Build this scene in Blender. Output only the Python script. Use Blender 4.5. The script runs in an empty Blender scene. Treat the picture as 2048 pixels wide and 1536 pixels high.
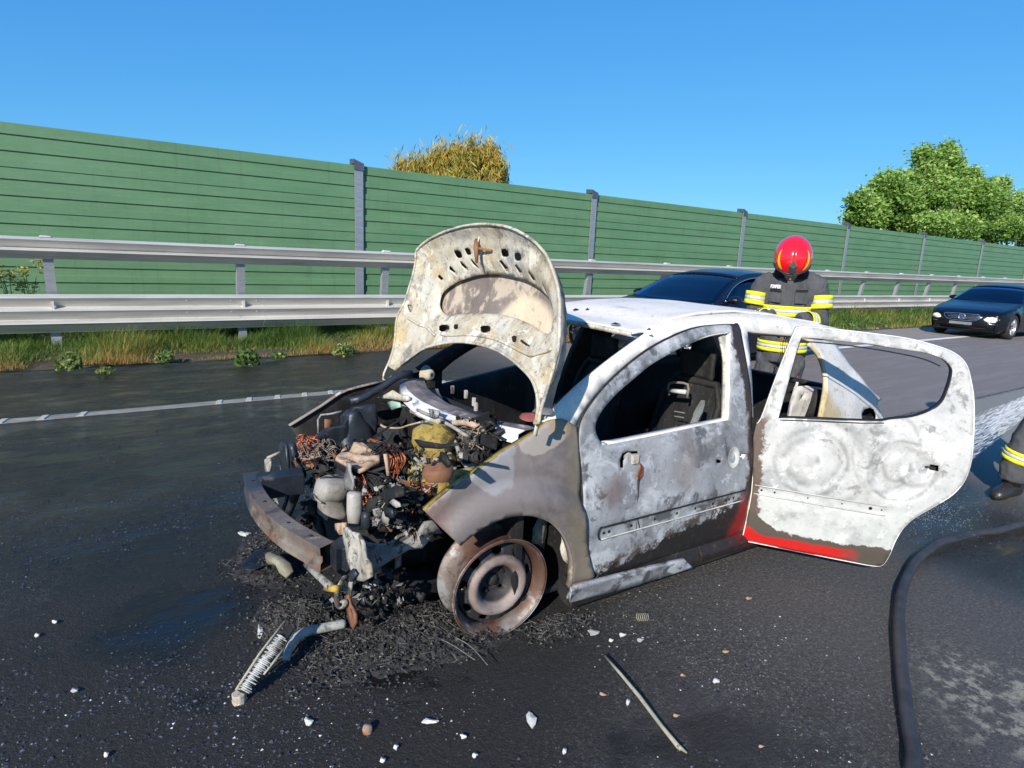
import bpy, bmesh, math, random
import numpy as np
from mathutils import Vector, Matrix, noise
from mathutils.geometry import delaunay_2d_cdt
random.seed(7); rng = np.random.default_rng(7)
sc = bpy.context.scene
COL = sc.collection
R = math.radians
# ---------------------------------------------------------------- camera
F_PX, YAW, PITCH, ROLL, CAMH = 1238.5, R(34.938), R(11.625), R(2.494), 1.6
_f = np.array([math.sin(YAW)*math.cos(PITCH), math.cos(YAW)*math.cos(PITCH), -math.sin(PITCH)])
_r0 = np.array([math.cos(YAW), -math.sin(YAW), 0]); _u0 = np.cross(_r0, _f)
_r = math.cos(ROLL)*_r0+math.sin(ROLL)*_u0; _u = -math.sin(ROLL)*_r0+math.cos(ROLL)*_u0
cd = bpy.data.cameras.new("camera"); cam = bpy.data.objects.new("camera", cd); COL.objects.link(cam)
cd.sensor_fit = 'HORIZONTAL'; cd.sensor_width = 36; cd.lens = 36*F_PX/2048
cd.clip_start = .05; cd.clip_end = 5000
cam.matrix_world = Matrix(((_r[0], _u[0], -_f[0], 0), (_r[1], _u[1], -_f[1], 0), (_r[2], _u[2], -_f[2], CAMH), (0, 0, 0, 1)))
sc.camera = cam
# ---------------------------------------------------------------- light
SUN = Vector((-.565, -.365, .335)).normalized()      # towards the sun
el = math.asin(SUN.z); az = math.atan2(SUN.x, SUN.y)
w = bpy.data.worlds.new("World"); sc.world = w; w.use_nodes = True
nt = w.node_tree; nt.nodes.clear()
sky = nt.nodes.new('ShaderNodeTexSky'); sky.sky_type = 'NISHITA'; sky.sun_disc = False
sky.sun_elevation = el; sky.sun_rotation = az
sky.air_density = 1.0; sky.dust_density = .15; sky.ozone_density = 3.0; sky.altitude = 300
bg = nt.nodes.new('ShaderNodeBackground'); bg.inputs['Strength'].default_value = .10
wo = nt.nodes.new('ShaderNodeOutputWorld')
sp_ = nt.nodes.new('ShaderNodeSeparateColor'); cm_ = nt.nodes.new('ShaderNodeCombineColor'); nt.links.new(sky.outputs[0], sp_.inputs[0])
for i_, (k_, g_) in enumerate(((.377, .9), (1.33, .62), (3.40, .35))):      # one tone curve per channel over the whole sky
    pw = nt.nodes.new('ShaderNodeMath'); pw.operation = 'POWER'; pw.inputs[1].default_value = g_
    ml = nt.nodes.new('ShaderNodeMath'); ml.operation = 'MULTIPLY'; ml.inputs[1].default_value = k_
    mn_ = nt.nodes.new('ShaderNodeMath'); mn_.operation = 'MINIMUM'; mn_.inputs[1].default_value = 12
    nt.links.new(sp_.outputs[i_], pw.inputs[0]); nt.links.new(pw.outputs[0], ml.inputs[0]); nt.links.new(ml.outputs[0], mn_.inputs[0]); nt.links.new(mn_.outputs[0], cm_.inputs[i_])
nt.links.new(cm_.outputs[0], bg.inputs[0]); nt.links.new(bg.outputs[0], wo.inputs[0])
sl = bpy.data.lights.new("sun", 'SUN'); sl.energy = 4.9; sl.angle = R(.55); sl.color = (1, .93, .82)
so = bpy.data.objects.new("sun", sl); COL.objects.link(so); so.rotation_euler = SUN.to_track_quat('Z', 'Y').to_euler(); so.location = (-10, -5, 8)
vs = sc.view_settings; vs.view_transform = 'Standard'; vs.look = 'None'; vs.gamma = 1; vs.exposure = .50; vs.use_curve_mapping = False
sc.cycles.max_bounces = 8; sc.cycles.transparent_max_bounces = 24
# ---------------------------------------------------------------- photo ray -> place on a known surface
def wray(x, y):
    d = _f*F_PX+_r*(x-1024)-_u*(y-768); return np.array([0, 0, CAMH]), d/np.linalg.norm(d)
def at(x, y, X=None, Y=None, Z=None, ray=wray):
    o, d = ray(x, y)
    t = (X-o[0])/d[0] if X is not None else (Y-o[1])/d[1] if Y is not None else (Z-o[2])/d[2]
    return o+t*d
CAR = (2.0, 1.86); CTH = R(-2)
def cray(x, y):        # the same ray in the wreck's own axes (X to its rear, Y across it, Z up)
    o, d = wray(x, y); c, s = math.cos(CTH), math.sin(CTH)
    q = (o[0]-CAR[0], o[1]-CAR[1])
    return np.array([c*q[0]+s*q[1], -s*q[0]+c*q[1], o[2]]), np.array([c*d[0]+s*d[1], -s*d[0]+c*d[1], d[2]])
def cat_(x, y, **k): return at(x, y, ray=cray, **k)
# ---------------------------------------------------------------- node helper
class G:
    def __init__(s, name, rough=.6, metal=0, spec=.5):
        s.m = bpy.data.materials.new(name); s.m.use_nodes = True; s.n = s.m.node_tree; s.n.nodes.clear()
        s.b = s.n.nodes.new('ShaderNodeBsdfPrincipled'); o = s.n.nodes.new('ShaderNodeOutputMaterial'); s.out = o
        s.n.links.new(s.b.outputs[0], o.inputs[0])
        s.set('Roughness', rough); s.set('Metallic', metal); s.set('Specular IOR Level', spec)
        s.tc = s.n.nodes.new('ShaderNodeTexCoord')
    def put(s, sock, v):
        if isinstance(v, bpy.types.NodeSocket): s.n.links.new(v, sock)
        elif hasattr(sock.default_value, '__len__') and not hasattr(v, '__len__'): sock.default_value = (v,)*len(sock.default_value)
        elif hasattr(v, '__len__') and len(v) == 3 and len(sock.default_value) == 4: sock.default_value = (*v, 1)
        else: sock.default_value = v
    def set(s, k, v): s.put(s.b.inputs[k], v); return s
    @property
    def obj(s): return s.tc.outputs['Object']
    @property
    def pos(s):
        g = s.n.nodes.new('ShaderNodeNewGeometry'); return g.outputs['Position']
    def xyz(s, v):
        q = s.n.nodes.new('ShaderNodeSeparateXYZ'); s.put(q.inputs[0], v); return q.outputs
    def noise(s, scale, det=5, rough=.6, co=None, dist=0, lac=2):
        q = s.n.nodes.new('ShaderNodeTexNoise'); s.put(q.inputs['Vector'], co if co is not None else s.obj)
        for k, v in (('Scale', scale), ('Detail', det), ('Roughness', rough), ('Distortion', dist), ('Lacunarity', lac)): q.inputs[k].default_value = v
        return q.outputs['Fac']
    def nvec(s, scale, det=3, co=None):
        q = s.n.nodes.new('ShaderNodeTexNoise'); s.put(q.inputs['Vector'], co if co is not None else s.obj)
        q.inputs['Scale'].default_value = scale; q.inputs['Detail'].default_value = det; return q.outputs['Color']
    def vor(s, scale, co=None, feat='F1', out='Distance', rnd=1):
        q = s.n.nodes.new('ShaderNodeTexVoronoi'); q.feature = feat; s.put(q.inputs['Vector'], co if co is not None else s.obj)
        q.inputs['Scale'].default_value = scale; q.inputs['Randomness'].default_value = rnd; return q.outputs[out]
    def m_(s, op, a, b=0, c=0, clamp=False):
        q = s.n.nodes.new('ShaderNodeMath'); q.operation = op; q.use_clamp = clamp
        s.put(q.inputs[0], a); s.put(q.inputs[1], b); s.put(q.inputs[2], c); return q.outputs[0]
    def add(s, a, b): return s.m_('ADD', a, b)
    def sub(s, a, b): return s.m_('SUBTRACT', a, b)
    def mul(s, a, b): return s.m_('MULTIPLY', a, b)
    def mx(s, a, b): return s.m_('MAXIMUM', a, b)
    def mn(s, a, b): return s.m_('MINIMUM', a, b)
    def step(s, v, lo, hi):      # 0 below lo, 1 above hi (lo > hi inverts)
        q = s.n.nodes.new('ShaderNodeMapRange'); q.interpolation_type = 'SMOOTHSTEP'
        s.put(q.inputs[0], v)
        if lo <= hi: q.inputs[1].default_value = lo; q.inputs[2].default_value = hi
        else: q.inputs[1].default_value = hi; q.inputs[2].default_value = lo; q.inputs[3].default_value = 1; q.inputs[4].default_value = 0
        return q.outputs[0]
    def vadd(s, a, b, k=1.0):
        q = s.n.nodes.new('ShaderNodeVectorMath'); q.operation = 'MULTIPLY_ADD'; s.put(q.inputs[0], b); s.put(q.inputs[1], k); s.put(q.inputs[2], a); return q.outputs[0]
    def vmul(s, a, b):
        q = s.n.nodes.new('ShaderNodeVectorMath'); q.operation = 'MULTIPLY'; s.put(q.inputs[0], a); s.put(q.inputs[1], b); return q.outputs[0]
    def dist(s, a, b):
        q = s.n.nodes.new('ShaderNodeVectorMath'); q.operation = 'DISTANCE'; s.put(q.inputs[0], a); s.put(q.inputs[1], b); return q.outputs['Value']
    def warp(s, scale, k, co=None):
        co = co if co is not None else s.obj
        q = s.n.nodes.new('ShaderNodeVectorMath'); q.operation = 'SUBTRACT'; s.put(q.inputs[0], s.nvec(scale, 4, co)); s.put(q.inputs[1], .5)
        return s.vadd(co, q.outputs[0], k)
    def mix(s, f, a, b):
        q = s.n.nodes.new('ShaderNodeMix'); q.data_type = 'RGBA'; s.put(q.inputs[0], f); s.put(q.inputs[6], a); s.put(q.inputs[7], b); return q.outputs[2]
    def ramp(s, f, stops):
        q = s.n.nodes.new('ShaderNodeValToRGB'); s.put(q.inputs[0], f); e = q.color_ramp.elements
        while len(e) < len(stops): e.new(.5)
        for i, (p, c) in enumerate(stops): e[i].position = p; e[i].color = (*(c if hasattr(c, '__len__') else (c, c, c)), 1)
        return q.outputs[0]
    def attr(s, name, out='Fac'):
        q = s.n.nodes.new('ShaderNodeAttribute'); q.attribute_name = name; return q.outputs[out]
    def bump(s, h, st=.3, dist=.01):
        q = s.n.nodes.new('ShaderNodeBump'); q.inputs['Strength'].default_value = st; q.inputs['Distance'].default_value = dist; s.put(q.inputs['Height'], h); s.set('Normal', q.outputs[0]); return s
    def blob(s, co, c, r, soft=.5):      # 1 inside radius r round c
        return s.step(s.dist(co, c), r, r*soft)
def plain(name, c, rough=.6, metal=0, spec=.5, var=.25, sc_=8, bump=0, bs=60):
    g = G(name, rough, metal, spec)
    n = g.noise(sc_, 5); lo = tuple(x*(1-var) for x in c); hi = tuple(min(1, x*(1+var)) for x in c)
    g.set('Base Color', g.ramp(n, [(.3, lo), (.7, hi)]))
    if bump: g.bump(g.noise(bs, 3), bump, .004)
    return g.m
# ---------------------------------------------------------------- object helpers
def link(o, parent=None):
    COL.objects.link(o)
    if parent is not None: o.parent = parent
    return o
def tag(o, label=None, cat=None, group=None, kind=None):
    for k, v in (('label', label), ('category', cat), ('group', group), ('kind', kind)):
        if v: o[k] = v
    return o
def empty(name, loc=(0, 0, 0), rz=0, parent=None):
    o = bpy.data.objects.new(name, None); o.empty_display_size = .1; link(o, parent); o.location = loc; o.rotation_euler[2] = rz; return o
def mesh(name, V, Fc, mat=None, parent=None, smooth=False, solid=0, bevel=0, sub=0, off=0):
    me = bpy.data.meshes.new(name); me.from_pydata([tuple(map(float, v)) for v in V], [], [tuple(f) for f in Fc]); me.validate(); me.update()
    if mat is not None: me.materials.append(mat)
    if smooth: me.polygons.foreach_set('use_smooth', [True]*len(me.polygons))
    o = bpy.data.objects.new(name, me); link(o, parent)
    if sub: q = o.modifiers.new('s', 'SUBSURF'); q.levels = q.render_levels = sub
    if solid: q = o.modifiers.new('t', 'SOLIDIFY'); q.thickness = solid; q.offset = off
    if bevel: q = o.modifiers.new('b', 'BEVEL'); q.width = bevel; q.segments = 2; q.limit_method = 'ANGLE'
    return o
class MB:
    def __init__(s): s.v = []; s.f = []
    def add(s, V, Fc):
        n = len(s.v); s.v += [tuple(map(float, p)) for p in V]; s.f += [tuple(i+n for i in f) for f in Fc]; return s
    def box(s, lo, hi, M=None):
        x0, y0, z0 = lo; x1, y1, z1 = hi
        V = [(x0, y0, z0), (x1, y0, z0), (x1, y1, z0), (x0, y1, z0), (x0, y0, z1), (x1, y0, z1), (x1, y1, z1), (x0, y1, z1)]
        if M is not None: V = [M @ Vector(p) for p in V]
        return s.add(V, [(0, 3, 2, 1), (4, 5, 6, 7), (0, 1, 5, 4), (1, 2, 6, 5), (2, 3, 7, 6), (3, 0, 4, 7)])
    def tube(s, pts, r, n=8, cap=True, flat=None):
        P = [Vector(p) for p in pts]; k = len(P); rr = r if hasattr(r, '__len__') else [r]*k
        V = []; up = None
        for i in range(k):
            t = (P[min(i+1, k-1)]-P[max(i-1, 0)]).normalized()
            if up is None:
                up = Vector((0, 0, 1)) if abs(t.z) < .9 else Vector((1, 0, 0))
            a = t.cross(up)
            if a.length < 1e-4: a = t.orthogonal()
            a.normalize(); b = a.cross(t).normalized(); up = b
            for j in range(n):
                q = 2*math.pi*j/n; V.append(P[i]+(a*math.cos(q)+b*math.sin(q)*(flat or 1))*rr[i])
        Fc = [(i*n+j, i*n+(j+1) % n, (i+1)*n+(j+1) % n, (i+1)*n+j) for i in range(k-1) for j in range(n)]
        if cap: Fc += [tuple(range(n))[::-1], tuple((k-1)*n+j for j in range(n))]
        return s.add(V, Fc)
    def lathe(s, prof, n=48, M=None, close=False):      # prof of (radius, height) round local z
        V = []; k = len(prof)
        for r_, z in prof:
            for j in range(n):
                q = 2*math.pi*j/n; p = Vector((r_*math.cos(q), r_*math.sin(q), z)); V.append(M @ p if M is not None else p)
        kk = k if close else k-1
        Fc = [(i*n+j, i*n+(j+1) % n, ((i+1) % k)*n+(j+1) % n, ((i+1) % k)*n+j) for i in range(kk) for j in range(n)]
        return s.add(V, Fc)
    def grid(s, fn, nu, nv):
        V = [fn(i/nu, j/nv) for i in range(nu+1) for j in range(nv+1)]
        Fc = [(i*(nv+1)+j, (i+1)*(nv+1)+j, (i+1)*(nv+1)+j+1, i*(nv+1)+j+1) for i in range(nu) for j in range(nv)]
        return s.add(V, Fc)
    def loft(s, rings, cap=True):      # closed rings of equal count
        n = len(rings[0]); V = [p for r_ in rings for p in r_]
        Fc = [(i*n+j, i*n+(j+1) % n, (i+1)*n+(j+1) % n, (i+1)*n+j) for i in range(len(rings)-1) for j in range(n)]
        if cap: Fc += [tuple(range(n))[::-1], tuple((len(rings)-1)*n+j for j in range(n))]
        return s.add(V, Fc)
    def build(s, name, mat, parent=None, **k): return mesh(name, s.v, s.f, mat, parent, **k)
def cr(pts, n=6, closed=True):      # Catmull-Rom through the points; a point given twice stays a corner
    P = [np.array(p, float) for p in pts]; k = len(P); out = []
    rng_ = range(k) if closed else range(k-1)
    for i in rng_:
        p1, p2 = P[i], P[(i+1) % k]
        if np.allclose(p1, p2): continue
        p0 = P[(i-1) % k] if closed or i > 0 else p1; p3 = P[(i+2) % k] if closed or i+2 < k else p2
        if np.allclose(p0, p1): p0 = p1*2-p2 if False else p1
        for j in range(n):
            t = j/n; out.append(.5*((2*p1)+(-p0+p2)*t+(2*p0-5*p1+4*p2-p3)*t*t+(-p0+3*p1-3*p2+p3)*t**3))
    if not closed: out.append(P[-1])
    return out
def inside(x, y, poly):
    c = np.zeros(np.shape(x), bool); px, py = poly[:, 0], poly[:, 1]; n = len(poly)
    for i in range(n):
        j = (i-1) % n
        yi, yj = py[i], py[j]
        if yi == yj: continue
        c ^= ((yi > y) != (yj > y)) & (x < (px[j]-px[i])*(y-yi)/(yj-yi)+px[i])
    return c
def edgedist(x, y, poly):
    d = np.full(np.shape(x), 9e9)
    for i in range(len(poly)):
        a, b = poly[i], poly[(i+1) % len(poly)]; e = b-a; L = (e@e) or 1e-12
        t = np.clip(((x-a[0])*e[0]+(y-a[1])*e[1])/L, 0, 1); d = np.minimum(d, np.hypot(x-a[0]-t*e[0], y-a[1]-t*e[1]))
    return d
def sheet2d(outline, holes=(), step=.04):
    """triangulate a 2-D outline with holes, with grid points inside so that it can be curved"""
    polys = [np.array(outline, float)]+[np.array(h_, float) for h_ in holes]
    lo = polys[0].min(0); hi = polys[0].max(0)
    gx, gy = np.meshgrid(np.arange(lo[0]+step/2, hi[0], step), np.arange(lo[1]+step/2, hi[1], step)); gx = gx.ravel(); gy = gy.ravel()
    ok = inside(gx, gy, polys[0]) & (edgedist(gx, gy, polys[0]) > step*.35)
    for h_ in polys[1:]: ok &= ~inside(gx, gy, h_) & (edgedist(gx, gy, h_) > step*.35)
    V = []; E = []
    for p in polys:
        n = len(V); k = len(p); V += [Vector(q) for q in p]; E += [(n+i, n+(i+1) % k) for i in range(k)]
    V += [Vector(q) for q in zip(gx[ok], gy[ok])]
    r_ = delaunay_2d_cdt(V, E, [], 0, 1e-6)
    v2 = np.array([tuple(p) for p in r_[0]]); F3 = np.array([f for f in r_[2]])
    c = v2[F3].mean(1); keep = inside(c[:, 0], c[:, 1], polys[0])
    for h_ in polys[1:]: keep &= ~inside(c[:, 0], c[:, 1], h_)
    F3 = F3[keep]
    used, inv = np.unique(F3.ravel(), return_inverse=True)
    return v2[used], [tuple(int(a) for a in f) for f in inv.reshape(-1, 3)], polys
def panel(name, outline, holes, fn, mat, parent=None, step=.04, thick=.004, smooth=True, **k):
    v2, F3, _ = sheet2d(outline, holes, step)
    return mesh(name, [fn(a, b) for a, b in v2], F3, mat, parent, smooth=smooth, solid=thick, **k)
def interp(x, tab):
    return float(np.interp(x, [t[0] for t in tab], [t[1] for t in tab]))
def circ(cx, cy, r, n=16, ry=None): return [(cx+r*math.cos(2*math.pi*i/n), cy+(ry or r)*math.sin(2*math.pi*i/n)) for i in range(n)]
def rectp(x0, y0, x1, y1, c=None):
    return [(x0, y0), (x1, y0), (x1, y1), (x0, y1)]
def copy_tree(o, parent=None, top=None):
    c = o.copy(); COL.objects.link(c); c.parent = parent
    for ch in [x for x in bpy.data.objects if x.parent == o]: copy_tree(ch, c)
    return c
# ================================================================ setting
# ---- ground, road
def road_mat():
    g = G('asphalt', .75)
    P = g.pos; x, y, z = g.xyz(P)
    n1 = g.noise(230, 3, .7, P); n2 = g.noise(70, 4, .6, P); n3 = g.noise(1.3, 5, .6, P); n4 = g.noise(9, 5, .65, P); n5=g.noise(.45,4,.6,P)
    agg = g.vor(75, P)
    spk = g.step(g.vor(150, P, out='Distance'), .22, .05)
    c = g.ramp(n2, [(.3, (.022, .0205, .019)), (.55, (.048, .045, .042)), (.75, (.105, .099, .093))])
    gv = g.n.nodes.new('ShaderNodeTexVoronoi'); g.put(gv.inputs['Vector'], P); gv.inputs['Scale'].default_value = 170
    gc_ = g.ramp(g.xyz(gv.outputs['Color'])[0], [(.0, .35), (.55, .8), (.8, 1.3), (.93, 2.6), (1, 4.2)])
    q = g.n.nodes.new('ShaderNodeMix'); q.data_type = 'RGBA'; q.blend_type = 'MULTIPLY'; q.inputs[0].default_value = .9; g.put(q.inputs[6], c); g.put(q.inputs[7], gc_); c = q.outputs[2]
    q = g.n.nodes.new('ShaderNodeMix'); q.data_type = 'RGBA'; q.blend_type = 'MULTIPLY'; q.inputs[0].default_value = 1; g.put(q.inputs[6], c); g.put(q.inputs[7], g.ramp(g.noise(42, 5, .8, P), [(.36, .45), (.5, .95), (.64, 2.0)])); c = q.outputs[2]
    gv2 = g.n.nodes.new('ShaderNodeTexVoronoi'); g.put(gv2.inputs['Vector'], P); gv2.inputs['Scale'].default_value = 55
    c = g.mix(g.mul(g.step(g.xyz(gv2.outputs['Color'])[1], .93, .95), g.mul(g.step(g.vor(55, P), .30, .18), .75)), c, (.26, .26, .25))
    c = g.mix(g.step(n3, .45, .7), c, (.030, .029, .031))
    # the dry lanes beyond the wreck: worn brown-grey traffic lane, paler strip this side of it
    wx = g.add(x, g.mul(g.sub(n4, .5), .4)); wy = g.add(y, g.mul(g.sub(n4, .5), .10))
    lane = g.mul(g.step(wy, 3.10, 3.16), g.step(wx, 4.2, 7))
    lanec = g.ramp(g.noise(60, 5, .75, P), [(.3, (.165, .138, .125)), (.7, (.26, .222, .202))])
    lanec = g.mix(g.mul(g.step(g.noise(2.2, 5, .7, g.vmul(P, (.22, 2.2, 1))), .45, .62), .35), lanec, (.30, .28, .265))
    edge = g.mul(g.step(wy, 3.16, 3.05), g.step(g.add(wx, g.mul(wy, -.35)), 4.6, 6.8))
    edgec = g.ramp(g.noise(50, 5, .75, P), [(.3, (.20, .195, .17)), (.7, (.30, .29, .26))])
    sh = g.mul(g.step(wy, 6.9, 6.96), g.step(wx, 7.5, 10))
    shc = g.ramp(g.noise(60, 5, .75, P), [(.3, (.24, .21, .175)), (.7, (.35, .31, .265))])
    near = g.mul(g.step(g.add(wx, g.mul(n3, 1.5)), 1.9, 4.2), g.step(wy, 2.6, 1.4))
    c = g.mix(g.mul(near, .70), c, g.ramp(n2, [(.3, (.055, .052, .05)), (.55, (.10, .095, .092)), (.75, (.19, .18, .175))]))
    c = g.mix(lane, c, lanec); c = g.mix(edge, c, edgec); c = g.mix(sh, c, shc)
    seam = g.mul(g.mul(g.step(g.m_('ABSOLUTE', g.sub(wy, 3.12)), .02, .006), g.step(wx, 5, 7)), .75)
    c = g.mix(seam, c, (.03, .03, .03))
    # fire water: soaked black ground left of the wreck, towards the verge
    d1 = g.mul(g.step(x, 5.4, 2.2), g.step(g.add(y, g.mul(g.sub(n5, .5), 2.2)), 2.9, 3.9))
    d2 = g.blob(g.warp(.8, .9, P), (4.55, 1.15, 0), 1.0, .45)
    d3 = g.mul(g.step(n3, .56, .64), g.step(x, 2.6, 1.2))
    d4 = g.mul(g.blob(g.warp(1.2, .7, P), (5.2, 2.4, 0), 1.0, .6), 1)
    d5 = g.blob(g.warp(2.2, .45, P), (.22, 2.75, 0), .42, .5); d6 = g.blob(g.warp(2.5, .4, P), (.95, 2.15, 0), .30, .6)
    wet = g.mx(g.mx(g.mx(d1, d2), g.mx(g.mul(d3, .7), d4)), g.mx(d5, d6))
    c = g.mix(g.mul(wet, .85), c, g.ramp(g.noise(1.6, 5, .65, g.vmul(P, (.5, 1.2, 1))), [(.35, (.022, .018, .012)), (.6, (.012, .012, .012))]))
    soot = g.mx(g.blob(g.warp(1.8, .9, P), (.72, 2.55, 0), 1.9, .55), g.mul(g.step(g.noise(1.1, 5, .7, g.vadd(P, (4, 4, 4))), .50, .60), g.step(x, 2.6, 1.4)))
    c = g.mix(g.mul(soot, .86), c, (.0075, .007, .0068))
    # chalky residue near the corner
    res = g.mul(g.blob(g.warp(2.5, .5, P), (2.78, .62, 0), .42, .4), g.step(g.noise(14, 6, .7, P), .47, .62))
    c = g.mix(g.mul(res, .8), c, (.36, .34, .28))
    g.set('Base Color', c)
    rb = g.add(g.mul(n4, .35), .50)
    film = g.mul(g.step(g.noise(2.2, 6, .75, g.vmul(P, (.6, 1.3, 1))), .22, .62), wet)
    rr = g.m_('MULTIPLY_ADD', film, -.50, rb)
    rr = g.sub(rr, g.mul(wet, .18)); rr = g.m_('MAXIMUM', rr, .07)
    g.set('Roughness', rr)
    h = g.add(g.mul(g.xyz(gv.outputs['Color'])[2], .45), g.mul(n1, .35))
    h = g.add(h, g.mul(g.step(agg, .0, .5), .25)); h = g.add(h, g.mul(g.noise(28, 6, .8, P), 1.9))
    dry = g.sub(1, g.mul(film, .92))
    g.bump(g.mul(h, dry), 1.0, .009)
    return g.m
soil = G('soil', .95); soil.set('Base Color', soil.ramp(soil.noise(9, 6, .7, soil.pos), [(.3, (.035, .03, .018)), (.6, (.10, .075, .04)), (.75, (.16, .11, .05))])); soil.bump(soil.noise(30, 5, .7, soil.pos), .8, .04)
def ve(x):      # where the road ends and the verge begins
    return interp(x, [(-20, 9.3), (6, 9.35), (18, 8.55), (200, 8.55)])
mb = MB(); S = 3000
mb.add([(-S, -S, -.03), (S, -S, -.03), (S, S, -.03), (-S, S, -.03)], [(0, 1, 2, 3)])
fld = G('field', .95); fld.set('Base Color', fld.ramp(fld.noise(.5, 6, .7, fld.pos), [(.3, (.04, .06, .02)), (.7, (.09, .10, .04))]))
tag(mb.build('ground', fld.m), kind='structure')
ROAD = road_mat()
xs = [-60, -20, -6, -3, 0, 3, 6, 9, 12, 15, 18, 24, 40, 80, 400]
mb = MB(); V = [(x, -30, 0) for x in xs]+[(x, ve(x), 0) for x in xs]; n = len(xs)
mb.add(V, [(i, i+1, n+i+1, n+i) for i in range(n-1)]); road = tag(mb.build('road', ROAD), kind='structure')
mb = MB()
def vfn(u, v):
    x = -12+90*u**1.6; y = ve(x)+(12.6-ve(x))*v
    zz = .012+.10*min(1, v*1.5)+.03*noise.noise(Vector((x*1.7, y*1.7, 0))) if v > 0 else .003
    if v > 0: y += .06*noise.noise(Vector((x*3, y, 5)))*(1-v)
    else: y += .13*noise.noise(Vector((x*2.3, 1, 5)))+.06*noise.noise(Vector((x*9, 1, 5)))
    return (x, y, zz)
mb.grid(vfn, 300, 14); tag(mb.build('verge', soil.m, smooth=True), kind='structure')
# ---- painted edge line with its raised ribs
lm = G('line_paint', .6); P = lm.pos; x, y, z = lm.xyz(P)
nn = lm.noise(7, 6, .7, P); wornl = lm.step(lm.add(x, lm.mul(lm.sub(nn, .5), 2)), 5.2, 4.0)
c = lm.mix(lm.mul(wornl, lm.add(.85, lm.mul(nn, .2))), (.74, .74, .72), lm.ramp(lm.noise(5, 6, .8, lm.vmul(P, (.6, 3, 1))), [(.35, (.10, .095, .08)), (.5, (.21, .20, .17)), (.66, (.36, .345, .30))])); c = lm.mix(lm.step(lm.noise(60, 4, .7, P), .58, .7), c, (.14, .13, .12))
lm.set('Base Color', c)
LY = 6.78
ln = tag(MB().box((-30, LY-.075, .001), (300, LY+.075, .005)).build('edge_line', lm.m), kind='structure')
rbm = plain('rib_paint', (.42, .41, .36), .6, sc_=30)
rib0 = None
for i in range(46):
    x = -1.25+i*.29
    if 0.05 < x < .95: continue
    if rib0 is None:
        rib0 = MB().add([(-.045, -.072, .004), (.02, -.072, .004), (.06, .072, .004), (-.005, .072, .004), (-.035, -.07, .013), (.012, -.07, .013), (.05, .07, .013), (.003, .07, .013)],
                        [(4, 5, 6, 7), (0, 1, 5, 4), (1, 2, 6, 5), (2, 3, 7, 6), (3, 0, 4, 7)]).build('line_rib', rbm, ln, bevel=0); o = rib0
    else: o = rib0.copy(); link(o, ln)
    o.location = (x, LY, 0)
# ---- noise barrier
WY = 12.1; ZT = 3.2; PER = .635; BAY = 6.08; PX0 = 4.60
gw = G('green_panel', .55); P = gw.pos
gc = gw.ramp(gw.noise(3, 6, .65, gw.vmul(P, (.4, 1, 1.5))), [(.3, (.085, .185, .088)), (.7, (.122, .238, .122))])
gc = gw.mix(gw.mul(gw.step(gw.noise(60, 3, .6, gw.vmul(P, (.3, 1, 1.5))), .55, .7), .25), gc, (.22, .37, .24))
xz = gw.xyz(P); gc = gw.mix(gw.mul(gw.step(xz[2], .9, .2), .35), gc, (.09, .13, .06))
oi = gw.n.nodes.new('ShaderNodeObjectInfo'); gc = gw.mix(gw.mul(gw.step(oi.outputs['Random'], 0, 1), .30), gc, (.10, .22, .125))
gc = gw.mix(gw.mul(gw.step(gw.noise(1.0, 6, .75, gw.vmul(P, (9, 1, .5))), .52, .72), .45), gc, (.075, .12, .07))
gw.set('Base Color', gc); gw.bump(gw.vor(120, P), .35, .006)
galv = G('galvanised', .5, .6); P = galv.pos
galv.set('Base Color', galv.ramp(galv.noise(12, 5, .65, galv.vmul(P, (.6, 1, 3))), [(.3, (.30, .315, .34)), (.7, (.44, .455, .48))]))
galv.bump(galv.noise(90, 2, .5, P), .1, .002)
rail = G('rail_steel', .46, .25); P = rail.pos
rc = rail.ramp(rail.noise(3, 6, .7, rail.vmul(P, (.25, 1, 4))), [(.3, (.42, .405, .385)), (.5, (.58, .56, .525)), (.75, (.68, .66, .61))])
rc = rail.mix(rail.mul(rail.step(rail.noise(8, 6, .75, P), .6, .75), .5), rc, (.16, .155, .15)); rail.set('Base Color', rc); rail.bump(rail.noise(40, 2, .5, P), .08, .002)
def cassette(L):
    f = [(0, 0), (.0, .001), (-.013, .001), (-.013, .012), (0, .018)]      # bottom joint
    prof = [(.013, 0), (.013, .010), (-.002, .014), (-.002, .118), (.02, .124), (.02, .230), (-.002, .246), (-.002, .345), (.02, .352), (.02, .46), (-.002, .478), (-.002, .628), (.013, .636)]
    # from the bottom up: ledges catch the sun, overhangs draw the dark lines
    n = len(prof); V = [(0, y, z) for y, z in prof]+[(L, y, z) for y, z in prof]+[(0, .09, 0), (0, .09, .632), (L, .09, 0), (L, .09, .632)]
    Fc = [(i, n+i, n+i+1, i+1) for i in range(n-1)]+[(2*n, 2*n+1, 2*n+3, 2*n+2), (n-1, 2*n-1, 2*n+3, 2*n+1)]
    return V, Fc
bar = tag(empty('noise_barrier', (0, WY, 0)), 'long green slatted noise barrier with grey steel posts behind the guardrail', 'noise barrier')
Vc, Fc_ = cassette(BAY-.03); p0 = None
post0 = cap0 = None
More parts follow.
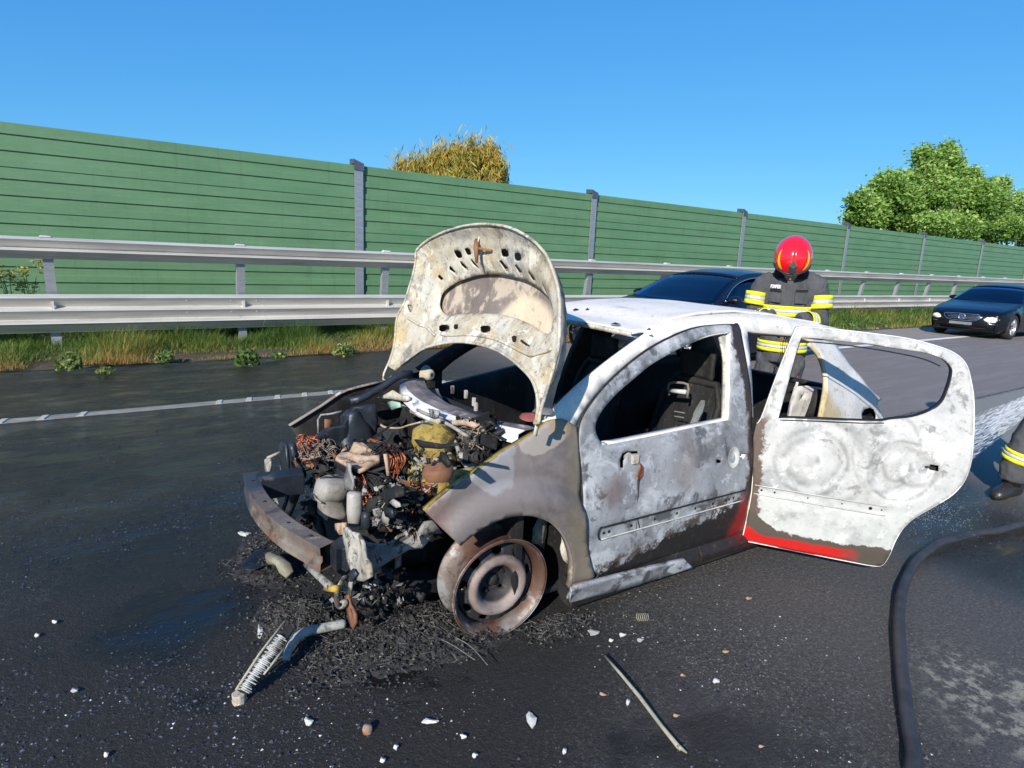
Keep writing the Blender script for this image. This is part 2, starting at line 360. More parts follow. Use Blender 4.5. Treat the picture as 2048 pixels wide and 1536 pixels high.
for b in range(-2, 20):
    x0 = PX0+(b)*BAY
    for r_ in range(5):
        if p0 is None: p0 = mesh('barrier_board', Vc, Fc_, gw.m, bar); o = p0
        else: o = p0.copy(); link(o, bar)
        o.location = (x0-BAY+.015+.01, .004*math.sin(b*3.1+r_), ZT-PER*(r_+1)-.0015+.0012*math.sin(b*5.+r_*2))
    if post0 is None:
        mbp = MB().box((-.085, -.045, -.2), (.085, -.03, ZT+.02)).box((-.006, -.03, -.2), (.006, .15, ZT+.02)).box((-.085, .15, -.2), (.085, .165, ZT+.02))
        post0 = mbp.build('barrier_post', galv.m, bar); o = post0
        cm = MB().add([(-.10, -.06, ZT+.02), (.10, -.06, ZT+.02), (.10, .18, ZT+.02), (-.10, .18, ZT+.02), (-.10, -.06, ZT+.10), (.10, -.06, ZT+.03), (.10, .18, ZT+.05), (-.10, .18, ZT+.12), (-.1, -.06, ZT-.10), (.1, -.06, ZT-.10)],
                      [(4, 5, 6, 7), (0, 1, 5, 4), (1, 2, 6, 5), (2, 3, 7, 6), (3, 0, 4, 7), (0, 3, 2, 1), (8, 9, 1, 0)])
        cap0 = cm.build('post_cap', plain('cap_metal', (.13, .14, .17), .5, .6), post0, solid=.004)
    else:
        o = post0.copy(); link(o, bar); c_ = cap0.copy(); link(c_, o)
    o.location = (x0, 0, 0)
# ---- guardrail: thrie beam below, W beam above, on leaning posts
GY = 10.6
def beam(zb, zt, waves, depth=.12, x0=-14, x1=120):
    H_ = zt-zb; pr = []; seg = H_/waves
    pr.append((.012, zb))
    for k in range(waves):
        z = zb+k*seg
        # valley face, overhang (dark, faces down), crest, ledge (bright, faces up)
        pr += [(.010, z+.004), (-depth*.9, z+seg*.70) , (-depth, z+seg*.75), (-depth*.9, z+seg*.80), (.0, z+seg*.985)]
    pr.append((.002, zt))
    return pr
def rail_obj(name, zb, zt, waves, parent, seg=BAY*0+4.9, y=0):
    pr = beam(zb, zt, waves); n = len(pr); first = None
    for i in range(24):
        xa = -12.3+i*seg
        if first is None:
            V = [(0, p, z) for p, z in pr]+[(seg+.12, p, z) for p, z in pr]
            V = [(x, p-(.003 if x == 0 else 0), z) for x, p, z in V]
            o = mesh(name, V, [(k, n+k, n+k+1, k+1) for k in range(n-1)], rail.m, parent, solid=.003, bevel=.006); first = o
        else: o = first.copy(); link(o, parent)
        o.location = (xa, y, 0)
gr = tag(empty('guardrail', (0, GY, 0)), 'double steel guardrail on leaning posts between the road and the green barrier', 'guardrail')
rail_obj('lower_beam', .30, .825, 3, gr); rail_obj('upper_beam', 1.30, 1.585, 2, gr, y=-.02)
gp0 = None; bolt0 = None
boltm = plain('bolt_metal', (.6, .6, .62), .4, .7)
for i in range(-3, 30):
    x = -.34+i*2.445
    if gp0 is None:
        q = MB()
        for (ya, yb, za, zb) in ((.10, .10, -.3, .80), (.11, -.0, .74, 1.56)):
            def ring(yc, z, w_=.06, t=.045): return [(-w_, yc-t, z), (w_, yc-t, z), (w_, yc-t+.012, z), (-w_+.012, yc-t+.012, z), (-w_+.012, yc+t, z), (w_*.5, yc+t, z), (w_*.5, yc+t+.01, z), (-w_, yc+t+.01, z)]
            q.loft([ring(ya+.03, za), ring(yb+.03, zb)])
        gp0 = q.build('rail_post', galv.m, gr); o = gp0
        c_ = MB().add([(-.075, -.05, 1.586), (.06, -.05, 1.586), (.06, .06, 1.586), (-.075, .06, 1.586), (-.06, -.04, 1.612), (.05, -.04, 1.605), (.05, .05, 1.605), (-.06, .05, 1.612)], [(4, 5, 6, 7), (0, 1, 5, 4), (1, 2, 6, 5), (2, 3, 7, 6), (3, 0, 4, 7)]).build('post_bracket', rail.m, gp0)
        w1 = MB().box((-.018, -.075, .62), (.018, -.03, .80)).build('spacer', rail.m, gp0)
        kids = [c_, w1]
    else:
        o = gp0.copy(); link(o, gr)
        for k in kids: link(k.copy(), o)
    o.location = (x, 0, 0)
for i in range(-1, 14):      # bolts along the webs
    for k in range(3):
        for z in (.745, .57, 1.40):
            x = 1.3+i*2.45*2+k*(.62 if k < 2 else .5)
            if bolt0 is None:
                bolt0 = MB().lathe([(0, .012), (.012, .010), (.016, 0)], 8, Matrix.Rotation(R(90), 4, 'X')).build('bolt', boltm, gr, smooth=True); o = bolt0
            else: o = bolt0.copy(); link(o, gr)
            o.location = (x, -.075 if z < 1 else -.10, z)
# ---- foliage helpers
def leafmat(name, stops, rough=.5, trans=.35, sat=None):
    g = G(name, rough); g.set('Base Color', g.ramp(g.attr('tint'), stops)); g.set('Specular IOR Level', .3)
    t = g.n.nodes.new('ShaderNodeBsdfTranslucent'); g.n.links.new(g.b.inputs['Base Color'].links[0].from_socket, t.inputs[0])
    mx = g.n.nodes.new('ShaderNodeMixShader'); mx.inputs[0].default_value = trans
    g.n.links.new(g.b.outputs[0], mx.inputs[1]); g.n.links.new(t.outputs[0], mx.inputs[2]); g.n.links.new(mx.outputs[0], g.out.inputs[0])
    return g.m
def npmesh(name, V, Fq, mat, parent=None, tint=None):
    """V (n,3), Fq (m,k) same-size faces; tint per vertex"""
    me = bpy.data.meshes.new(name); k = Fq.shape[1]
    me.vertices.add(len(V)); me.vertices.foreach_set('co', np.asarray(V, np.float32).ravel())
    me.loops.add(Fq.size); me.loops.foreach_set('vertex_index', Fq.astype(np.int32).ravel())
    me.polygons.add(len(Fq)); me.polygons.foreach_set('loop_start', np.arange(0, Fq.size, k, dtype=np.int32)); me.polygons.foreach_set('loop_total', np.full(len(Fq), k, np.int32))
    if tint is not None:
        a = me.attributes.new('tint', 'FLOAT', 'POINT'); a.data.foreach_set('value', np.asarray(tint, np.float32))
    me.update(); me.validate(); me.materials.append(mat)
    o = bpy.data.objects.new(name, me); link(o, parent); return o
def leaves(C, size, tint, long=2.0, droop=0, jit=.35):
    """leaf quads at points C"""
    n = len(C); a = rng.normal(size=(n, 3)); a[:, 2] = a[:, 2]*.5-droop; a /= np.linalg.norm(a, axis=1)[:, None]
    b = np.cross(a, rng.normal(size=(n, 3))); b /= np.linalg.norm(b, axis=1)[:, None]
    s_ = (size*(1+jit*rng.normal(size=n))).clip(size*.4, size*2)[:, None]
    V = np.stack([C-a*s_*long/2, C+b*s_/2, C+a*s_*long/2, C-b*s_/2], 1).reshape(-1, 3)
    return V, np.arange(4*n).reshape(-1, 4), np.repeat(tint, 4)
def grass_blades(B, hgt, wid, tint, lean=.4):
    n = len(B); az_ = rng.uniform(0, 2*np.pi, n); d = np.stack([np.cos(az_), np.sin(az_), np.zeros(n)], 1)
    side = np.stack([-d[:, 1], d[:, 0], np.zeros(n)], 1); ln_ = (lean*rng.uniform(.2, 1.4, n)*hgt)[:, None]; h3 = hgt[:, None]*np.array([0, 0, 1])
    w_ = wid[:, None] if hasattr(wid, '__len__') else wid
    V = np.stack([B-side*w_/2, B+side*w_/2, B+h3*.6+d*ln_*.4+side*w_*.35, B+h3*.6+d*ln_*.4-side*w_*.35, B+h3+d*ln_], 1).reshape(-1, 3)
    i = np.arange(n)*5; Fq = np.concatenate([np.stack([i, i+1, i+2], 1), np.stack([i, i+2, i+3], 1), np.stack([i+3, i+2, i+4], 1)])
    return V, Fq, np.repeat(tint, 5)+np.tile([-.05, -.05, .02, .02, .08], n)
# ---- grass on the verge
GM = leafmat('grass_blades', [(0, (.035, .075, .015)), (.35, (.085, .17, .03)), (.58, (.20, .27, .055)), (.76, (.40, .32, .09)), (1, (.42, .23, .08))])
def verge_pts(n, x0, x1, pw=1):
    u = rng.uniform(0, 1, n)**pw; x = x0+(x1-x0)*u; v = rng.uniform(0, 1, n)**1.1; yb = np.interp(x, [-20, 6, 18, 200], [9.3, 9.35, 8.55, 8.55]); y = yb-.07+(12.3-yb)*v
    return x, y, y-yb
def nz(x, y, s_, o=0): return np.array([noise.noise(Vector((a*s_, b*s_, o))) for a, b in zip(x, y)])
Vs, Fs, Ts = [], [], []; nv = 0
for (n, x0, x1, pw, hh, ww) in ((150000, -2.5, 10, 1, .13, .006), (60000, 9, 45, 1.3, .16, .016)):
    x, y, dd = verge_pts(n, x0, x1, pw); k = nz(x, y, 1.3); k2 = nz(x, y, .6, 9)
    keep = rng.uniform(0, 1, n) < .55+1.3*k+.35*(dd > .35)
    x, y, dd, k, k2 = x[keep], y[keep], dd[keep], k[keep], k2[keep]
    hgt = hh*(.25+rng.uniform(0, 1, len(x))**1.6)*(np.clip(.55+dd/.9, .5, 1.3))*(1+1.8*k).clip(.3, 2.4)
    t = .36+.13*rng.normal(size=len(x))+.58*np.exp(-dd/.5)*(1 if x0 < 5 else .7)+.5*k2
    z = .03+.10*np.minimum(1, dd/2)
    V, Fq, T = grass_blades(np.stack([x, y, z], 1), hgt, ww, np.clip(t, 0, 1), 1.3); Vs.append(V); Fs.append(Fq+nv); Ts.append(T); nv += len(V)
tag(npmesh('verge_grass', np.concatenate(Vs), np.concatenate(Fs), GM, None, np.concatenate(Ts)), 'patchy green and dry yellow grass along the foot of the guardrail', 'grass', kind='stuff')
# ---- low broadleaf weeds along the edge
WM = leafmat('weed_leaf', [(0, (.03, .07, .015)), (.5, (.11, .19, .04)), (1, (.27, .31, .10))])
def weed(x, y, r_, h_, n, label, tint=.5, size=.035):
    ph = rng.uniform(0, 2*np.pi, n); r_ *= .8; h_ *= .7; q = r_*rng.uniform(0, 1, n)**.5; zz = h_*rng.uniform(.05, 1, n)*(1-.5*(q/r_)**2)
    C = np.stack([q*np.cos(ph), q*np.sin(ph), zz], 1)
    V, Fq, T = leaves(C, size, np.clip(tint+.22*rng.normal(size=n), 0, 1), 1.5)
    root = tag(empty('weed', (x, y, .03)), label, 'weed', 'leafy weeds on the verge')
    npmesh('foliage', V, Fq, WM, root, T)
    st = MB()
    for i in range(7):
        a = random.uniform(0, 6.3); q_ = r_*random.uniform(.2, .8); st.tube([(0, 0, -.02), (q_*.4*math.cos(a), q_*.4*math.sin(a), h_*.5), (q_*math.cos(a), q_*math.sin(a), h_*.85)], .004, 4)
    st.build('stem', plain('weed_stem', (.10, .14, .04)), root)
    return root
def wpos(px, py): p = at(px, py, Z=.05); return float(p[0]), float(p[1])+.05
for (px, py, r_, h_, n, lab, t) in (
    (138, 738, .17, .34, 260, 'bushy pale green weed at the road edge below the left guardrail post', .75),
    (330, 722, .15, .22, 170, 'low leafy weed on the verge left of the blurred guardrail section', .55),
    (210, 745, .12, .12, 90, 'small dry brown weed tuft hanging over the road edge', .95),
    (497, 728, .20, .34, 300, 'dark leafy weed at the foot of the second guardrail post', .35),
    (690, 708, .20, .26, 300, 'yellow-green bushy weed on the verge left of the raised bonnet', .8),
    (560, 715, .14, .14, 120, 'low sprawling green weed between two bushier weeds', .6),
    (1700, 655, .30, .22, 260, 'low green weed clump behind the red helmet firefighter', .6),
    (1760, 648, .35, .24, 260, 'green weed clump just left of the far dark car', .65),
    (1820, 645, .30, .20, 200, 'green weed clump touching the bumper line of the far dark car', .5)):
    weed(*wpos(px, py), r_, h_, n, lab, t)
# tall flowering weeds at the left edge, behind the rail
tp = leafmat('tall_weed', [(0, (.05, .10, .02)), (.6, (.16, .22, .05)), (1, (.55, .50, .12))])
for (px, pz, lab, hh) in ((22, 520, 'tall yellow-flowered weed behind the guardrail at the left edge, with drooping head', 1.20), (62, 540, 'tall thin yellow-headed weed just left of the first guardrail post', 1.12)):
    b = at(px, 600, Y=11.2); root = tag(empty('tall_weed', (float(b[0]), 11.2, .1)), lab, 'weed', 'tall weeds behind the guardrail')
    st = MB(); C = []; T = []
    for i in range(6):
        a = random.uniform(0, 6.3); sp = random.uniform(.05, .25); top = (sp*math.cos(a), sp*.5*math.sin(a), hh*random.uniform(.75, 1.05))
        st.tube([(0, 0, 0), (top[0]*.3, top[1]*.3, top[2]*.6), top], [.006, .005, .002], 4)
        for k in range(60): C.append((top[0]+random.gauss(0, .035), top[1]+random.gauss(0, .03), top[2]-abs(random.gauss(0, .08)))); T.append(random.uniform(.6, 1))
        for k in range(14): q = random.uniform(.2, .9); C.append((top[0]*q+random.gauss(0, .05), top[1]*q, top[2]*q)); T.append(random.uniform(0, .5))
    V, Fq, T4 = leaves(np.array(C), .016, np.array(T), 3); npmesh('flower_head', V, Fq, tp, root, T4); st.build('stem', plain('tall_weed_stem', (.12, .17, .05)), root)
    [x for x in root.children if 'flower' in x.name][0]['kind'] = 'stuff'
# ---- trees beyond the barrier
bark = plain('bark', (.10, .08, .06), .9, sc_=6, bump=.5, bs=12)
def tree(name, label, x, y, h_, lobes, mat, nleaf, size, trunk_r=.25, long=2, droop=0, clump=.25, per=14):
    root = tag(empty(name, (x, y, 0)), label, 'tree', 'trees beyond the noise barrier')
    t = MB(); t.tube([(0, 0, -.1), (.05, 0, h_*.25), (-.05, .1, h_*.5), (0, 0, h_*.8)], [trunk_r, trunk_r*.8, trunk_r*.5, trunk_r*.12], 10); t.build('trunk', bark, root, smooth=True)
    lb = MB(); C = []; T = []
    for (cx, cy, cz, rx, ry, rz_, wgt) in lobes:
        lb.tube([(0, 0, h_*.25), (cx*.5, cy*.5, cz*.6), (cx, cy, cz)], [trunk_r*.4, trunk_r*.25, .02], 6)
        nc = max(1, int(nleaf*wgt/per))
        d = rng.normal(size=(nc, 3)); d /= np.linalg.norm(d, axis=1)[:, None]; rad = rng.uniform(.35, 1.05, nc)[:, None]**.6
        cc = np.array([cx, cy, cz])+d*rad*np.array([rx, ry, rz_])
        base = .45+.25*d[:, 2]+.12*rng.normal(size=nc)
        for k in range(min(nc, 26)):
            e = cc[rng.integers(nc)]; lb.tube([(cx, cy, cz-rz_*.3), (cx+(e[0]-cx)*.6, cy+(e[1]-cy)*.6, cz+(e[2]-cz)*.5), tuple(e)], [.05, .03, .008], 4)
        L = np.repeat(cc, per, 0)+rng.normal(size=(nc*per, 3))*clump*np.array([1, 1, .8+droop])
        C.append(L); T.append(np.repeat(base, per)+.12*rng.normal(size=nc*per))
    lb.build('branches', bark, root, smooth=True)
    C = np.concatenate(C); T = np.clip(np.concatenate(T), 0, 1)
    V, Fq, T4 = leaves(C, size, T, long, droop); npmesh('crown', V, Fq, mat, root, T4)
    return root
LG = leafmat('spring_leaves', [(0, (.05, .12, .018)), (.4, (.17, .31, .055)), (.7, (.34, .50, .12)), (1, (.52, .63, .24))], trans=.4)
LY_ = leafmat('autumn_leaves', [(0, (.14, .14, .03)), (.4, (.36, .33, .07)), (.7, (.60, .42, .08)), (1, (.70, .42, .12))], trans=.4)
def tl(px, py, Y): p = at(px, py, Y=Y); return p
def lobe(px, py, rx, rz, Y, base, w_=1, ry=None):      # rx, rz in photo pixels
    p = tl(px, py, Y); q = tl(px, py+rz, Y); s_ = (p[2]-q[2])/rz
    return (p[0]-base[0], 0+random.uniform(-.5, .5), p[2], rx*s_*1.15, (ry or rx)*s_*.9, rz*s_, w_)
b1 = tl(1850, 500, 25)
lobes = [lobe(*a, 25, b1, w_) for a, w_ in (((1850, 390, 62, 62), 2.2), ((1878, 330, 28, 30), .6), ((1892, 300, 12, 14), .2), ((1790, 400, 50, 45), 1.4), ((1735, 430, 38, 36), .9), ((1770, 372, 28, 28), .5), ((1915, 345, 20, 24), .4), ((1935, 400, 50, 46), 1.3), ((1943, 352, 14, 16), .2), ((1820, 450, 90, 30), 1.2), ((1905, 455, 60, 30), 1.0), ((1720, 400, 15, 18), .2), ((1855, 312, 16, 18), .25))]
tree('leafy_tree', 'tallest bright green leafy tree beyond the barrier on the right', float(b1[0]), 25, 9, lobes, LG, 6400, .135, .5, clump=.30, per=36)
b2 = tl(2030, 500, 27)
lobes = [lobe(*a, 27, b2, w_) for a, w_ in (((1985, 400, 34, 36), .9), ((2040, 425, 40, 40), 1), ((1995, 455, 60, 34), 1.2), ((2060, 460, 50, 30), 1), ((2005, 372, 14, 16), .25))]
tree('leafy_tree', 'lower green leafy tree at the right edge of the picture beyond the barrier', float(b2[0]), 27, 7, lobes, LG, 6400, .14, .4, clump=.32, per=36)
b3 = tl(915, 400, 25)
lobes = [lobe(*a, 25, b3, w_) for a, w_ in (((895, 345, 40, 22), .8), ((915, 332, 22, 18), .35), ((975, 345, 32, 26), .8), ((985, 325, 14, 16), .3), ((855, 352, 28, 13), .4), ((818, 352, 18, 8), .15), ((872, 330, 10, 10), .12), ((950, 330, 18, 14), .25), ((1004, 358, 14, 18), .3), ((910, 375, 95, 18), .6), ((800, 348, 8, 8), .06), ((935, 312, 8, 9), .08))]
tree('willow_tree', 'golden yellow drooping tree showing its top over the middle of the barrier', float(b3[0]), 25, 5.4, lobes, LY_, 5200, .045, .25, long=7, droop=1.6, clump=.16, per=22)
b4 = tl(1310, 410, 40)
root = tag(empty('bare_tree', (float(b4[0]), 40, 0)), 'bare twiggy treetop just showing above the barrier in the distance', 'tree', 'trees beyond the noise barrier')
q = MB(); q.tube([(0, 0, 0), (0, 0, b4[2]-.6)], [.15, .05], 6); q.build('trunk', bark, root)
q = MB()
for i in range(60):
    a = random.uniform(0, 6.3); s_ = random.uniform(.2, 1.5); q.tube([(0, 0, b4[2]-1.4), (s_*.5*math.cos(a), s_*.5*math.sin(a), b4[2]-.6), (s_*math.cos(a), s_*math.sin(a), b4[2]-.1+.9*random.random()*(1.6-s_)/1.5)], [.03, .02, .006], 4)
q.build('branches', plain('pale_bark', (.30, .26, .24), .9), root)
# ================================================================ burnt car
wreck = tag(empty('burnt_car', (CAR[0], CAR[1], 0), CTH), 'burnt out hatchback stripped to pale scorched metal with raised bonnet and open rear door', 'car')
WID = 1.5
zc = lambda s_, ox, oy: (lambda x, y: (ox+x/s_, oy+y/s_))
Z1 = zc(4.042, 460, 740); Z2 = zc(3.491, 740, 440); Z3 = zc(3.657, 460, 1000); Z4 = zc(3.2, 780, 820)
Z5 = zc(4.041, 1100, 580); Z6 = zc(2.743, 1460, 600); Z7 = zc(4.0425, 1160, 840); Z9 = zc(7.68, 700, 740); Z8 = zc(5.91, 1120, 600)
def Ys(X, Z):
    y = interp(Z, [(.05, .06), (.12, .05), (.2, .015), (.3, 0), (.45, -.012), (.6, 0), (.75, .02), (.85, .04), (1.0, .09), (1.15, .15), (1.28, .21), (1.36, .30)])
    if X < -.3: y += .13*((-.3-X)/.8)**2
    if X > 1.2: y += .10*((X-1.2)/1.1)**2
    return y
def side(px, py, dy=0):
    Y = 0
    for _ in range(9):
        p = cat_(px, py, Y=Y); Y = Ys(p[0], p[2])+dy
    return (p[0], p[2])
def sides(pts, conv=None, dy=0): return [side(*(conv(*p) if conv else p), dy) for p in pts]
def fside(dy=0, far=False, rel=None):
    def fn(X, Z):
        y = Ys(X, Z)+dy
        if rel: y += rel(X, Z)
        return (X, WID-y if far else y, Z)
    return fn
# ---- scorched metal materials
ASH = (.62, .60, .56); 
def burnt(name, base, patches=(), zones=(), rough=.62, bump=.35, metal=0, spec=.35, sc_=1.0, grain=.5):
    """base: ramp stops; patches: (noise scale, lo, hi, colour, strength, seed); zones: callables(g, co) -> (mask, colour)"""
    g = G(name, rough, metal, spec); co = g.warp(3*sc_, .10)
    big = g.noise(2.6*sc_, 7, .68, co, .4); c = g.ramp(big, base); str_ = g.noise(5, 6, .75, g.vmul(co, (2.2, 2.2, .35))); c = g.mix(g.mul(g.step(str_, .56, .70), grain*.5), c, g.mix(.5, c, (.12, .11, .10)))
    for (s_, lo, hi, col, k, sd) in patches:
        m = g.step(g.noise(s_, 7, .68, g.vadd(co, (sd, sd*.7, -sd), 1), .3), lo, hi); c = g.mix(g.mul(m, k), c, col)
    for z_ in zones:
        m, col = z_(g, co); c = g.mix(m, c, col)
    fine = g.noise(70, 4, .75); c = g.mix(g.mul(g.step(fine, .56, .72), grain), c, g.mix(.6, c, (.05, .045, .04)))
    c = g.mix(g.mul(g.step(g.noise(26, 4, .8), .57, .64), grain*.75), c, (.08, .07, .065))
    g.set('Base Color', c); g.set('Roughness', g.add(rough-.12, g.mul(fine, .28)))
    g.bump(g.add(g.mul(big, .6), g.add(g.mul(g.noise(13, 6, .7), .7), g.mul(fine, .25))), bump, .012)
    return g.m
cream = burnt('scorched_cream', [(.25, (.26, .22, .16)), (.42, (.40, .36, .28)), (.56, (.50, .48, .42)), (.68, (.36, .35, .34)), (.8, (.22, .22, .22))],
              [(5, .52, .64, (.42, .30, .12), .6, 1), (7, .55, .64, (.15, .145, .14), .8, 4), (11, .58, .66, (.22, .12, .07), .5, 8), (3.4, .54, .64, (.24, .24, .25), .7, 12), (9, .57, .63, (.66, .63, .56), .8, 15)], rough=.75, bump=.6, sc_=1.3, grain=.8)
tan = burnt('scorched_brown', [(.3, (.125, .10, .09)), (.5, (.19, .16, .145)), (.7, (.26, .22, .19))],
            [(4, .52, .60, (.50, .42, .33), .8, 2), (6, .6, .68, (.55, .50, .46), .7, 5)], [lambda g, co: (g.mul(g.blob(co, (-.47, .33, 1.12), .34, .85), .8), (.66, .55, .40))], rough=.75)
roofm = burnt('scorched_white', [(.3, (.62, .565, .48)), (.5, (.74, .70, .64)), (.75, (.60, .585, .56))], [(4, .56, .70, (.30, .30, .31), .55, 3), (25, .62, .68, (.12, .09, .07), .6, 8), (12, .66, .74, (.25, .2, .17), .5, 6)], rough=.6, bump=.18, grain=.2)
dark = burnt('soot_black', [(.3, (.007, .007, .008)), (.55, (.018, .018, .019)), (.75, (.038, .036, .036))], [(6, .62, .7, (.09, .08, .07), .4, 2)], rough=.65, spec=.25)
blue = burnt('sky_tinted_steel', [(.3, (.010, .013, .02)), (.55, (.028, .036, .05)), (.75, (.085, .095, .11))], [(7, .62, .7, (.22, .20, .18), .5, 4)], rough=.4, metal=.35)  # burnt steel with the blue of the reflected sky put into its colour
greyp = burnt('grey_ash', [(.3, (.30, .30, .30)), (.5, (.48, .48, .47)), (.7, (.62, .60, .58))], [(6, .56, .66, (.12, .11, .11), .7, 4), (4, .6, .7, (.5, .4, .28), .5, 9)], rough=.7)
olive = burnt('olive_scorch', [(.3, (.11, .085, .025)), (.5, (.27, .19, .035)), (.7, (.33, .27, .10))], [(6, .52, .60, (.03, .028, .02), .9, 4), (9, .56, .64, (.40, .36, .24), .7, 9), (20, .55, .62, (.02, .02, .015), .6, 2)], rough=.7, bump=.6, sc_=2.5)
rust = burnt('rust', [(.3, (.09, .045, .03)), (.5, (.20, .09, .045)), (.7, (.30, .17, .09))], [(5, .56, .64, (.32, .27, .22), .8, 4), (8, .6, .7, (.04, .035, .03), .7, 9)], rough=.75)
alum = burnt('cast_alloy', [(.3, (.13, .125, .12)), (.5, (.27, .255, .24)), (.7, (.42, .40, .38))], [(5, .58, .7, (.18, .16, .15), .6, 4)], rough=.55, bump=.2)
copper = plain('burnt_copper', (.36, .11, .05), .5, .5, sc_=20)
peach = burnt('baked_peach', [(.3, (.50, .33, .22)), (.5, (.62, .45, .32)), (.7, (.68, .55, .44))], [(8, .6, .7, (.2, .13, .09), .6, 3)], rough=.8)
# front door: pale blue-grey ash, black soot below, last of the red paint in the rear lower corner
def zr(g): return g.xyz(g.obj)
def soot_low(g, co):
    x, y, z = zr(g); n = g.noise(9, 7, .75); lim = g.add(g.mul(x, .19), g.mul(g.sub(n, .5), .22))     # boundary rises to the rear
    return g.step(g.sub(z, lim), .235, .222), (.018, .016, .016)
def brown_low(g, co):
    x, y, z = zr(g); n = g.noise(11, 7, .75, g.vadd(g.obj, (3, 3, 3))); lim = g.add(g.mul(x, .22), g.mul(g.sub(n, .5), .3))
    return g.mul(g.step(g.sub(z, lim), .30, .24), g.step(n, .45, .55)), (.07, .055, .045)
def rear_edge(g, co):
    x, y, z = zr(g); n = g.noise(12, 6, .7); return g.step(g.add(x, g.mul(g.sub(n, .5), .12)), .80, .825), (.035, .025, .024)
def red_corner(g, co):
    x, y, z = zr(g); n = g.noise(8, 6, .7); a = g.add(g.add(x, g.mul(z, -.25)), g.mul(g.sub(n, .5), .12))
    return g.mul(g.mul(g.step(a, .66, .72), g.step(z, .46, .36)), g.step(z, .12, .2)), (.20, .012, .012)
def smudge(c, r_, col, k=.8, soft=.2): return lambda g, co: (g.mul(g.blob(g.warp(9, .10), c, r_, soft), k), col)
fdoor_m = burnt('door_ash_blue', [(.25, (.13, .138, .15)), (.45, (.22, .232, .25)), (.6, (.33, .345, .365)), (.8, (.18, .19, .20))],
    [(4, .54, .64, (.44, .46, .48), .85, 2), (2.4, .53, .66, (.09, .09, .095), .75, 21), (6, .54, .62, (.06, .06, .065), .85, 5), (14, .56, .63, (.46, .48, .50), .6, 9), (3, .54, .60, (.11, .11, .115), .65, 13)],
    [smudge((-.12, 0, .60), .11, (.13, .09, .085), .75), smudge((.33, .02, .62), .16, (.22, .20, .20), .7), smudge((.36, .03, .76), .09, (.16, .14, .14), .7), smudge((.1, .04, .80), .10, (.30, .30, .31), .8),
     lambda g, co: (g.mul(g.step(g.noise(3, 5, .6, g.vadd(g.obj, (7, 7, 7))), .5, .65), g.mul(g.step(zr(g)[2], .95, 1.05), .6)), (.62, .62, .62)),
     brown_low, soot_low, rear_edge, red_corner], rough=.5, bump=.25)
def rd_zone(g, co):      # lower edge of the rear door: brown scorched band
    x, y, z = zr(g); n = g.noise(11, 7, .72); n2 = g.noise(3, 3, .5); lim = g.add(g.mul(g.sub(n, .5), .09), g.mul(g.sub(n2, .5), .05))
    lim2 = g.sub(lim, g.mul(g.step(x, .18, .0), -.10)); return g.step(g.sub(z, lim2), .222, .216), (.075, .062, .05)
def rd_red(g, co):
    x, y, z = zr(g); n = g.noise(5, 5, .6); a = g.add(z, g.mul(g.sub(n, .5), .05)); a = g.sub(a, g.mul(g.step(x, .1, .0), .04))
    return g.mul(g.step(a, .195, .175), g.step(g.add(x, g.mul(g.sub(n, .5), .2)), .58, .46)), (.46, .012, .010)
def rd_front(g, co):
    x, y, z = zr(g); n = g.noise(14, 7, .75); return g.mul(g.step(g.add(x, g.mul(g.sub(n, .5), .18)), .055, .035), g.step(z, .88, .80)), (.10, .07, .055)
def ring(c, r_, w_, col, k, sx=1.0):
    def f(g, co):
        wv = g.warp(5, .05); v = g.dist(g.vmul(wv, (sx, 0, 1)), (c[0]*sx, 0, c[2])); a = g.m_('ABSOLUTE', g.sub(v, r_)); return g.mul(g.step(a, w_, 0), g.mul(g.step(g.noise(6, 5, .7), .35, .6), k)), col
    return f
GR = (.11, .115, .115)
rdoor_m = burnt('door_ash_white', [(.25, (.27, .27, .265)), (.45, (.43, .43, .425)), (.6, (.34, .35, .355)), (.8, (.29, .305, .31))],
    [(4, .52, .62, (.24, .25, .255), .75, 2), (9, .55, .63, (.12, .12, .12), .7, 5), (6, .56, .62, (.66, .66, .65), .85, 11), (18, .58, .66, (.30, .30, .30), .5, 14)],
    [ring((.27, 0, .63), .17, .02, GR, .6), ring((.27, 0, .63), .115, .03, GR, .5, .9), ring((.27, 0, .63), .23, .03, GR, .5, .8), smudge((.27, 0, .63), .045, (.30, .30, .30), .8), smudge((.30, 0, .64), .03, (.2, .2, .2), .8),
     ring((.68, 0, .64), .145, .015, GR, .55, 1.0), ring((.66, 0, .66), .07, .02, GR, .6, 1.2), ring((.75, 0, .66), .09, .02, GR, .45), ring((.60, 0, .72), .19, .02, GR, .4, 1.3), smudge((.62, 0, .66), .03, (.2, .2, .2), .6),
     lambda g, co: (g.mul(g.mul(g.step(zr(g)[2], .48, .42), g.step(g.noise(5, 5, .65), .3, .5)), .55), (.50, .52, .50)), rd_front, rd_zone, rd_red], rough=.55, bump=.22, grain=.3)
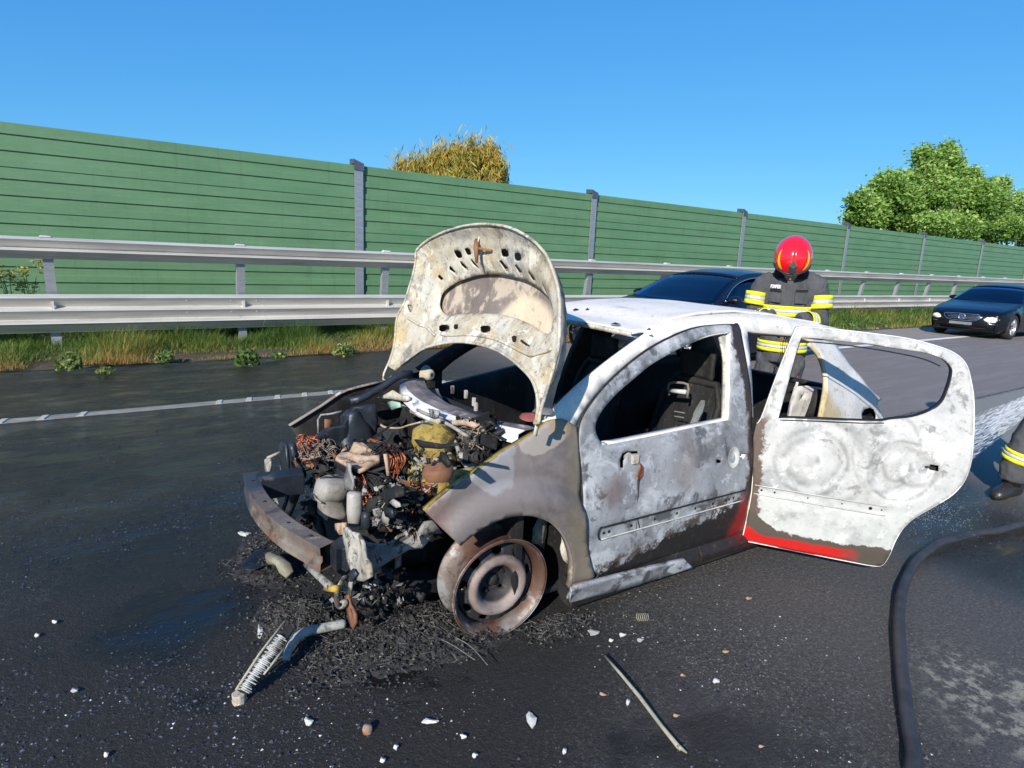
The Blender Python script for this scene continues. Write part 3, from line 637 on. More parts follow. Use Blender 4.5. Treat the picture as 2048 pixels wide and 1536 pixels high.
fend_m = burnt('fender_brown', [(.25, (.12, .105, .105)), (.5, (.165, .145, .145)), (.75, (.19, .165, .155))],
    [(2.2, .50, .66, (.055, .05, .048), .6, 6), (3, .60, .70, (.22, .20, .195), .5, 3), (20, .68, .74, (.4, .38, .35), .3, 5)],
    [lambda g, co: (g.mul(g.blob(g.warp(6, .16), (-.74, .06, .80), .125, .9), .85), (.23, .23, .245)), lambda g, co: (g.mul(g.blob(g.warp(7, .14), (-.99, .1, .70), .10, .9), .8), (.21, .185, .18)),
     lambda g, co: (g.mul(g.blob(g.warp(7, .14), (-.50, .04, .92), .13, .93), .8), (.30, .265, .24)), lambda g, co: (g.mul(g.blob(g.warp(7, .1), (-.40, .04, .93), .075, .8), .7), (.30, .21, .12)),
     lambda g, co: (g.mul(g.step(g.add(zr(g)[0], g.mul(g.sub(g.noise(7, 6, .7), .5), .15)), -.42, -.34), .45), (.13, .11, .06)),
     lambda g, co: (g.mul(g.blob(co, (-1.0, .1, .60), .14, .5), .6), (.16, .10, .09))], rough=.5, bump=.08, grain=.15)
# ---------------------------------------------------------------- panels of the near side
body = empty('body', (0, 0, 0), 0, wreck)
# roof
hx = lambda Y: .13-.10*(1-((Y-.75)/.55)**2)      # header line
_rail = sorted([(p[0], p[1]) for p in sides([(1306, 662), (1345, 642), (1400, 632), (1480, 627), (1560, 634), (1640, 648), (1700, 664)])])
def railz(X): return interp(X, _rail)
def rooff(u, v):
    Y = .20+1.10*v; X0 = hx(Y); X = X0+(1.72-X0)*u; ze = railz(X)
    Y = .75+(Y-.75)/.55*(.75-Ys(X, ze)-.02); z = ze+.004+(.020+.006*math.sin(X*2))*(1-abs((Y-.75)/.55)**2.4)-.012*math.exp(-((X-X0)/.12))
    z += .006*noise.noise(Vector((X*3, Y*3, 0)))
    return (X, Y, z)
roof = MB().grid(rooff, 40, 30).build('roof', roofm, wreck, smooth=True, solid=.012, off=-1)
def header(u, v):
    p = rooff(0, v); k = [(0, 0), (-.008, -.008), (-.002, -.022), (.06, -.030)][int(round(u*3))]; return (p[0]+k[0], p[1], p[2]+k[1])
MB().grid(header, 3, 30).build('roof_header', cream, roof, smooth=True, solid=.004)
MB().grid(lambda u, v: (lambda p: (p[0]+.02*(u-.5), p[1], p[2]-.03-.03*u))(rooff(1, v)), 4, 20).build('roof_rear_rail', roofm, roof, smooth=True, solid=.02)
for (px, py, r_) in ((1152, 610, .02), (1232, 629, .022), (1300, 636, .010), (1175, 612, .012)):      # flakes lying fused to the roof
    p = cat_(px, py, Z=1.345); z_ = rooff((p[0]-.05)/1.65, (p[1]-.2)/1.1)[2]
    V = [(p[0]+r_*1.6*math.cos(a)*random.uniform(.6, 1), p[1]+r_*math.sin(a)*random.uniform(.6, 1), z_+.006) for a in np.linspace(0, 6.28, 8)[:-1]]+[(p[0], p[1], z_+.016)]
    mesh('burnt_flake', V, [(i, (i+1) % 7, 7) for i in range(7)], dark, roof)
# near-side frame: A pillar, roof rail, B pillar, C pillar
pil_out = sides([(1093, 845), (1093, 845), (1140, 795), (1180, 757), (1235, 712), (1290, 672), (1306, 662), (1345, 642), (1400, 632), (1480, 627), (1560, 634), (1640, 648), (1700, 663), (1705, 672), (1705, 672)])+sides([(1600, 662), (1606, 672), (1560, 668), (1500, 662), (1500, 662), (1510, 760), (1512, 850), (1510, 960), (1492, 1075), (1485, 1090), (1485, 1090), (1460, 1085), (1460, 1085), (1478, 980), (1490, 850), (1475, 740), (1465, 668), (1465, 668), (1400, 664), (1340, 684), (1270, 722), (1215, 770), (1180, 812), (1160, 845), (1155, 858), (1155, 858)])
_m = {}
panel('side_frame', cr(pil_out, 4), [], fside(.018), roofm, wreck, .05, .035, off=-1)
# gap seal line between pillar and door is left open; black rain channel along the roof rail
ch = [side(*p, -.002) for p in ((1500, 628), (1430, 640), (1370, 655), (1310, 690), (1240, 742), (1190, 790))]
# ---- front door
fd_out = sides([(1185, 1166), (1185, 1166), (1176, 1100), (1170, 1040), (1167, 980), (1163, 930), (1158, 885), (1161, 848), (1180, 813), (1217, 768), (1275, 716), (1330, 681), (1390, 657), (1440, 650), (1474, 649), (1479, 651), (1490, 700), (1501, 770), (1505, 840), (1507, 905), (1504, 965), (1495, 1020), (1486, 1068), (1480, 1082), (1470, 1090), (1400, 1110), (1330, 1129), (1260, 1147), (1195, 1163), (1185, 1166)])
fd_win = sides([(1216, 889), (1200, 884), (1191, 862), (1193, 842), (1208, 815), (1235, 785), (1270, 755), (1308, 725), (1370, 691), (1420, 672), (1462, 665), (1462, 665), (1460, 690), (1460, 760), (1457, 840), (1457, 840), (1380, 856), (1300, 873)])
mold_z = lambda X: .415+.005*X
def relfd(X, Z):
    y = 0
    d = Z-mold_z(X)
    if abs(d) < .035 and -.20 < X < .80: y += .008
    y += .010*math.exp(-(((X-.69)/.05)**2+((Z-.70)/.05)**2))      # cup behind the handle
    y += .006*noise.noise(Vector((X*3, Z*3, 2)))
    return y
h1 = [side(*Z7(*p)) for p in ((1100, 325), (1115, 318), (1130, 325), (1145, 330), (1140, 345), (1120, 350), (1105, 348))]
h2 = [side(*Z7(*p)) for p in ((1293, 283), (1305, 283), (1305, 268), (1345, 266), (1350, 300), (1335, 302), (1333, 316), (1312, 316), (1312, 303), (1293, 300))]
h3 = [side(*Z7(*p)) for p in ((322, 385), (322, 320), (340, 275), (380, 252), (468, 250), (470, 272), (400, 275), (372, 290), (352, 330), (350, 385))]
fdoor = panel('front_door', cr(fd_out, 4), [cr(fd_win, 4), h1, h2, h3], fside(0, rel=relfd), fdoor_m, wreck, .022, .005, off=-1)
# inner skin and door edge
inner = panel('inner_panel', cr(fd_out, 3), [cr(fd_win, 3)], fside(.05), dark, fdoor, .06, .008)
def ribbon(name, path, mat, parent, w_=.03, dyo=0, t=.006):      # folded edge flange following a side path, running inboard
    q = MB(); n = len(path)
    for (X, Z) in path: pass
    V = []
    for X, Z in path: y = Ys(X, Z)+dyo; V += [(X, y, Z), (X, y+w_, Z)]
    q.add(V, [(2*i, 2*i+1, 2*i+3, 2*i+2) for i in range(n-1)])
    return q.build(name, mat, parent, smooth=True, solid=t)
ribbon('window_flange', cr(fd_win, 4)+[cr(fd_win, 4)[0]], roofm, fdoor, .045, .002)
ribbon('door_edge', cr(fd_out, 4), dark, fdoor, .055, .004, .003)
# inner glass-run ledge at the foot of the window, with slots
ledge = sides([(1205, 884), (1218, 896), (1300, 880), (1380, 864), (1470, 846), (1470, 838), (1380, 853), (1300, 870), (1222, 886)], dy=.02)
panel('window_ledge', ledge, [], fside(.028), cream, fdoor, .05, .004)
gr_ = sides([(1447, 676), (1447, 676), (1462, 668), (1462, 668), (1470, 760), (1472, 845), (1472, 845), (1452, 848), (1452, 848), (1456, 780), (1455, 720)])
panel('glass_guide', cr(gr_, 3), [], fside(.03), cream, fdoor, .05, .012)
# moulding channel: two raised lips and a row of clip holes
for dz in (.030, -.030):
    pts = [(X, Ys(X, mold_z(X)+dz)-.002, mold_z(X)+dz) for X in np.linspace(-.185, .80, 24)]
    MB().tube(pts, .0035, 6).build('moulding_lip', dark if dz > 0 else greyp, fdoor, smooth=True)
pts = [(-.185-.018*math.sin(a), Ys(-.19, .4)-.002, mold_z(-.19)+.030*math.cos(a)) for a in np.linspace(0, math.pi, 8)]
MB().tube(pts, .0035, 6).build('moulding_lip', dark, fdoor, smooth=True)
blackm = plain('hole_black', (.004, .004, .004), .9)
ho = None
for X in (-.165, -.135, .0, .15, .30, .43, .56, .66, .685, .72):
    o = MB().lathe([(0, 0), (.0075, 0)], 10, Matrix.Translation((X, Ys(X, mold_z(X))+.0045, mold_z(X)-.004)) @ Matrix.Rotation(R(90), 4, 'X')).build('clip_hole', blackm, fdoor)
# handle recess (bowl) and mirror stump with hanging wires
def bowl(cx, cz, r_, depth, mat, parent, name='handle_recess', far=False):
    q = MB(); V = []
    def fn(u, v):
        a = v*2*math.pi; rr = r_*u; X = cx+rr*math.cos(a); Z = cz+rr*math.sin(a)*1.05; return (X, Ys(X, Z)-.003+depth*(1-u**2), Z)
    return MB().grid(fn, 8, 28).build(name, mat, parent, smooth=True)
hp_ = side(*Z7(1235, 300))
def bulge(u, v):      # dished plate round the handle
    a = v*2*math.pi; rr = u*.055; X = hp_[0]+rr*math.cos(a)*.8; Z = hp_[1]+rr*math.sin(a); return (X, Ys(X, Z)-.004+.016*(math.cos(u*math.pi)+1)/2-.003*u, Z)
MB().grid(bulge, 10, 28).build('handle_recess', greyp, fdoor, smooth=True)
ms = side(*Z7(425, 300)); 
q = MB(); y0 = Ys(*ms)
q.lathe([(0, -.03), (.018, -.03), (.02, -.012), (.012, .0)], 12, Matrix.Translation((ms[0]-.012, y0-.0, ms[1])) @ Matrix.Rotation(R(90), 4, 'X')).box((ms[0]-.01, y0-.015, ms[1]-.03), (ms[0]+.03, y0+.01, ms[1]+.012))
q.build('mirror_stump', cream, fdoor, bevel=.003)
wb = side(*Z7(468, 400)); wbot = side(*Z7(478, 880))
q = MB()
for i in range(14):
    a = random.uniform(-.013, .013); q.tube([(ms[0]+.02, y0-.02, ms[1]-.02), (wb[0]+a, y0-.028+a*.5, wb[1]+.02), (wb[0]+a*1.3, y0-.025, wb[1]-.02), (wb[0]+.002, y0-.02, wb[1]-.05)], .0028, 5)
q.build('mirror_wiring', copper, fdoor, smooth=True)
MB().tube([(wb[0]+.002, y0-.02, wb[1]-.045), (wb[0]+.004, y0-.02, wb[1]-.16), (wb[0]+.016, y0-.022, wb[1]-.25), (wbot[0]+.008, y0-.02, wbot[1])], .0025, 5).tube([(wb[0]-.002, y0-.016, wb[1]-.045), (wb[0]-.001, y0-.017, wb[1]-.2), (wbot[0]-.01, y0-.017, wbot[1]+.01), (wbot[0]-.015, y0-.02, wbot[1]-.01)], .002, 5).build('hanging_cable', dark, fdoor)
# window regulator blade standing out of the door
pA = cat_(*Z5(1150, 1105), Y=.09); pB = cat_(*Z5(1235, 900), Y=.16)
def blade(t, w_): 
    p = pA+(pB-pA)*t; return [(p[0]-w_, p[1]-.012, p[2]), (p[0]+w_, p[1]-.012, p[2]+.004), (p[0]+w_, p[1]+.012, p[2]+.004), (p[0]-w_, p[1]+.012, p[2])]
MB().loft([blade(-.1, .014), blade(.35, .016), blade(.55, .022), blade(.8, .016), blade(1.02, .004)]).build('window_regulator', burnt('dull_alloy', [(.3, (.10, .11, .10)), (.7, (.26, .27, .25))]), fdoor, bevel=.003)
# ---- sill
sillm = burnt('sill_ash', [(.3, (.07, .07, .075)), (.5, (.30, .31, .33)), (.7, (.52, .54, .56))], [(9, .5, .6, (.03, .03, .03), .8, 3)], rough=.5)
sl_o = sides([(1140, 1205), (1140, 1205), (1145, 1176), (1145, 1176), (1260, 1147), (1370, 1120), (1370, 1120), (1387, 1136), (1387, 1136), (1270, 1172)], dy=-.04)
panel('sill_plate', cr(sl_o, 3), [], lambda X, Z: (X, Ys(X, Z)-.042, Z), sillm if True else greyp, wreck, .03, .02, off=-1)
mb = MB(); 
mb.loft([[(X, .03, .055), (X, .015, .10), (X, .03, .17), (X, .10, .19), (X, .16, .12), (X, .10, .06)] for X in np.linspace(-.30, 1.45, 14)])
mb.build('sill', dark, wreck, bevel=.006)
mb = MB(); mb.loft([[(X, WID-.03, .07), (X, WID-.015, .12), (X, WID-.03, .19), (X, WID-.10, .21), (X, WID-.16, .12), (X, WID-.10, .07)] for X in np.linspace(-.30, 1.45, 14)]); mb.build('sill', dark, wreck, bevel=.006)
redm = burnt('charred_red', [(.3, (.03, .008, .008)), (.5, (.10, .010, .010)), (.7, (.16, .014, .012))], [(7, .5, .6, (.02, .015, .015), .9, 3)], [lambda g, co: (g.step(g.add(zr(g)[0], g.mul(g.sub(g.noise(5, 5, .7), .5), .3)), .95, .72), (.018, .015, .015))], rough=.4, bump=.1)
MB().loft([[(X, -.004, .10), (X, -.006, .13), (X, .02, .175), (X, .06, .18), (X, .05, .11)] for X in np.linspace(.52, 1.30, 8)]).build('painted_sill', redm, wreck, bevel=.004)
# ---- near front fender
fe = [(848, 1021), (848, 1021), (900, 978), (960, 937), (1005, 905), (1045, 882), (1078, 860), (1096, 842), (1125, 838), (1154, 853), (1154, 853), (1158, 900), (1163, 960), (1167, 1020), (1170, 1080), (1178, 1130), (1183, 1160), (1150, 1176), (1140, 1178), (1140, 1178), (1145, 1150), (1145, 1120), (1138, 1092), (1124, 1066), (1104, 1047), (1078, 1035), (1050, 1031), (1015, 1035), (980, 1048), (950, 1065), (918, 1090), (918, 1090), (885, 1058)]
fe_o = cr(sides(fe), 4)
AC = (-.60, .245)      # arch centre in X, Z
def relfe(X, Z):
    r_ = math.hypot(X-AC[0], Z-AC[1]); y = 0
    y += -.022*math.exp(-((r_-.40)/.06)**2)*(1 if Z > .2 else .3)+.018*math.exp(-((r_-.47)/.035)**2)
    y += .10*max(0, (Z-.80))*(1 if X < -.3 else 0)*max(0, min(1, (-.45-X)/.2))
    y += .004*noise.noise(Vector((X*4, Z*4, 7)))
    return y
fender = panel('front_fender', fe_o, [], fside(0, rel=relfe), fend_m, wreck, .022, .003, off=-1)
arch_pts = [sides([p])[0] for p in fe[19:31]]
ribbon('fender_lip', cr(arch_pts, 4, closed=False), tan, fender, .035, .0, .003)
top_pts = [sides([p])[0] for p in fe[1:9]]
def lip2(path, w_=.05):
    V = []
    for X, Z in path: y = Ys(X, Z)+relfe(X, Z); V += [(X, y, Z), (X+.01, y+w_, Z-.012)]
    return V
Vv = lip2(cr(top_pts, 4, closed=False)); mesh('fender_flange', Vv, [(2*i, 2*i+1, 2*i+3, 2*i+2) for i in range(len(Vv)//2-1)], olive, fender, smooth=True, solid=.004)
# wheel housing behind the wheel
def hs_(u, v):
    a = R(-15)+R(120)*u; return (AC[0]+.42*math.cos(a), .09+.32*v, AC[1]+.42*math.sin(a)*.88)
MB().grid(hs_, 30, 6).build('wheel_housing', dark, wreck, smooth=True, solid=.006)
o = panel('splash_plate', [cat_(*Z4(*p), Y=.25)[[0, 2]] for p in ((950, 685), (1000, 700), (1003, 780), (990, 830), (985, 890), (950, 860), (905, 850), (915, 760))], [], lambda a, b: (a, .25, b), cream, wreck, .05, .006)
o = panel('splash_plate', cr([cat_(*Z4(*p), Y=.06)[[0, 2]] for p in ((1080, 760), (1110, 790), (1150, 850), (1168, 920), (1170, 1030), (1160, 1100), (1165, 1010), (1150, 990), (1110, 960), (1090, 890), (1100, 830))], 3), [], lambda a, b: (a, .06, b), cream, wreck, .05, .006)
MB().box((-.27, .03, .08), (-.20, .30, .60)).build('arch_liner', dark, wreck)
# ---- far side
def mir(pts): return pts
far_frame_o = pil_out
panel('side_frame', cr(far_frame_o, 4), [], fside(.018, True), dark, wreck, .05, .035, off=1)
# far front door standing open, seen through the windscreen opening
def fdoorfar():
    hx_, hy_ = -.30, WID-.06; ph = R(17)
    pl = lambda u, z: (hx_+u*math.cos(ph), hy_+u*math.sin(ph)+.02*math.sin(z*3), z)
    out = cr([(0, .15), (0, .15), (.95, .17), (.95, .17), (.98, .5), (.98, .86), (.98, .86), (.5, .83), (.0, .80), (.0, .80)], 3)
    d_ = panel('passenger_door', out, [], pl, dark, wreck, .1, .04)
    fr = [pl(0, .8), pl(.1, .93), pl(.35, 1.15), pl(.6, 1.26), pl(.95, 1.27), pl(.98, .86)]
    return d_
fdoorfar()
panel('passenger_pillar', cr([(.60, .18), (.60, .18), (.66, .8), (.74, 1.27), (.74, 1.27), (.98, 1.27), (.98, 1.27), (.98, .8), (1.0, .18), (1.0, .18)], 3), [], fside(.03, True), dark, wreck, .08, .05)
rr = [(.84, .19), (.84, .19), (.84, .86), (.84, .86), (1.25, .87), (1.72, .90), (1.85, .85), (1.80, .55), (1.65, .5), (1.5, .2), (1.5, .2)]
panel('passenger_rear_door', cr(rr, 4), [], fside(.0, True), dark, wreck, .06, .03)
q = MB(); 
fr = [(.84, .86), (.87, 1.25), (1.2, 1.29), (1.5, 1.22), (1.78, .90)]
q.tube([(X, WID-Ys(X, Z)-.01, Z) for X, Z in cr(fr, 6, closed=False)], .022, 8); q.build('door_frame', dark, wreck, smooth=True)
ff = [(-1.22, .70), (-1.22, .70), (-1.05, .80), (-.85, .86), (-.66, .90), (-.3, .93), (-.3, .93), (-.28, .5), (-.28, .18), (-.28, .18), (-.20-.0, .2)][:9]+[(-.24, .35), (-.34, .5), (-.5, .58), (-.68, .58), (-.84, .5), (-.98, .42), (-.98, .42), (-1.15, .55)]
ffp = [cat_(*Z1(*p), Y=1.36)[[0, 2]] for p in ((475, 445), (600, 372), (740, 288), (880, 195), (960, 162), (1100, 128), (1250, 96))]
far_f = [tuple(p) for p in ffp]+[(-.28, .93), (-.27, .2), (-.32, .2), (-.36, .42), (-.5, .58), (-.68, .6), (-.86, .55), (-.98, .42), (-1.1, .5)]
frp = panel('passenger_fender', far_f, [], lambda X, Z: (X, 1.36+.06*max(0, X+1.2)-.5*max(0, Z-.8)*0, Z), dark, wreck, .05, .006)
MB().tube([(p[0], 1.35+.06*max(0, p[0]+1.2), p[1]) for p in ffp], .014, 6, flat=.5).build('fender_flange', tan, frp, smooth=True)
# inner wing rail on the far side, and the pale bracket under the bonnet hinge
t_ = [cat_(*Z9(*p), Y=1.22) for p in ((0, 480), (180, 440), (350, 340), (520, 250), (680, 130), (800, 70), (950, 60))]
MB().tube(t_, .022, 8).build('wing_rail', blue, wreck, smooth=True)
br_ = [cat_(*Z9(*p), X=-.72)[[1, 2]] for p in ((400, 430), (520, 390), (660, 310), (760, 370), (900, 400), (925, 460), (860, 480), (620, 440))]
panel('hinge_bracket', br_, [], lambda a, b: (-.72, a, b), cream, wreck, .06, .008)
# far strut tower, wiper motor bracket with round boss
def cyl(c, r0, r1, h_, n=24, tilt=(0, 0)):
    M = Matrix.Translation(c) @ Matrix.Rotation(tilt[0], 4, 'X') @ Matrix.Rotation(tilt[1], 4, 'Y'); return M, [(0, h_), (r1*.8, h_), (r1, h_*.93), (r0, 0)]
pt = cat_(*Z1(1040, 400), Y=1.12)
def wob(V, k, s_, o=0):
    return [tuple(np.array(p)+k*np.array([noise.noise(Vector(p)*s_+Vector((o, 0, 0))), noise.noise(Vector(p)*s_+Vector((0, o+5, 0))), noise.noise(Vector(p)*s_+Vector((0, 9, o)))])) for p in V]
def wlathe(name, c, prof, mat, k=.01, s_=9, tilt=(0, 0), n=32, parent=None, o=0):
    M = Matrix.Translation(c) @ Matrix.Rotation(tilt[0], 4, 'X') @ Matrix.Rotation(tilt[1], 4, 'Y')
    q = MB().lathe(prof, n, M); q.v = wob(q.v, k, s_, o); return q.build(name, mat, parent or wreck, smooth=True)
wlathe('strut_tower', (pt[0], pt[1]+.05, .36), [(0, .40), (.05, .40), (.075, .38), (.09, .31), (.085, .24), (.11, .2), (.13, 0)], blue, .05, 9)
p = cat_(*Z2(405, 1078), Y=1.30)
wlathe('hinge_boss', (p[0], p[1], p[2]), [(.012, .035), (.022, .035), (.034, .02), (.036, 0), (.05, -.02)], cream, .003, 20, (R(90), R(20)))
# cowl: bright front lip, charred shelf behind
cw = cr([(-.60, 1.30, .875), (-.685, 1.05, .872), (-.715, .75, .866), (-.67, .45, .862), (-.53, .17, .868)], 8, closed=False)
def cowl(prof, name, mat, k=.006):
    n = len(cw); V = []
    for i, p in enumerate(cw):
        for (dx, dz) in prof: V.append((p[0]+dx, p[1], p[2]+dz+k*noise.noise(Vector((p[1]*9, dx*30, 0)))))
    m = len(prof); return mesh(name, V, [(i*m+j, i*m+j+1, (i+1)*m+j+1, (i+1)*m+j) for i in range(n-1) for j in range(m-1)], mat, wreck, smooth=False, solid=.004)
cowl_w = burnt('cowl_ash_shade', [(.3, (.34, .34, .38)), (.5, (.60, .60, .62)), (.7, (.78, .77, .74))], [(9, .56, .66, (.08, .08, .09), .8, 4)], [lambda g, co: (g.step(zr(g)[1], 1.0, 1.2), (.06, .08, .12))], rough=.6)  # pale ash; the far end's shade is painted in as dark blue
cowl([(.02, -.045), (-.004, -.04), (0, 0), (.03, .012)], 'cowl_lip', cowl_w)
cowl_d = burnt('cowl_char', [(.3, (.05, .045, .05)), (.5, (.13, .11, .11)), (.7, (.30, .26, .25))], [(9, .56, .66, (.5, .48, .46), .6, 4)], rough=.7)
cowl([(.03, .012), (.09, .016), (.15, .004), (.16, -.05), (.24, -.06)], 'cowl_shelf', cowl_d)
MB().box((-.56, .1, .15), (-.53, 1.4, .80)).build('firewall', dark, wreck)
# ---------------------------------------------------------------- bonnet
AL = R(104); HP0 = np.array([-.6, .78, .9]); hu = np.array([0, 1., 0]); hv = np.array([-math.cos(AL), 0, math.sin(AL)]); hn = np.cross(hu, hv)
def hood_uv(px, py):
    o, d = cray(px, py); t = ((HP0-o)@hn)/(d@hn); p = o+t*d-HP0; return (p@hu, p@hv)
def hz(pts): return [hood_uv(*Z2(*p)) for p in pts]
ho_ = [(215, 1052), (215, 1052), (280, 985), (380, 905), (480, 867), (600, 850), (720, 860), (850, 895), (980, 960), (1100, 1050), (1180, 1130), (1225, 1220), (1242, 1320), (1232, 1400), (1215, 1425), (1250, 1425), (1265, 1345), (1300, 1230), (1345, 1090), (1372, 985), (1393, 880), (1391, 720), (1380, 560), (1352, 400), (1322, 290), (1292, 240), (1240, 180), (1150, 122), (1050, 88), (900, 75), (760, 85), (620, 120), (500, 170), (405, 235), (380, 300), (345, 400), (310, 500), (280, 600), (248, 670), (232, 740), (225, 820), (210, 910), (185, 985), (178, 1025)]
hood_o = cr(hz(ho_), 3)
op = cr(hz([(445, 600), (445, 560), (470, 490), (540, 430), (620, 395), (720, 368), (850, 365), (960, 385), (1060, 418), (1150, 475), (1215, 550), (1250, 640), (1255, 720), (1225, 775), (1190, 782), (1120, 740), (1040, 700), (950, 665), (850, 640), (750, 632), (640, 632), (560, 640), (500, 655), (465, 635)]), 3)
def rr_(x0, y0, x1, y1): 
    c = .22; dx, dy = (x1-x0)*c, (y1-y0)*c
    return hz([(x0+dx, y0), (x1-dx, y0), (x1, y0+dy), (x1, y1-dy), (x1-dx, y1), (x0+dx, y1), (x0, y1-dy), (x0, y0+dy)])
slots = [rr_(612, 222, 655, 268), rr_(688, 208, 722, 248), rr_(938, 215, 990, 263), rr_(1026, 240, 1080, 290), rr_(463, 725, 533, 775), rr_(560, 720, 592, 757), rr_(742, 730, 818, 780), rr_(980, 805, 1018, 852), rr_(288, 598, 306, 645),
         hz([(466, 385), (480, 380), (500, 405), (486, 418), (470, 400)]), hz([(549, 325), (562, 320), (583, 365), (580, 380), (566, 358), (552, 345)]), hz([(630, 290), (645, 290), (665, 330), (664, 350), (650, 340), (636, 315)]), hz([(708, 278), (720, 278), (738, 325), (730, 334), (714, 305)]),
         hz([(907, 290), (930, 285), (948, 330), (945, 352), (922, 350), (915, 315)]), hz([(1009, 315), (1030, 315), (1044, 355), (1045, 382), (1025, 380), (1015, 350)]), hz([(1105, 368), (1120, 365), (1137, 400), (1138, 430), (1122, 425), (1108, 395)]), hz([(1195, 450), (1205, 448), (1213, 490), (1210, 512), (1200, 500)]),
         hz([(1046, 835), (1058, 835), (1120, 878), (1118, 893), (1106, 888), (1046, 850)]), hz([(1230, 850), (1240, 850), (1243, 862), (1234, 868), (1229, 860)])]
_ho = np.array(hood_o); _op = np.array(op)
def hw(u, v, d):      # shape of the pressing along its normal (towards the viewer is negative)
    e = float(edgedist(np.array([u]), np.array([v]), _ho)[0]); top = max(0, (v-.52)/.3)
    w_ = -.03*(1-min(1, e/.05))+.035*(1-((u+.1)/.62)**2)-.09*top**2
    return w_, e
def hfn(d):
    def fn(u, v):
        w_, e = hw(u, v, d)
        if d == 0:
            eo = float(edgedist(np.array([u]), np.array([v]), _op)[0]); w_ += .022*math.exp(-eo/.03)-.012*math.exp(-((eo-.06)/.03)**2)+.004*noise.noise(Vector((u*9, v*9, 0)))
            w_ += -.010*math.exp(-((e-.07)/.025)**2)
        else: w_ += .045*min(1, e/.06)+.004
        p = HP0+u*hu+v*hv+w_*hn; return tuple(p)
    return fn
bonnet = panel('bonnet', hood_o, [], hfn(1), tan, wreck, .035, .003, off=1)
panel('bonnet_frame', hood_o, [op]+slots, hfn(0), cream, bonnet, .016, .003, off=1)
hmesh = lambda pts: [tuple(HP0+u*hu+v*hv-.015*hn) for u, v in hz(pts)]
# folded rims round the edge and the lower arch
el = hood_o+[hood_o[0]]; q = MB(); q.tube([hfn(0)(u*1.0, v) for u, v in el], .007, 6); q.build('bonnet_rim', cream, bonnet, smooth=True)
ar = cr(hz([(478, 790), (520, 800), (620, 793), (740, 800), (860, 828), (980, 880), (1060, 920), (1140, 945), (1210, 930), (1300, 905)]), 4, closed=False)
MB().tube([tuple(np.array(hfn(0)(u, v))-hn*.004) for u, v in ar], .008, 6).build('stiffening_bead', cream, bonnet, smooth=True)
ar = cr(hz([(285, 690), (330, 725), (380, 745), (420, 785), (440, 800)]), 4, closed=False)
MB().tube([tuple(np.array(hfn(0)(u, v))-hn*.004) for u, v in ar], .008, 6).build('stiffening_bead', cream, bonnet, smooth=True)
# latch
lt = [hood_uv(*Z2(*p)) for p in ((800, 160), (820, 220), (805, 320), (760, 240), (880, 225))]
L3 = lambda uv, w_: tuple(HP0+uv[0]*hu+uv[1]*hv+(w_+hw(uv[0], uv[1], 0)[0])*hn)
q = MB(); q.tube([L3(lt[0], -.01), L3(lt[1], -.05), L3(lt[2], -.06)], [.012, .014, .006], 6); q.tube([L3(lt[3], -.01), L3(lt[1], -.04), L3(lt[4], -.01)], .007, 6)
q.build('latch', rust, bonnet, smooth=True)
c0 = hood_uv(*Z2(805, 165)); q = MB(); q.tube([tuple(HP0+(c0[0]+.017*math.cos(a))*hu+(c0[1]+.022*math.sin(a))*hv+(-.02-.03*math.sin(a/2))*hn) for a in np.linspace(0, 6.28, 16)], .004, 5); q.build('latch_spring', greyp, bonnet)
# hinges
def h3(pts, w_=-.01): return [tuple(HP0+u*hu+v*hv+w_*hn) for u, v in hz(pts)]
MB().tube(h3([(232, 735), (200, 850), (150, 980), (108, 1075), (103, 1115), (125, 1130), (165, 1095)]), .007, 6).build('bonnet_hinge', cream, bonnet, smooth=True)
MB().tube(h3([(1240, 1380), (1205, 1395), (1180, 1440), (1165, 1510)]), .012, 6, flat=.6).build('bonnet_hinge', cream, bonnet, smooth=True)
# ---------------------------------------------------------------- rear door, swung open
PH = R(52); RH = np.array([.86, 0., 0.]); ra = np.array([math.cos(PH), -math.sin(PH), 0]); rn = np.array([-math.sin(PH), -math.cos(PH), 0])     # rn: outward
rdoor = empty('rear_door', (.86, 0, 0), -PH, wreck)       # local x along the door, -y outward, z up
def rd_uv(px, py, dy=0):
    o, d = cray(px, py); n_ = np.array([math.sin(PH), math.cos(PH), 0]); Yo = 0
    for _ in range(8):
        t = ((RH-o)@n_+Yo)/(d@n_); p = o+t*d; u, z = (p-RH)@ra, p[2]; Yo = rdY(u, z)+dy
    return (u, z)
def rdY(u, z):      # local +y is inboard
    return interp(z, [(.1, .03), (.2, .008), (.3, 0), (.45, -.01), (.6, 0), (.75, .015), (.85, .03), (1.0, .06), (1.15, .10), (1.3, .15)])+.06*max(0, (u-.4))**2*2
def rds(pts, conv=None): return [rd_uv(*(conv(*p) if conv else p)) for p in pts]
rd_o = cr(rds([(1484, 1078), (1484, 1078), (1493, 1040), (1503, 985), (1506, 920), (1505, 870), (1510, 850), (1522, 838), (1545, 775), (1570, 710), (1590, 662), (1598, 655), (1625, 655), (1680, 660), (1750, 668), (1820, 678), (1880, 694), (1912, 708), (1932, 728), (1942, 760), (1948, 800), (1948, 860), (1943, 920), (1930, 960), (1905, 990), (1870, 1012), (1835, 1032), (1810, 1052), (1792, 1080), (1778, 1112), (1765, 1130), (1745, 1132), (1700, 1124), (1620, 1108), (1550, 1094), (1490, 1082)]), 4)
rd_w = cr(rds([(1566, 836), (1556, 838), (1556, 838), (1575, 770), (1595, 700), (1603, 676), (1603, 676), (1640, 678), (1720, 686), (1800, 698), (1850, 706), (1885, 718), (1902, 735), (1903, 752), (1895, 780), (1883, 805), (1860, 822), (1825, 834), (1780, 839), (1760, 842), (1700, 841), (1640, 838)]), 4)
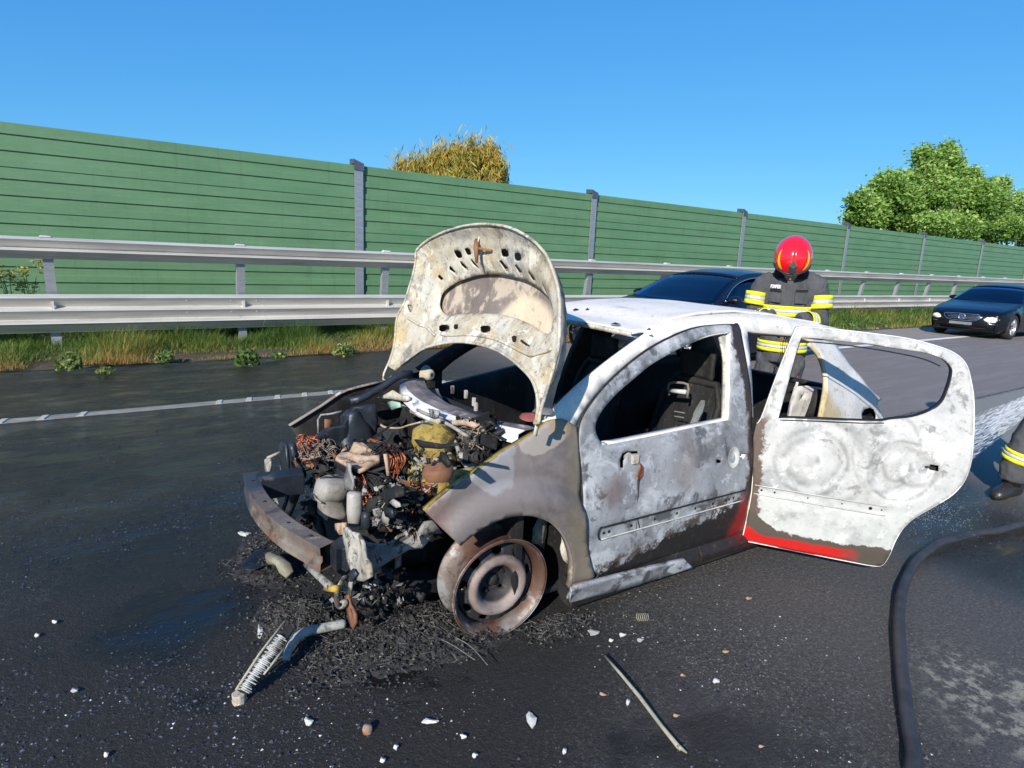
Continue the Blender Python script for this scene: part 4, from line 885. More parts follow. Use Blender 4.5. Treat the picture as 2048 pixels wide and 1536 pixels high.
rdh = rds([(1852, 935), (1861, 935), (1862, 930), (1877, 931), (1877, 943), (1861, 942), (1860, 939), (1852, 939)])
def rrel(u, z):
    y = 0; dz = z-.445+.02*u
    if abs(dz) < .028 and u < .66: y += .006
    v = math.hypot(u-.27, z-.63); y += .012*math.exp(-((v-.13)/.035)**2)-.010*math.exp(-(v/.09)**2)+.006*math.exp(-((v-.22)/.03)**2)
    v = math.hypot((u-.68)*1.0, z-.64); y += .012*math.exp(-((v-.10)/.03)**2)-.006*math.exp(-((v-.17)/.025)**2)
    y += .014*math.exp(-(((u-.80)/.045)**2+((z-.665)/.04)**2))
    y += .007*noise.noise(Vector((u*4, z*4, 3)))
    return y
def rfn(dy=0): return lambda u, z: (u, rdY(u, z)+dy+(rrel(u, z) if dy == 0 else 0), z)
skin = panel('door_skin', rd_o, [rd_w, rdh], rfn(0), rdoor_m, rdoor, .018, .005, off=-1)
panel('inner_panel', rd_o, [rd_w], rfn(.045), dark, rdoor, .08, .006)
def rib2(name, path, mat, w_, t=.004, dy=.0):
    V = []
    for u, z in path: y = rdY(u, z)+dy; V += [(u, y, z), (u, y+w_, z)]
    return mesh(name, V, [(2*i, 2*i+1, 2*i+3, 2*i+2) for i in range(len(path)-1)], mat, rdoor, smooth=True, solid=t)
rib2('door_edge', rd_o+[rd_o[0]], roofm, .045); rib2('window_flange', rd_w+[rd_w[0]], dark, .04)
q = MB(); q.tube([(u, rdY(u, z)-.002, z) for u, z in rds([(1560, 840), (1640, 842), (1720, 846), (1768, 846)])], .003, 5).build('window_seal', dark, rdoor)
q = MB(); seg = rds([(1600, 682), (1680, 689), (1760, 700), (1840, 716), (1880, 732)]); q.tube([(u, rdY(u, z)-.001, z) for u, z in cr(seg, 4, closed=False)], .0035, 5).build('frame_seal', dark, rdoor)
seg = rds([(1525, 836), (1550, 768), (1572, 712), (1592, 668)]); MB().tube([(u, rdY(u, z)-.001, z) for u, z in cr(seg, 4, closed=False)], .003, 5).build('frame_seal', greyp, rdoor)
for dz in (.024, -.024):
    MB().tube([(u, rdY(u, .445)-.001, .445-.02*u+dz) for u in np.linspace(.02, .64, 18)], .003, 6).build('moulding_lip', greyp, rdoor, smooth=True)
for u, r_ in ((.055, .006), (.12, .005), (.28, .004), (.44, .004), (.57, .0085), (.62, .004)):
    MB().lathe([(0, 0), (r_, 0)], 10, Matrix.Translation((u, rdY(u, .44)+.0035, .445-.02*u)) @ Matrix.Rotation(R(90), 4, 'X')).build('clip_hole', blackm, rdoor)
# dark hinge edge of the car behind the front door
MB().box((.845, .02, .12), (.885, .10, .82)).build('hinge_post', dark, wreck)
MB().tube([(.90, -.01, .33), (.98, -.02, .33), (1.0, .05, .33)], .012, 6).build('door_check', dark, wreck)
# ---- rear quarter
def qtr(pts, Y=.05):
    out = []
    for p in pts:
        y = Y
        for _ in range(6): q_ = cat_(*Z6(*p), Y=y); y = qy(q_[0], q_[2])
        out.append((q_[0], q_[2]))
    return out
def qy(X, Z): return Ys(X, Z)*.9+.0
quarter_m = burnt('quarter_ash', [(.3, (.40, .38, .33)), (.5, (.54, .53, .50)), (.75, (.60, .61, .62))], [(6, .6, .7, (.3, .3, .3), .5, 4)],
    [lambda g, co: (g.mul(g.step(g.add(g.sub(g.mul(zr(g)[0], 1), g.mul(zr(g)[2], -.55)), g.mul(g.sub(g.noise(6, 6, .7), .5), .35)), 2.16, 2.02), .75), (.40, .31, .12))], rough=.6, bump=.2)
qo = cr(qtr([(392, 208), (392, 208), (560, 232), (600, 275), (640, 325), (720, 425), (770, 492), (838, 546), (838, 546), (806, 572), (828, 610), (850, 665), (850, 665)])+[(2.28, .5), (2.28, .25), (2.28, .25), (2.2, .3), (2.12, .45), (1.95, .55), (1.75, .5), (1.62, .35), (1.55, .18), (1.55, .18), (1.45, .18), (1.46, .5)]+qtr([(500, 655), (520, 560), (532, 470), (522, 365), (490, 290), (440, 235)]), 3)
lamp_h = [tuple(p) for p in qtr([(728, 625), (740, 600), (765, 590), (790, 600), (802, 630), (800, 665), (728, 665)])]
quarter = panel('rear_quarter_panel', qo, [lamp_h], lambda X, Z: (X, qy(X, Z)+.012*noise.noise(Vector((X*5, Z*5, 0))), Z), quarter_m, wreck, .03, .006, off=-1)
MB().tube([(X, qy(X, Z)+.015, Z) for X, Z in cr(qtr([(440, 240), (495, 300), (524, 370), (534, 470), (522, 560), (505, 650)]), 4, closed=False)], .014, 6).build('door_aperture', burnt('ochre_scorch', [(.3, (.34, .25, .09)), (.6, (.55, .47, .30)), (.8, (.65, .62, .5))]), quarter, smooth=True)
# far quarter, tail panel, boot floor
panel('rear_quarter_panel', cr([(1.46, .18), (1.46, .18), (1.5, .6), (1.85, .85), (1.88, 1.0), (1.7, 1.22), (1.7, 1.22), (1.85, 1.24), (2.2, .92), (2.32, .8), (2.3, .25), (2.3, .25), (2.12, .45), (1.95, .55), (1.75, .5), (1.6, .3), (1.55, .18), (1.55, .18)], 4), [], lambda X, Z: (X, WID-qy(X, Z), Z), dark, wreck, .08, .006)
MB().box((2.26, .12, .25), (2.29, 1.38, .78)).box((2.24, .14, .78), (2.30, 1.36, .81)).build('tail_panel', dark, wreck, bevel=.01)
MB().box((-.52, .12, .10), (2.26, 1.38, .13)).box((-.5, .62, .13), (1.2, .88, .26)).build('floor_pan', dark, wreck, bevel=.01)
MB().box((1.25, .14, .13), (2.2, 1.36, .36)).box((1.55, .10, .13), (2.1, .30, .58)).box((1.55, 1.20, .13), (2.1, 1.40, .58)).build('boot_floor', dark, wreck, bevel=.03)
# things seen through the rear door window: inner wheel arch plate and a black damper
a_ = [cat_(*Z6(*p), Y=.30)[[0, 2]] for p in ((355, 475), (420, 470), (500, 480), (520, 520), (520, 640), (500, 660), (310, 655), (330, 560))]
panel('inner_arch_plate', a_, [circ(*(cat_(*Z6(395, 530), Y=.30)[[0, 2]]), .006, 8)], lambda a, b: (a, .30, b), greyp, wreck, .06, .006)
p = [cat_(*Z6(*q_), Y=.24) for q_ in ((490, 490), (475, 560), (440, 640))]; MB().tube(p, [.03, .034, .03], 10).build('rear_damper', dark, wreck, smooth=True)
p = [cat_(*Z6(*q_), Y=.22) for q_ in ((370, 450), (345, 540), (325, 640))]; MB().tube(p, .008, 6).build('belt_stalk', greyp, wreck)
q = MB()
for i in range(6):
    x = 1.95+.02*i+random.uniform(-.01, .01); q.tube([(x, .6+.03*i, 1.2-.1*random.random()), (x+.02, .58+.03*i, 1.0), (x-.02, .6+.03*i, .85)], .003, 4)
q.build('hanging_wires', rust, wreck)
# ---- interior: seats, steering wheel, dash beam
def seat(Yc, X=.62, lab=None):
    s_ = empty('seat_frame', (X, Yc, .13), 0, wreck)
    q = MB()
    for sy in (-.2, .2): q.tube([(-.35, sy, .12), (-.1, sy, .14), (.1, sy, .16)], .022, 8)
    q.tube([(-.35, -.2, .12), (-.35, .2, .12)], .02, 8); q.box((-.33, -.19, .10), (.08, .19, .145)); q.build('seat_base', dark, s_, smooth=False, bevel=.004)
    q = MB(); bp = [(.06, -.2, .14), (.16, -.21, .42), (.25, -.20, .72), (.28, -.15, .82), (.28, .15, .82), (.25, .20, .72), (.16, .21, .42), (.06, .2, .14)]
    q.tube(bp, .022, 8); q.build('back_frame', dark, s_, smooth=True)
    q = MB()
    for i in range(7): 
        k = .25+.065*i; xx = .10+(k-.14)*.40; q.tube([(xx, -.19, k)]+[(xx+.012*(-1)**j, -.19+.38*j/8, k+.012*math.sin(j*2.1)) for j in range(1, 8)]+[(xx, .19, k)], .005, 5)
    for y in np.linspace(-.14, .14, 5): q.tube([(.12, y, .18), (.21, y, .42), (.30, y, .70)], .004, 5)
    q.build('back_springs', dark, s_)
    q = MB().box((-.02, 0, 0), (.0, .0, 0)) if False else MB(); q.grid(lambda u, v: (.085+.20*v+.02*noise.noise(Vector((u*5, v*6, Yc))), -.19+.38*u, .15+.66*v), 14, 16); q.grid(lambda u, v: (.27+.03*math.sin(u*3.14)+.01*noise.noise(Vector((u*9, v*9, Yc))), -.12+.24*u, .84+.15*v), 8, 6); q.build('charred_cushion', dark, s_, smooth=True, solid=.02)
    return s_
seat(.42, .56); seat(1.08, .44)
# pale metal head restraint bracket on the near seat
hb = [cat_(*Z5(*p), X=.66) for p in ((962, 850), (955, 790), (965, 755), (1000, 745), (1080, 752), (1115, 765), (1120, 800), (1108, 870))]
MB().tube(hb, .007, 6).build('headrest_bracket', tan, wreck, smooth=True)
hb2 = [cat_(*Z5(*p), X=.66) for p in ((975, 815), (1100, 825))]; MB().tube(hb2, .016, 8, flat=.8).build('headrest_bracket', greyp, wreck, smooth=True)
for a_, b_ in (((1005, 980), (1090, 995)), ((1005, 1020), (1080, 1032))):
    MB().tube([cat_(*Z5(*p), X=.60) for p in (a_, b_)], .0035, 5).build('seat_wire', alum, wreck)
MB().tube([(-.33, .12, .74), (-.34, .7, .76), (-.33, 1.38, .74)], .03, 10).tube([(-.32, .45, .74), (-.25, .45, .5), (-.3, .5, .2)], .02, 8).box((-.5, .65, .3), (-.25, .85, .72)).build('dash_beam', dark, wreck)
sw = empty('steering_wheel', (-.06, .42, .80), 0, wreck); sw.rotation_euler = (0, R(-62), 0)
MB().tube([(.17*math.cos(a), .17*math.sin(a), 0) for a in np.linspace(0, 2*math.pi, 33)], .011, 8, cap=False).build('wheel_rim', dark, sw, smooth=True)
q = MB()
for a in (0, R(180), R(270)): q.tube([(0, 0, -.03), (.17*math.cos(a), .17*math.sin(a), 0)], .009, 6)
q.lathe([(0, .0), (.045, 0), (.05, -.05), (0, -.05)], 16).build('hub', dark, sw)
MB().tube([(-.06, .42, .79), (-.4, .43, .62)], .022, 8).build('steering_column', dark, wreck, smooth=True)
# ---------------------------------------------------------------- wheels
RX = math.pi/2
def wheel(name, c, face, Rr=.222, wd=.17, tilt=0, mats=None):
    """c: centre of the outer rim plane, face: yaw of the outward axis"""
    w_ = empty(name, c, 0, wreck); w_.rotation_euler = (R(90)+tilt, 0, face)       # local +z is outward
    ru = mats or (rust, rust)
    prof = [(Rr, 0), (Rr+.004, -.004), (Rr+.002, -.012), (Rr-.016, -.016), (Rr-.02, -.03), (Rr-.030, -.06), (Rr-.034, -.09), (Rr-.03, -.12), (Rr-.02, -.15), (Rr-.016, -.155), (Rr+.002, -.162), (Rr, -.172)]
    MB().lathe(prof, 72).build('rim_barrel', ru[0], w_, smooth=True, solid=.004, off=0)
    MB().lathe([(Rr-.004, -.001), (Rr-.010, -.012), (Rr-.018, -.018), (Rr-.022, -.035), (Rr-.036, -.058)], 72).build('rim_flange', ru[0], w_, smooth=True, solid=.003)
    # dished disc with window holes
    out = circ(0, 0, Rr-.042, 72); holes = []
    for i in range(9):
        a = 2*math.pi*(i+.3)/9; cx, cy = (Rr-.065)*math.cos(a), (Rr-.065)*math.sin(a); ta = np.array([-math.sin(a), math.cos(a)]); na = np.array([math.cos(a), math.sin(a)])
        holes.append([tuple(np.array([cx, cy])+ta*.024*math.cos(b)+na*.014*math.sin(b)) for b in np.linspace(0, 2*math.pi, 13)[:-1]])
    holes.append(circ(0, 0, .030, 16))
    for i in range(4): a = 2*math.pi*(i+.5)/4; holes.append(circ(.054*math.cos(a), .054*math.sin(a), .0085, 10))
    def df(x, y):
        r_ = math.hypot(x, y); z = interp(r_, [(0, -.085), (.062, -.083), (.078, -.060), (.100, -.022), (.122, -.012), (.132, -.020), (.145, -.048), (.165, -.058), (.18, -.058), (.2, -.058)]); return (x, y, z)
    d_ = panel('wheel_disc', out, holes, df, ru[1], w_, .012, .004, off=-1)
    MB().lathe([(0, -.072), (.022, -.074), (.029, -.088), (.029, -.12)], 24).build('hub', dark, w_, smooth=True)
    for i in range(3): a = 2*math.pi*(i+.5)/4; MB().lathe([(0, .0), (.008, 0), (.010, -.012)], 6, Matrix.Translation((.054*math.cos(a), .054*math.sin(a), -.070))).build('wheel_bolt', dark, w_)
    MB().lathe([(.11, -.125), (.11, -.135), (.03, -.135), (.03, -.12), (.11, -.125)], 40).build('brake_disc', dark, w_, smooth=True)
    return w_
wd_m = burnt('wheel_disc_scorch_shade', [(.3, (.12, .088, .08)), (.5, (.20, .158, .145)), (.7, (.29, .245, .23))], [(7, .56, .66, (.14, .09, .07), .6, 4), (4, .58, .68, (.50, .44, .40), .6, 11)],
    [lambda g, co: (g.step(g.m_('LENGTH' if False else 'ABSOLUTE', g.dist(g.vmul(g.obj, (1, 1, 0)), (0, 0, 0))), .136, .142), (.022, .022, .026)), lambda g, co: (g.step(g.dist(g.vmul(g.obj, (1, 1, 0)), (0, 0, 0)), .092, .080), (.022, .020, .022))], rough=.6, bump=.2)  # shade of the deep dish and of the gap by the flange, painted dark
rb_m = burnt('rim_scorch', [(.3, (.075, .035, .025)), (.5, (.13, .075, .055)), (.7, (.26, .26, .26))], [(4, .52, .60, (.30, .32, .33), .8, 4), (9, .54, .62, (.05, .035, .03), .7, 7), (6, .6, .7, (.04, .035, .03), .6, 9)], rough=.5, metal=.3)
hubp = cat_(1003, 1172, Z=.225)
# the steered wheel: its face turned to the rear, towards the viewer's right
wheel('front_wheel', (hubp[0]-.01, hubp[1]-.02, .222), R(-3), Rr=.222, tilt=R(2), mats=(rb_m, wd_m))
wheel('front_wheel', (-.60, 1.36, .222), R(200), mats=(rust, dark))
wheel('rear_wheel', (1.95, .06, .222), 0, mats=(rust, dark)); wheel('rear_wheel', (1.95, 1.44, .222), R(180), mats=(rust, dark))
# brake drum / suspension dark mass inside front wheel
MB().tube([(-.6, .2, .22), (-.6, .75, .24)], .03, 8).box((-.75, .35, .12), (-.45, 1.15, .2)).build('suspension_arm', dark, wreck)
wlathe('damper', (-.60, .30, .2), [(.0, .5), (.045, .5), (.05, .25), (.035, .2), (.03, 0)], dark)
# ================================================================ engine bay and front end of the wreck
cream_b = burnt('sooty_ash', [(.3, (.16, .15, .13)), (.5, (.32, .305, .27)), (.7, (.46, .44, .40))], [(12, .50, .60, (.03, .028, .026), .9, 4), (7, .58, .68, (.26, .17, .08), .6, 9)], rough=.85, bump=.7, sc_=2.5)
peach_b = burnt('sooty_peach', [(.3, (.26, .17, .11)), (.5, (.44, .31, .21)), (.7, (.52, .40, .31))], [(14, .54, .64, (.05, .04, .03), .85, 3)], rough=.85, bump=.7, sc_=2.5)
grey_b = burnt('sooty_grey', [(.3, (.10, .10, .10)), (.5, (.22, .22, .215)), (.7, (.38, .37, .36))], [(14, .52, .62, (.025, .025, .025), .9, 3)], rough=.8, bump=.7, sc_=2.5)
def cat_e(px, py, **pl):      # the same, kept inside the width of the engine bay
    p = cat_(px, py, **pl)
    return cat_(px, py, Y=.26) if p[1] < .26 else cat_(px, py, Y=1.25) if p[1] > 1.30 and 'X' in pl else p
def tubes(name, paths, r_, mat, n=6, smooth=True, parent=None, flat=None):
    q = MB()
    for p in paths: q.tube(p, r_, n, flat=flat)
    return q.build(name, mat, parent or wreck, smooth=smooth)
def poly(name, pts, conv, mat, thick=.008, parent=None, holes=(), k=.012, step=.03, smooth=True, **pl):
    key = list(pl)[0]; v_ = pl[key]; idx = {'X': (1, 2), 'Y': (0, 2), 'Z': (0, 1)}[key]
    def P2(q): p = cat_(*conv(*q), **pl); return (p[idx[0]], p[idx[1]])
    def f(a, b):
        w_ = v_+k*noise.noise(Vector((a*8, b*8, v_*10)))
        return {'X': (w_, a, b), 'Y': (a, w_, b), 'Z': (a, b, w_)}[key]
    return panel(name, [P2(q) for q in pts], [[P2(q) for q in h_] for h_ in holes], f, mat, parent or wreck, step, thick, smooth)
def wbox(name, lo, hi, mat, k=.01, s_=8, rz=0, parent=None, bevel=.012, cuts=4, sm=True):
    bm = bmesh.new(); bmesh.ops.create_cube(bm, size=1); bmesh.ops.subdivide_edges(bm, edges=bm.edges[:], cuts=cuts, use_grid_fill=True)
    lo = np.array(lo, float); hi = np.array(hi, float); c = (lo+hi)/2; s2 = hi-lo; V = []
    for v in bm.verts:
        p = np.array(v.co); r_ = 1-.10*(abs(p[0])*2)**4*(abs(p[1])*2)**4
        q = p*s2*np.array([r_, r_, 1]); q = np.array([q[0]*math.cos(rz)-q[1]*math.sin(rz), q[0]*math.sin(rz)+q[1]*math.cos(rz), q[2]])+c
        q = q+k*np.array([noise.noise(Vector(q)*s_), noise.noise(Vector(q+3)*s_), noise.noise(Vector(q+7)*s_)]); V.append(tuple(q))
    Fc = [[v.index for v in f.verts] for f in bm.faces]; bm.free()
    return mesh(name, V, Fc, mat, parent or wreck, smooth=sm, bevel=0)
# ---- bumper beam: curved pressed channel with square ends
bp = [cat_(*p, Z=z_) for p, z_ in (((487, 966), .43), ((497, 1000), .425), ((520, 1035), .42), ((560, 1072), .41), ((605, 1100), .40), ((640, 1120), .395))]
bc = [np.array(p) for p in cr(bp, 5, closed=False)]
beam_m = burnt('beam_scorch_shade', [(.3, (.085, .07, .06)), (.5, (.17, .14, .12)), (.7, (.30, .26, .22))], [(5, .55, .65, (.20, .085, .045), .7, 4), (7, .52, .60, (.05, .045, .04), .7, 12), (8, .6, .7, (.5, .46, .42), .6, 9)], [lambda g, co: (g.step(g.add(zr(g)[1], g.mul(g.sub(g.noise(7, 5, .6), .5), .1)), .95, 1.05), (.05, .055, .07))], rough=.5, metal=.25)  # scorch and rust; the far end's shade and sky reflection are painted in
rings = []
for i, p in enumerate(bc):
    t = bc[min(i+1, len(bc)-1)]-bc[max(i-1, 0)]; t[2] = 0; t /= np.linalg.norm(t); nrm = np.array([t[1], -t[0], 0])*-1     # rearwards
    if nrm[0] < 0: nrm = -nrm
    ring = []
    for (d, z) in ((0, -.05), (.003, -.02), (.012, -.012), (.012, .010), (.003, .018), (0, .05), (.065, .052), (.065, -.052)): ring.append(tuple(p+nrm*d+np.array([0, 0, z])))
    rings.append(ring)
beam_o = MB().loft(rings, cap=False).build('bumper_beam', beam_m, wreck, solid=.004, bevel=.002)
for i in (3, 9, 15, 20):
    p = bc[i]; MB().lathe([(0, 0), (.008, 0)], 8, Matrix.Translation((p[0]+.035, p[1], p[2]+.0545))).build('bolt_hole', blackm, beam_o)
# crash cans
p = bc[-2]
q = MB(); 
for s_ in range(9): pass
q.loft([[(p[0]+.055+.028*i, p[1]-.0+a*(.05+.005*(-1)**i), p[2]+b*(.046+.005*(-1)**i)) for a, b in ((-1, -1), (1, -1), (1, 1), (-1, 1))] for i in range(4)])
q.v = [(x, y-.0*x, z) for x, y, z in q.v]; q.build('crash_can', blue, wreck, bevel=.004)
p = bc[2]; MB().loft([[(p[0]+.05+.03*i, p[1]-.06+a*.05, p[2]+b*.055+.02) for a, b in ((-1, -1), (1, -1), (1, 1), (-1, 1))] for i in range(8)]).build('crash_can', blue, wreck, bevel=.006)
# ---- radiator support post (reflected sky in its colour) and the far headlamp bracket
poly('radiator_post', [(415, 585), (440, 600), (520, 590), (528, 640), (530, 700), (560, 790), (572, 850), (560, 930), (535, 1020), (495, 1120), (460, 1205), (415, 1180), (375, 1150), (410, 1090), (418, 1000), (415, 900), (408, 800), (402, 700)], Z1, blue, .03, X=-1.18, k=.03)
tubes('radiator_post_rib', [[cat_e(*Z1(*p_), X=-1.195) for p_ in ((455, 600), (470, 760), (480, 900), (455, 1060), (420, 1160))]], .010, blue)
poly('lamp_bracket', [(290, 722), (310, 708), (332, 720), (335, 780), (318, 830), (293, 825)], Z1, cream_b, .012, X=-1.25)
tubes('lamp_bracket_arm', [[cat_e(*Z1(*p_), X=-1.2) for p_ in ((300, 712), (350, 690), (405, 665))]], .008, cream_b)
poly('lamp_panel', [(340, 760), (410, 770), (412, 850), (400, 985), (330, 1000), (250, 960), (190, 860), (280, 850)], Z1, blue, .01, X=-1.12)
poly('grille_shard', [(330, 1000), (415, 1040), (370, 1125), (320, 1080)], Z1, grey_b, .006, X=-1.15)
# far inner wing, torn
poly('inner_wing', [(530, 600), (640, 560), (760, 470), (900, 440), (1000, 300), (1160, 260), (1190, 400), (1180, 540), (1050, 600), (900, 640), (700, 740), (580, 720)], Z1, blue, .01, Y=1.12, k=.04)
tubes('splash_wire', [[cat_e(*Z1(*p_), Y=1.2) for p_ in ((715, 530), (712, 400), (735, 365), (820, 355), (900, 335))]], .006, grey_b)
poly('inner_shard', [(765, 400), (820, 400), (820, 500), (765, 520)], Z1, rust, .006, Y=1.18)
# melted rags of copper and ash in the far corner
def tangle(name, conv, x0, y0, x1, y1, pl, n, r_, mat, seg=6, spread=.02, sag=.0, parent=None):
    q = MB()
    for i in range(n):
        a = np.array(cat_e(*conv(x0+(x1-x0)*random.random(), y0+(y1-y0)*random.random()), **pl)); b = np.array(cat_e(*conv(x0+(x1-x0)*random.random(), y0+(y1-y0)*random.random()), **pl))
        pts = []
        for k in range(seg+1):
            t = k/seg; p_ = a+(b-a)*t+np.array([random.gauss(0, spread) for _ in range(3)]); p_[2] -= sag*math.sin(t*math.pi); pts.append(p_)
        q.tube(cr(pts, 3, closed=False), r_*random.uniform(.6, 1.3), 4)
    o = q.build(name, mat, parent or wreck, smooth=True); o['kind'] = 'stuff'; return o
tangle('copper_strands', Z1, 560, 540, 730, 740, dict(Y=1.05), 34, .0035, copper, spread=.012)
tangle('ash_strands', Z1, 540, 560, 900, 740, dict(Y=1.02), 22, .0028, tan, spread=.010)
# ---- engine: alloy casing, black block below, baked air filter on its black tray
E_X = -.98
def blob_loft(name, rings, mat, k=.008, s_=10, n=20, parent=None):      # rings: (centre, rx, ry)
    R_ = []
    for (c, rx, ry) in rings:
        ring = []
        for j in range(n):
            a = 2*math.pi*j/n; ca, sa = math.cos(a), math.sin(a); e = .62
            p_ = np.array([c[0]+rx*math.copysign(abs(ca)**e, ca), c[1]+ry*math.copysign(abs(sa)**e, sa), c[2]])
            p_ = p_+k*np.array([noise.noise(Vector(p_)*s_), noise.noise(Vector(p_+4)*s_), noise.noise(Vector(p_+8)*s_)]); ring.append(tuple(p_))
        R_.append(ring)
    return MB().loft(R_).build(name, mat, parent or wreck, smooth=True)
ec = cat_(*Z1(775, 1000), X=-1.12)
zt = cat_(*Z1(800, 840), X=-1.07)[2]; zm = cat_(*Z1(775, 1045), X=-1.12)[2]; zb = cat_(*Z1(775, 1220), X=-1.12)[2]
hw1 = abs(cat_(*Z1(630, 950), X=-1.12)[1]-cat_(*Z1(925, 950), X=-1.12)[1])/2
hw1 = .082
cy = (cat_(*Z1(630, 950), X=-1.12)[1]+cat_(*Z1(925, 950), X=-1.12)[1])/2
blob_loft('engine_cover', [((-1.07, cy, zt+.012), .04, hw1*.75), ((-1.075, cy, zt), .07, hw1*1.0), ((-1.08, cy, zt-.03), .075, hw1*1.08), ((-1.085, cy, zm+.025), .078, hw1*1.1), ((-1.08, cy, zm+.004), .066, hw1*1.0), ((-1.08, cy+.012, zm-.008), .062, hw1*.92), ((-1.08, cy+.012, zb+.03), .062, hw1*.92), ((-1.075, cy+.01, zb), .05, hw1*.7)], alum, .018)
tubes('engine_cover_seam', [[(-1.156, cy-hw1*.8, zm+.004), (-1.162, cy, zm+.0), (-1.156, cy+hw1*.85, zm+.004)]], .005, grey_b)
blob_loft('engine_block', [((-1, cy, zb+.01), .10, hw1*.9), ((-1, cy-.05, .30), .12, .20), ((-0.98, cy-.08, .16), .14, .24), ((-0.98, cy-.08, .10), .12, .2)], dark, .02)
wbox('engine_block', (-1.0, .50, .20), (-.62, 1.10, .50), dark, .03, 6)
tubes('spark_lead', [[cat_e(*Z1(*p_), X=-1.15) for p_ in ((690, 860), (760, 820), (850, 860), (930, 850))], [cat_e(*Z1(*p_), X=-1.15) for p_ in ((700, 870), (740, 840), (800, 800))]], .0035, dark)
blob_loft('filler_neck', [((*cat_(*Z1(700, 870), X=-1.12)[:2], cat_(*Z1(700, 870), X=-1.12)[2]-.01), .018, .02), ((*cat_(*Z1(700, 850), X=-1.12)[:2], cat_(*Z1(700, 850), X=-1.12)[2]), .015, .016)], rust, .002, 20, 12)
# air filter
AZ = .70
top = [cat_e(*Z1(*p_), Z=AZ) for p_ in ((858, 705), (900, 668), (960, 655), (1000, 615), (1040, 598), (1110, 612), (1150, 640), (1190, 665), (1215, 690), (1210, 730), (1120, 770), (1045, 795), (960, 765), (880, 740))]
af = panel('air_filter', [(p_[0], p_[1]) for p_ in top], [], lambda a, b: (a, b, AZ+.022*noise.noise(Vector((a*16, b*16, 2)))+.008*noise.noise(Vector((a*50, b*50, 2)))+.012*math.exp(-((a-top[5][0])**2+(b-top[5][1])**2)/.003)), peach_b, wreck, .012, .018, off=-1)
low = [cat_e(*Z1(*p_), Z=AZ-.035) for p_ in ((840, 745), (900, 690), (1000, 650), (1130, 640), (1225, 690), (1265, 740), (1270, 765), (1060, 838), (960, 815))]
panel('filter_tray', [(p_[0], p_[1]) for p_ in low], [], lambda a, b: (a, b, AZ-.035), dark, wreck, .05, .035)
tubes('tray_rim', [[(p_[0], p_[1], AZ-.03) for p_ in low[5:]]], .006, dark)
poly('filter_front', [(990, 800), (1060, 840), (1265, 770), (1275, 790), (1060, 870), (930, 830), (850, 770)], Z1, dark, .01, X=-1.05)
# ribbed pale bracket and expansion bottle in front
c0 = cat_(*Z1(1008, 990), X=-1.14); c1 = cat_(*Z1(1008, 1240), X=-1.14); rr0 = .033+0*abs(cat_(*Z1(938, 1100), X=-1.14)[1]-cat_(*Z1(1080, 1100), X=-1.14)[1])/2
wlathe('coolant_bottle', (c0[0], c0[1], c1[2]), [(0, c0[2]-c1[2]+.004), (rr0*.85, c0[2]-c1[2]), (rr0, (c0[2]-c1[2])*.94), (rr0*1.02, (c0[2]-c1[2])*.4), (rr0*.9, 0), (0, -.01)], alum, .003, 25)
wlathe('coolant_bottle', (c0[0]+.03, c0[1]-rr0*1.7, c1[2]+.0), [(0, .075), (rr0*.55, .07), (rr0*.7, .05), (rr0*.7, .0), (0, -.01)], blue, .003, 25)
poly('thin_bracket', [(955, 745), (990, 760), (985, 820), (1000, 880), (995, 970), (930, 975), (925, 860), (950, 800)], Z1, grey_b, .008, X=-1.15)
tubes('oil_cap_post', [[cat_e(*Z1(*p_), X=-1.1) for p_ in ((1255, 680), (1268, 760), (1280, 850))]], .008, peach_b)
# copper looms
def loom(name, pts_list, r_, mat, n=1, jit=8, **pl):
    P_ = []
    for pts in pts_list:
        for i in range(n):
            jx, jy = random.uniform(-jit, jit), random.uniform(-jit, jit)
            P_.append(cr([np.array(cat_e(*Z1(x+jx*(k+1)/len(pts)*2, y+jy), **pl))+np.array([random.uniform(-.012, .012), 0, 0]) for k, (x, y) in enumerate(pts)], 4, closed=False))
    return tubes(name, P_, r_, mat, 4)
loom('wiring_loom', [((1120, 565), (1180, 590), (1240, 640), (1290, 720), (1290, 820)), ((1150, 570), (1260, 600), (1340, 690), (1350, 800), (1345, 880)), ((1200, 590), (1330, 620), (1410, 700), (1390, 800), (1340, 830)), ((1180, 580), (1300, 620), (1370, 720), (1330, 800), (1300, 830))], .0024, copper, 4, 12, X=-1)
loom('wiring_loom', [((1115, 575), (1150, 560), (1190, 585), (1120, 590))], .006, copper, 1, 2, X=-1)
loom('wiring_loom', [((1000, 830), (1060, 880), (1080, 960), (1120, 1020)), ((1060, 840), (1100, 920), (1090, 1010), (1110, 1080)), ((1010, 900), (1040, 960), (1100, 990), (1130, 1060))], .003, copper, 4, 22, X=-1.09)
loom('wiring_loom', [((1680, 930), (1560, 910), (1500, 940), (1520, 1000), (1600, 960)), ((1670, 950), (1590, 930), (1530, 970), (1540, 1080)), ((1660, 1100), (1620, 1040), (1610, 960)), ((1500, 1080), (1410, 1100), (1410, 1170), (1470, 1170), (1500, 1090)), ((1270, 1210), (1340, 1230), (1400, 1270)), ((1280, 1220), (1300, 1260), (1380, 1250)), ((1520, 940), (1500, 1000), (1450, 1090))], .0022, plain('orange_insulation', (.36, .10, .035), .7, sc_=30, var=.6), 3, 12, X=-1.04)
loom('sooty_loom', [((1080, 880), (1160, 900), (1200, 960), (1170, 1000)), ((1110, 840), (1190, 870), (1240, 950), (1250, 1010)), ((1100, 860), (1140, 950), (1210, 930), (1240, 900)), ((1130, 600), (1200, 620), (1260, 600), (1200, 660))], .0035, dark, 7, 26, X=-1.07)
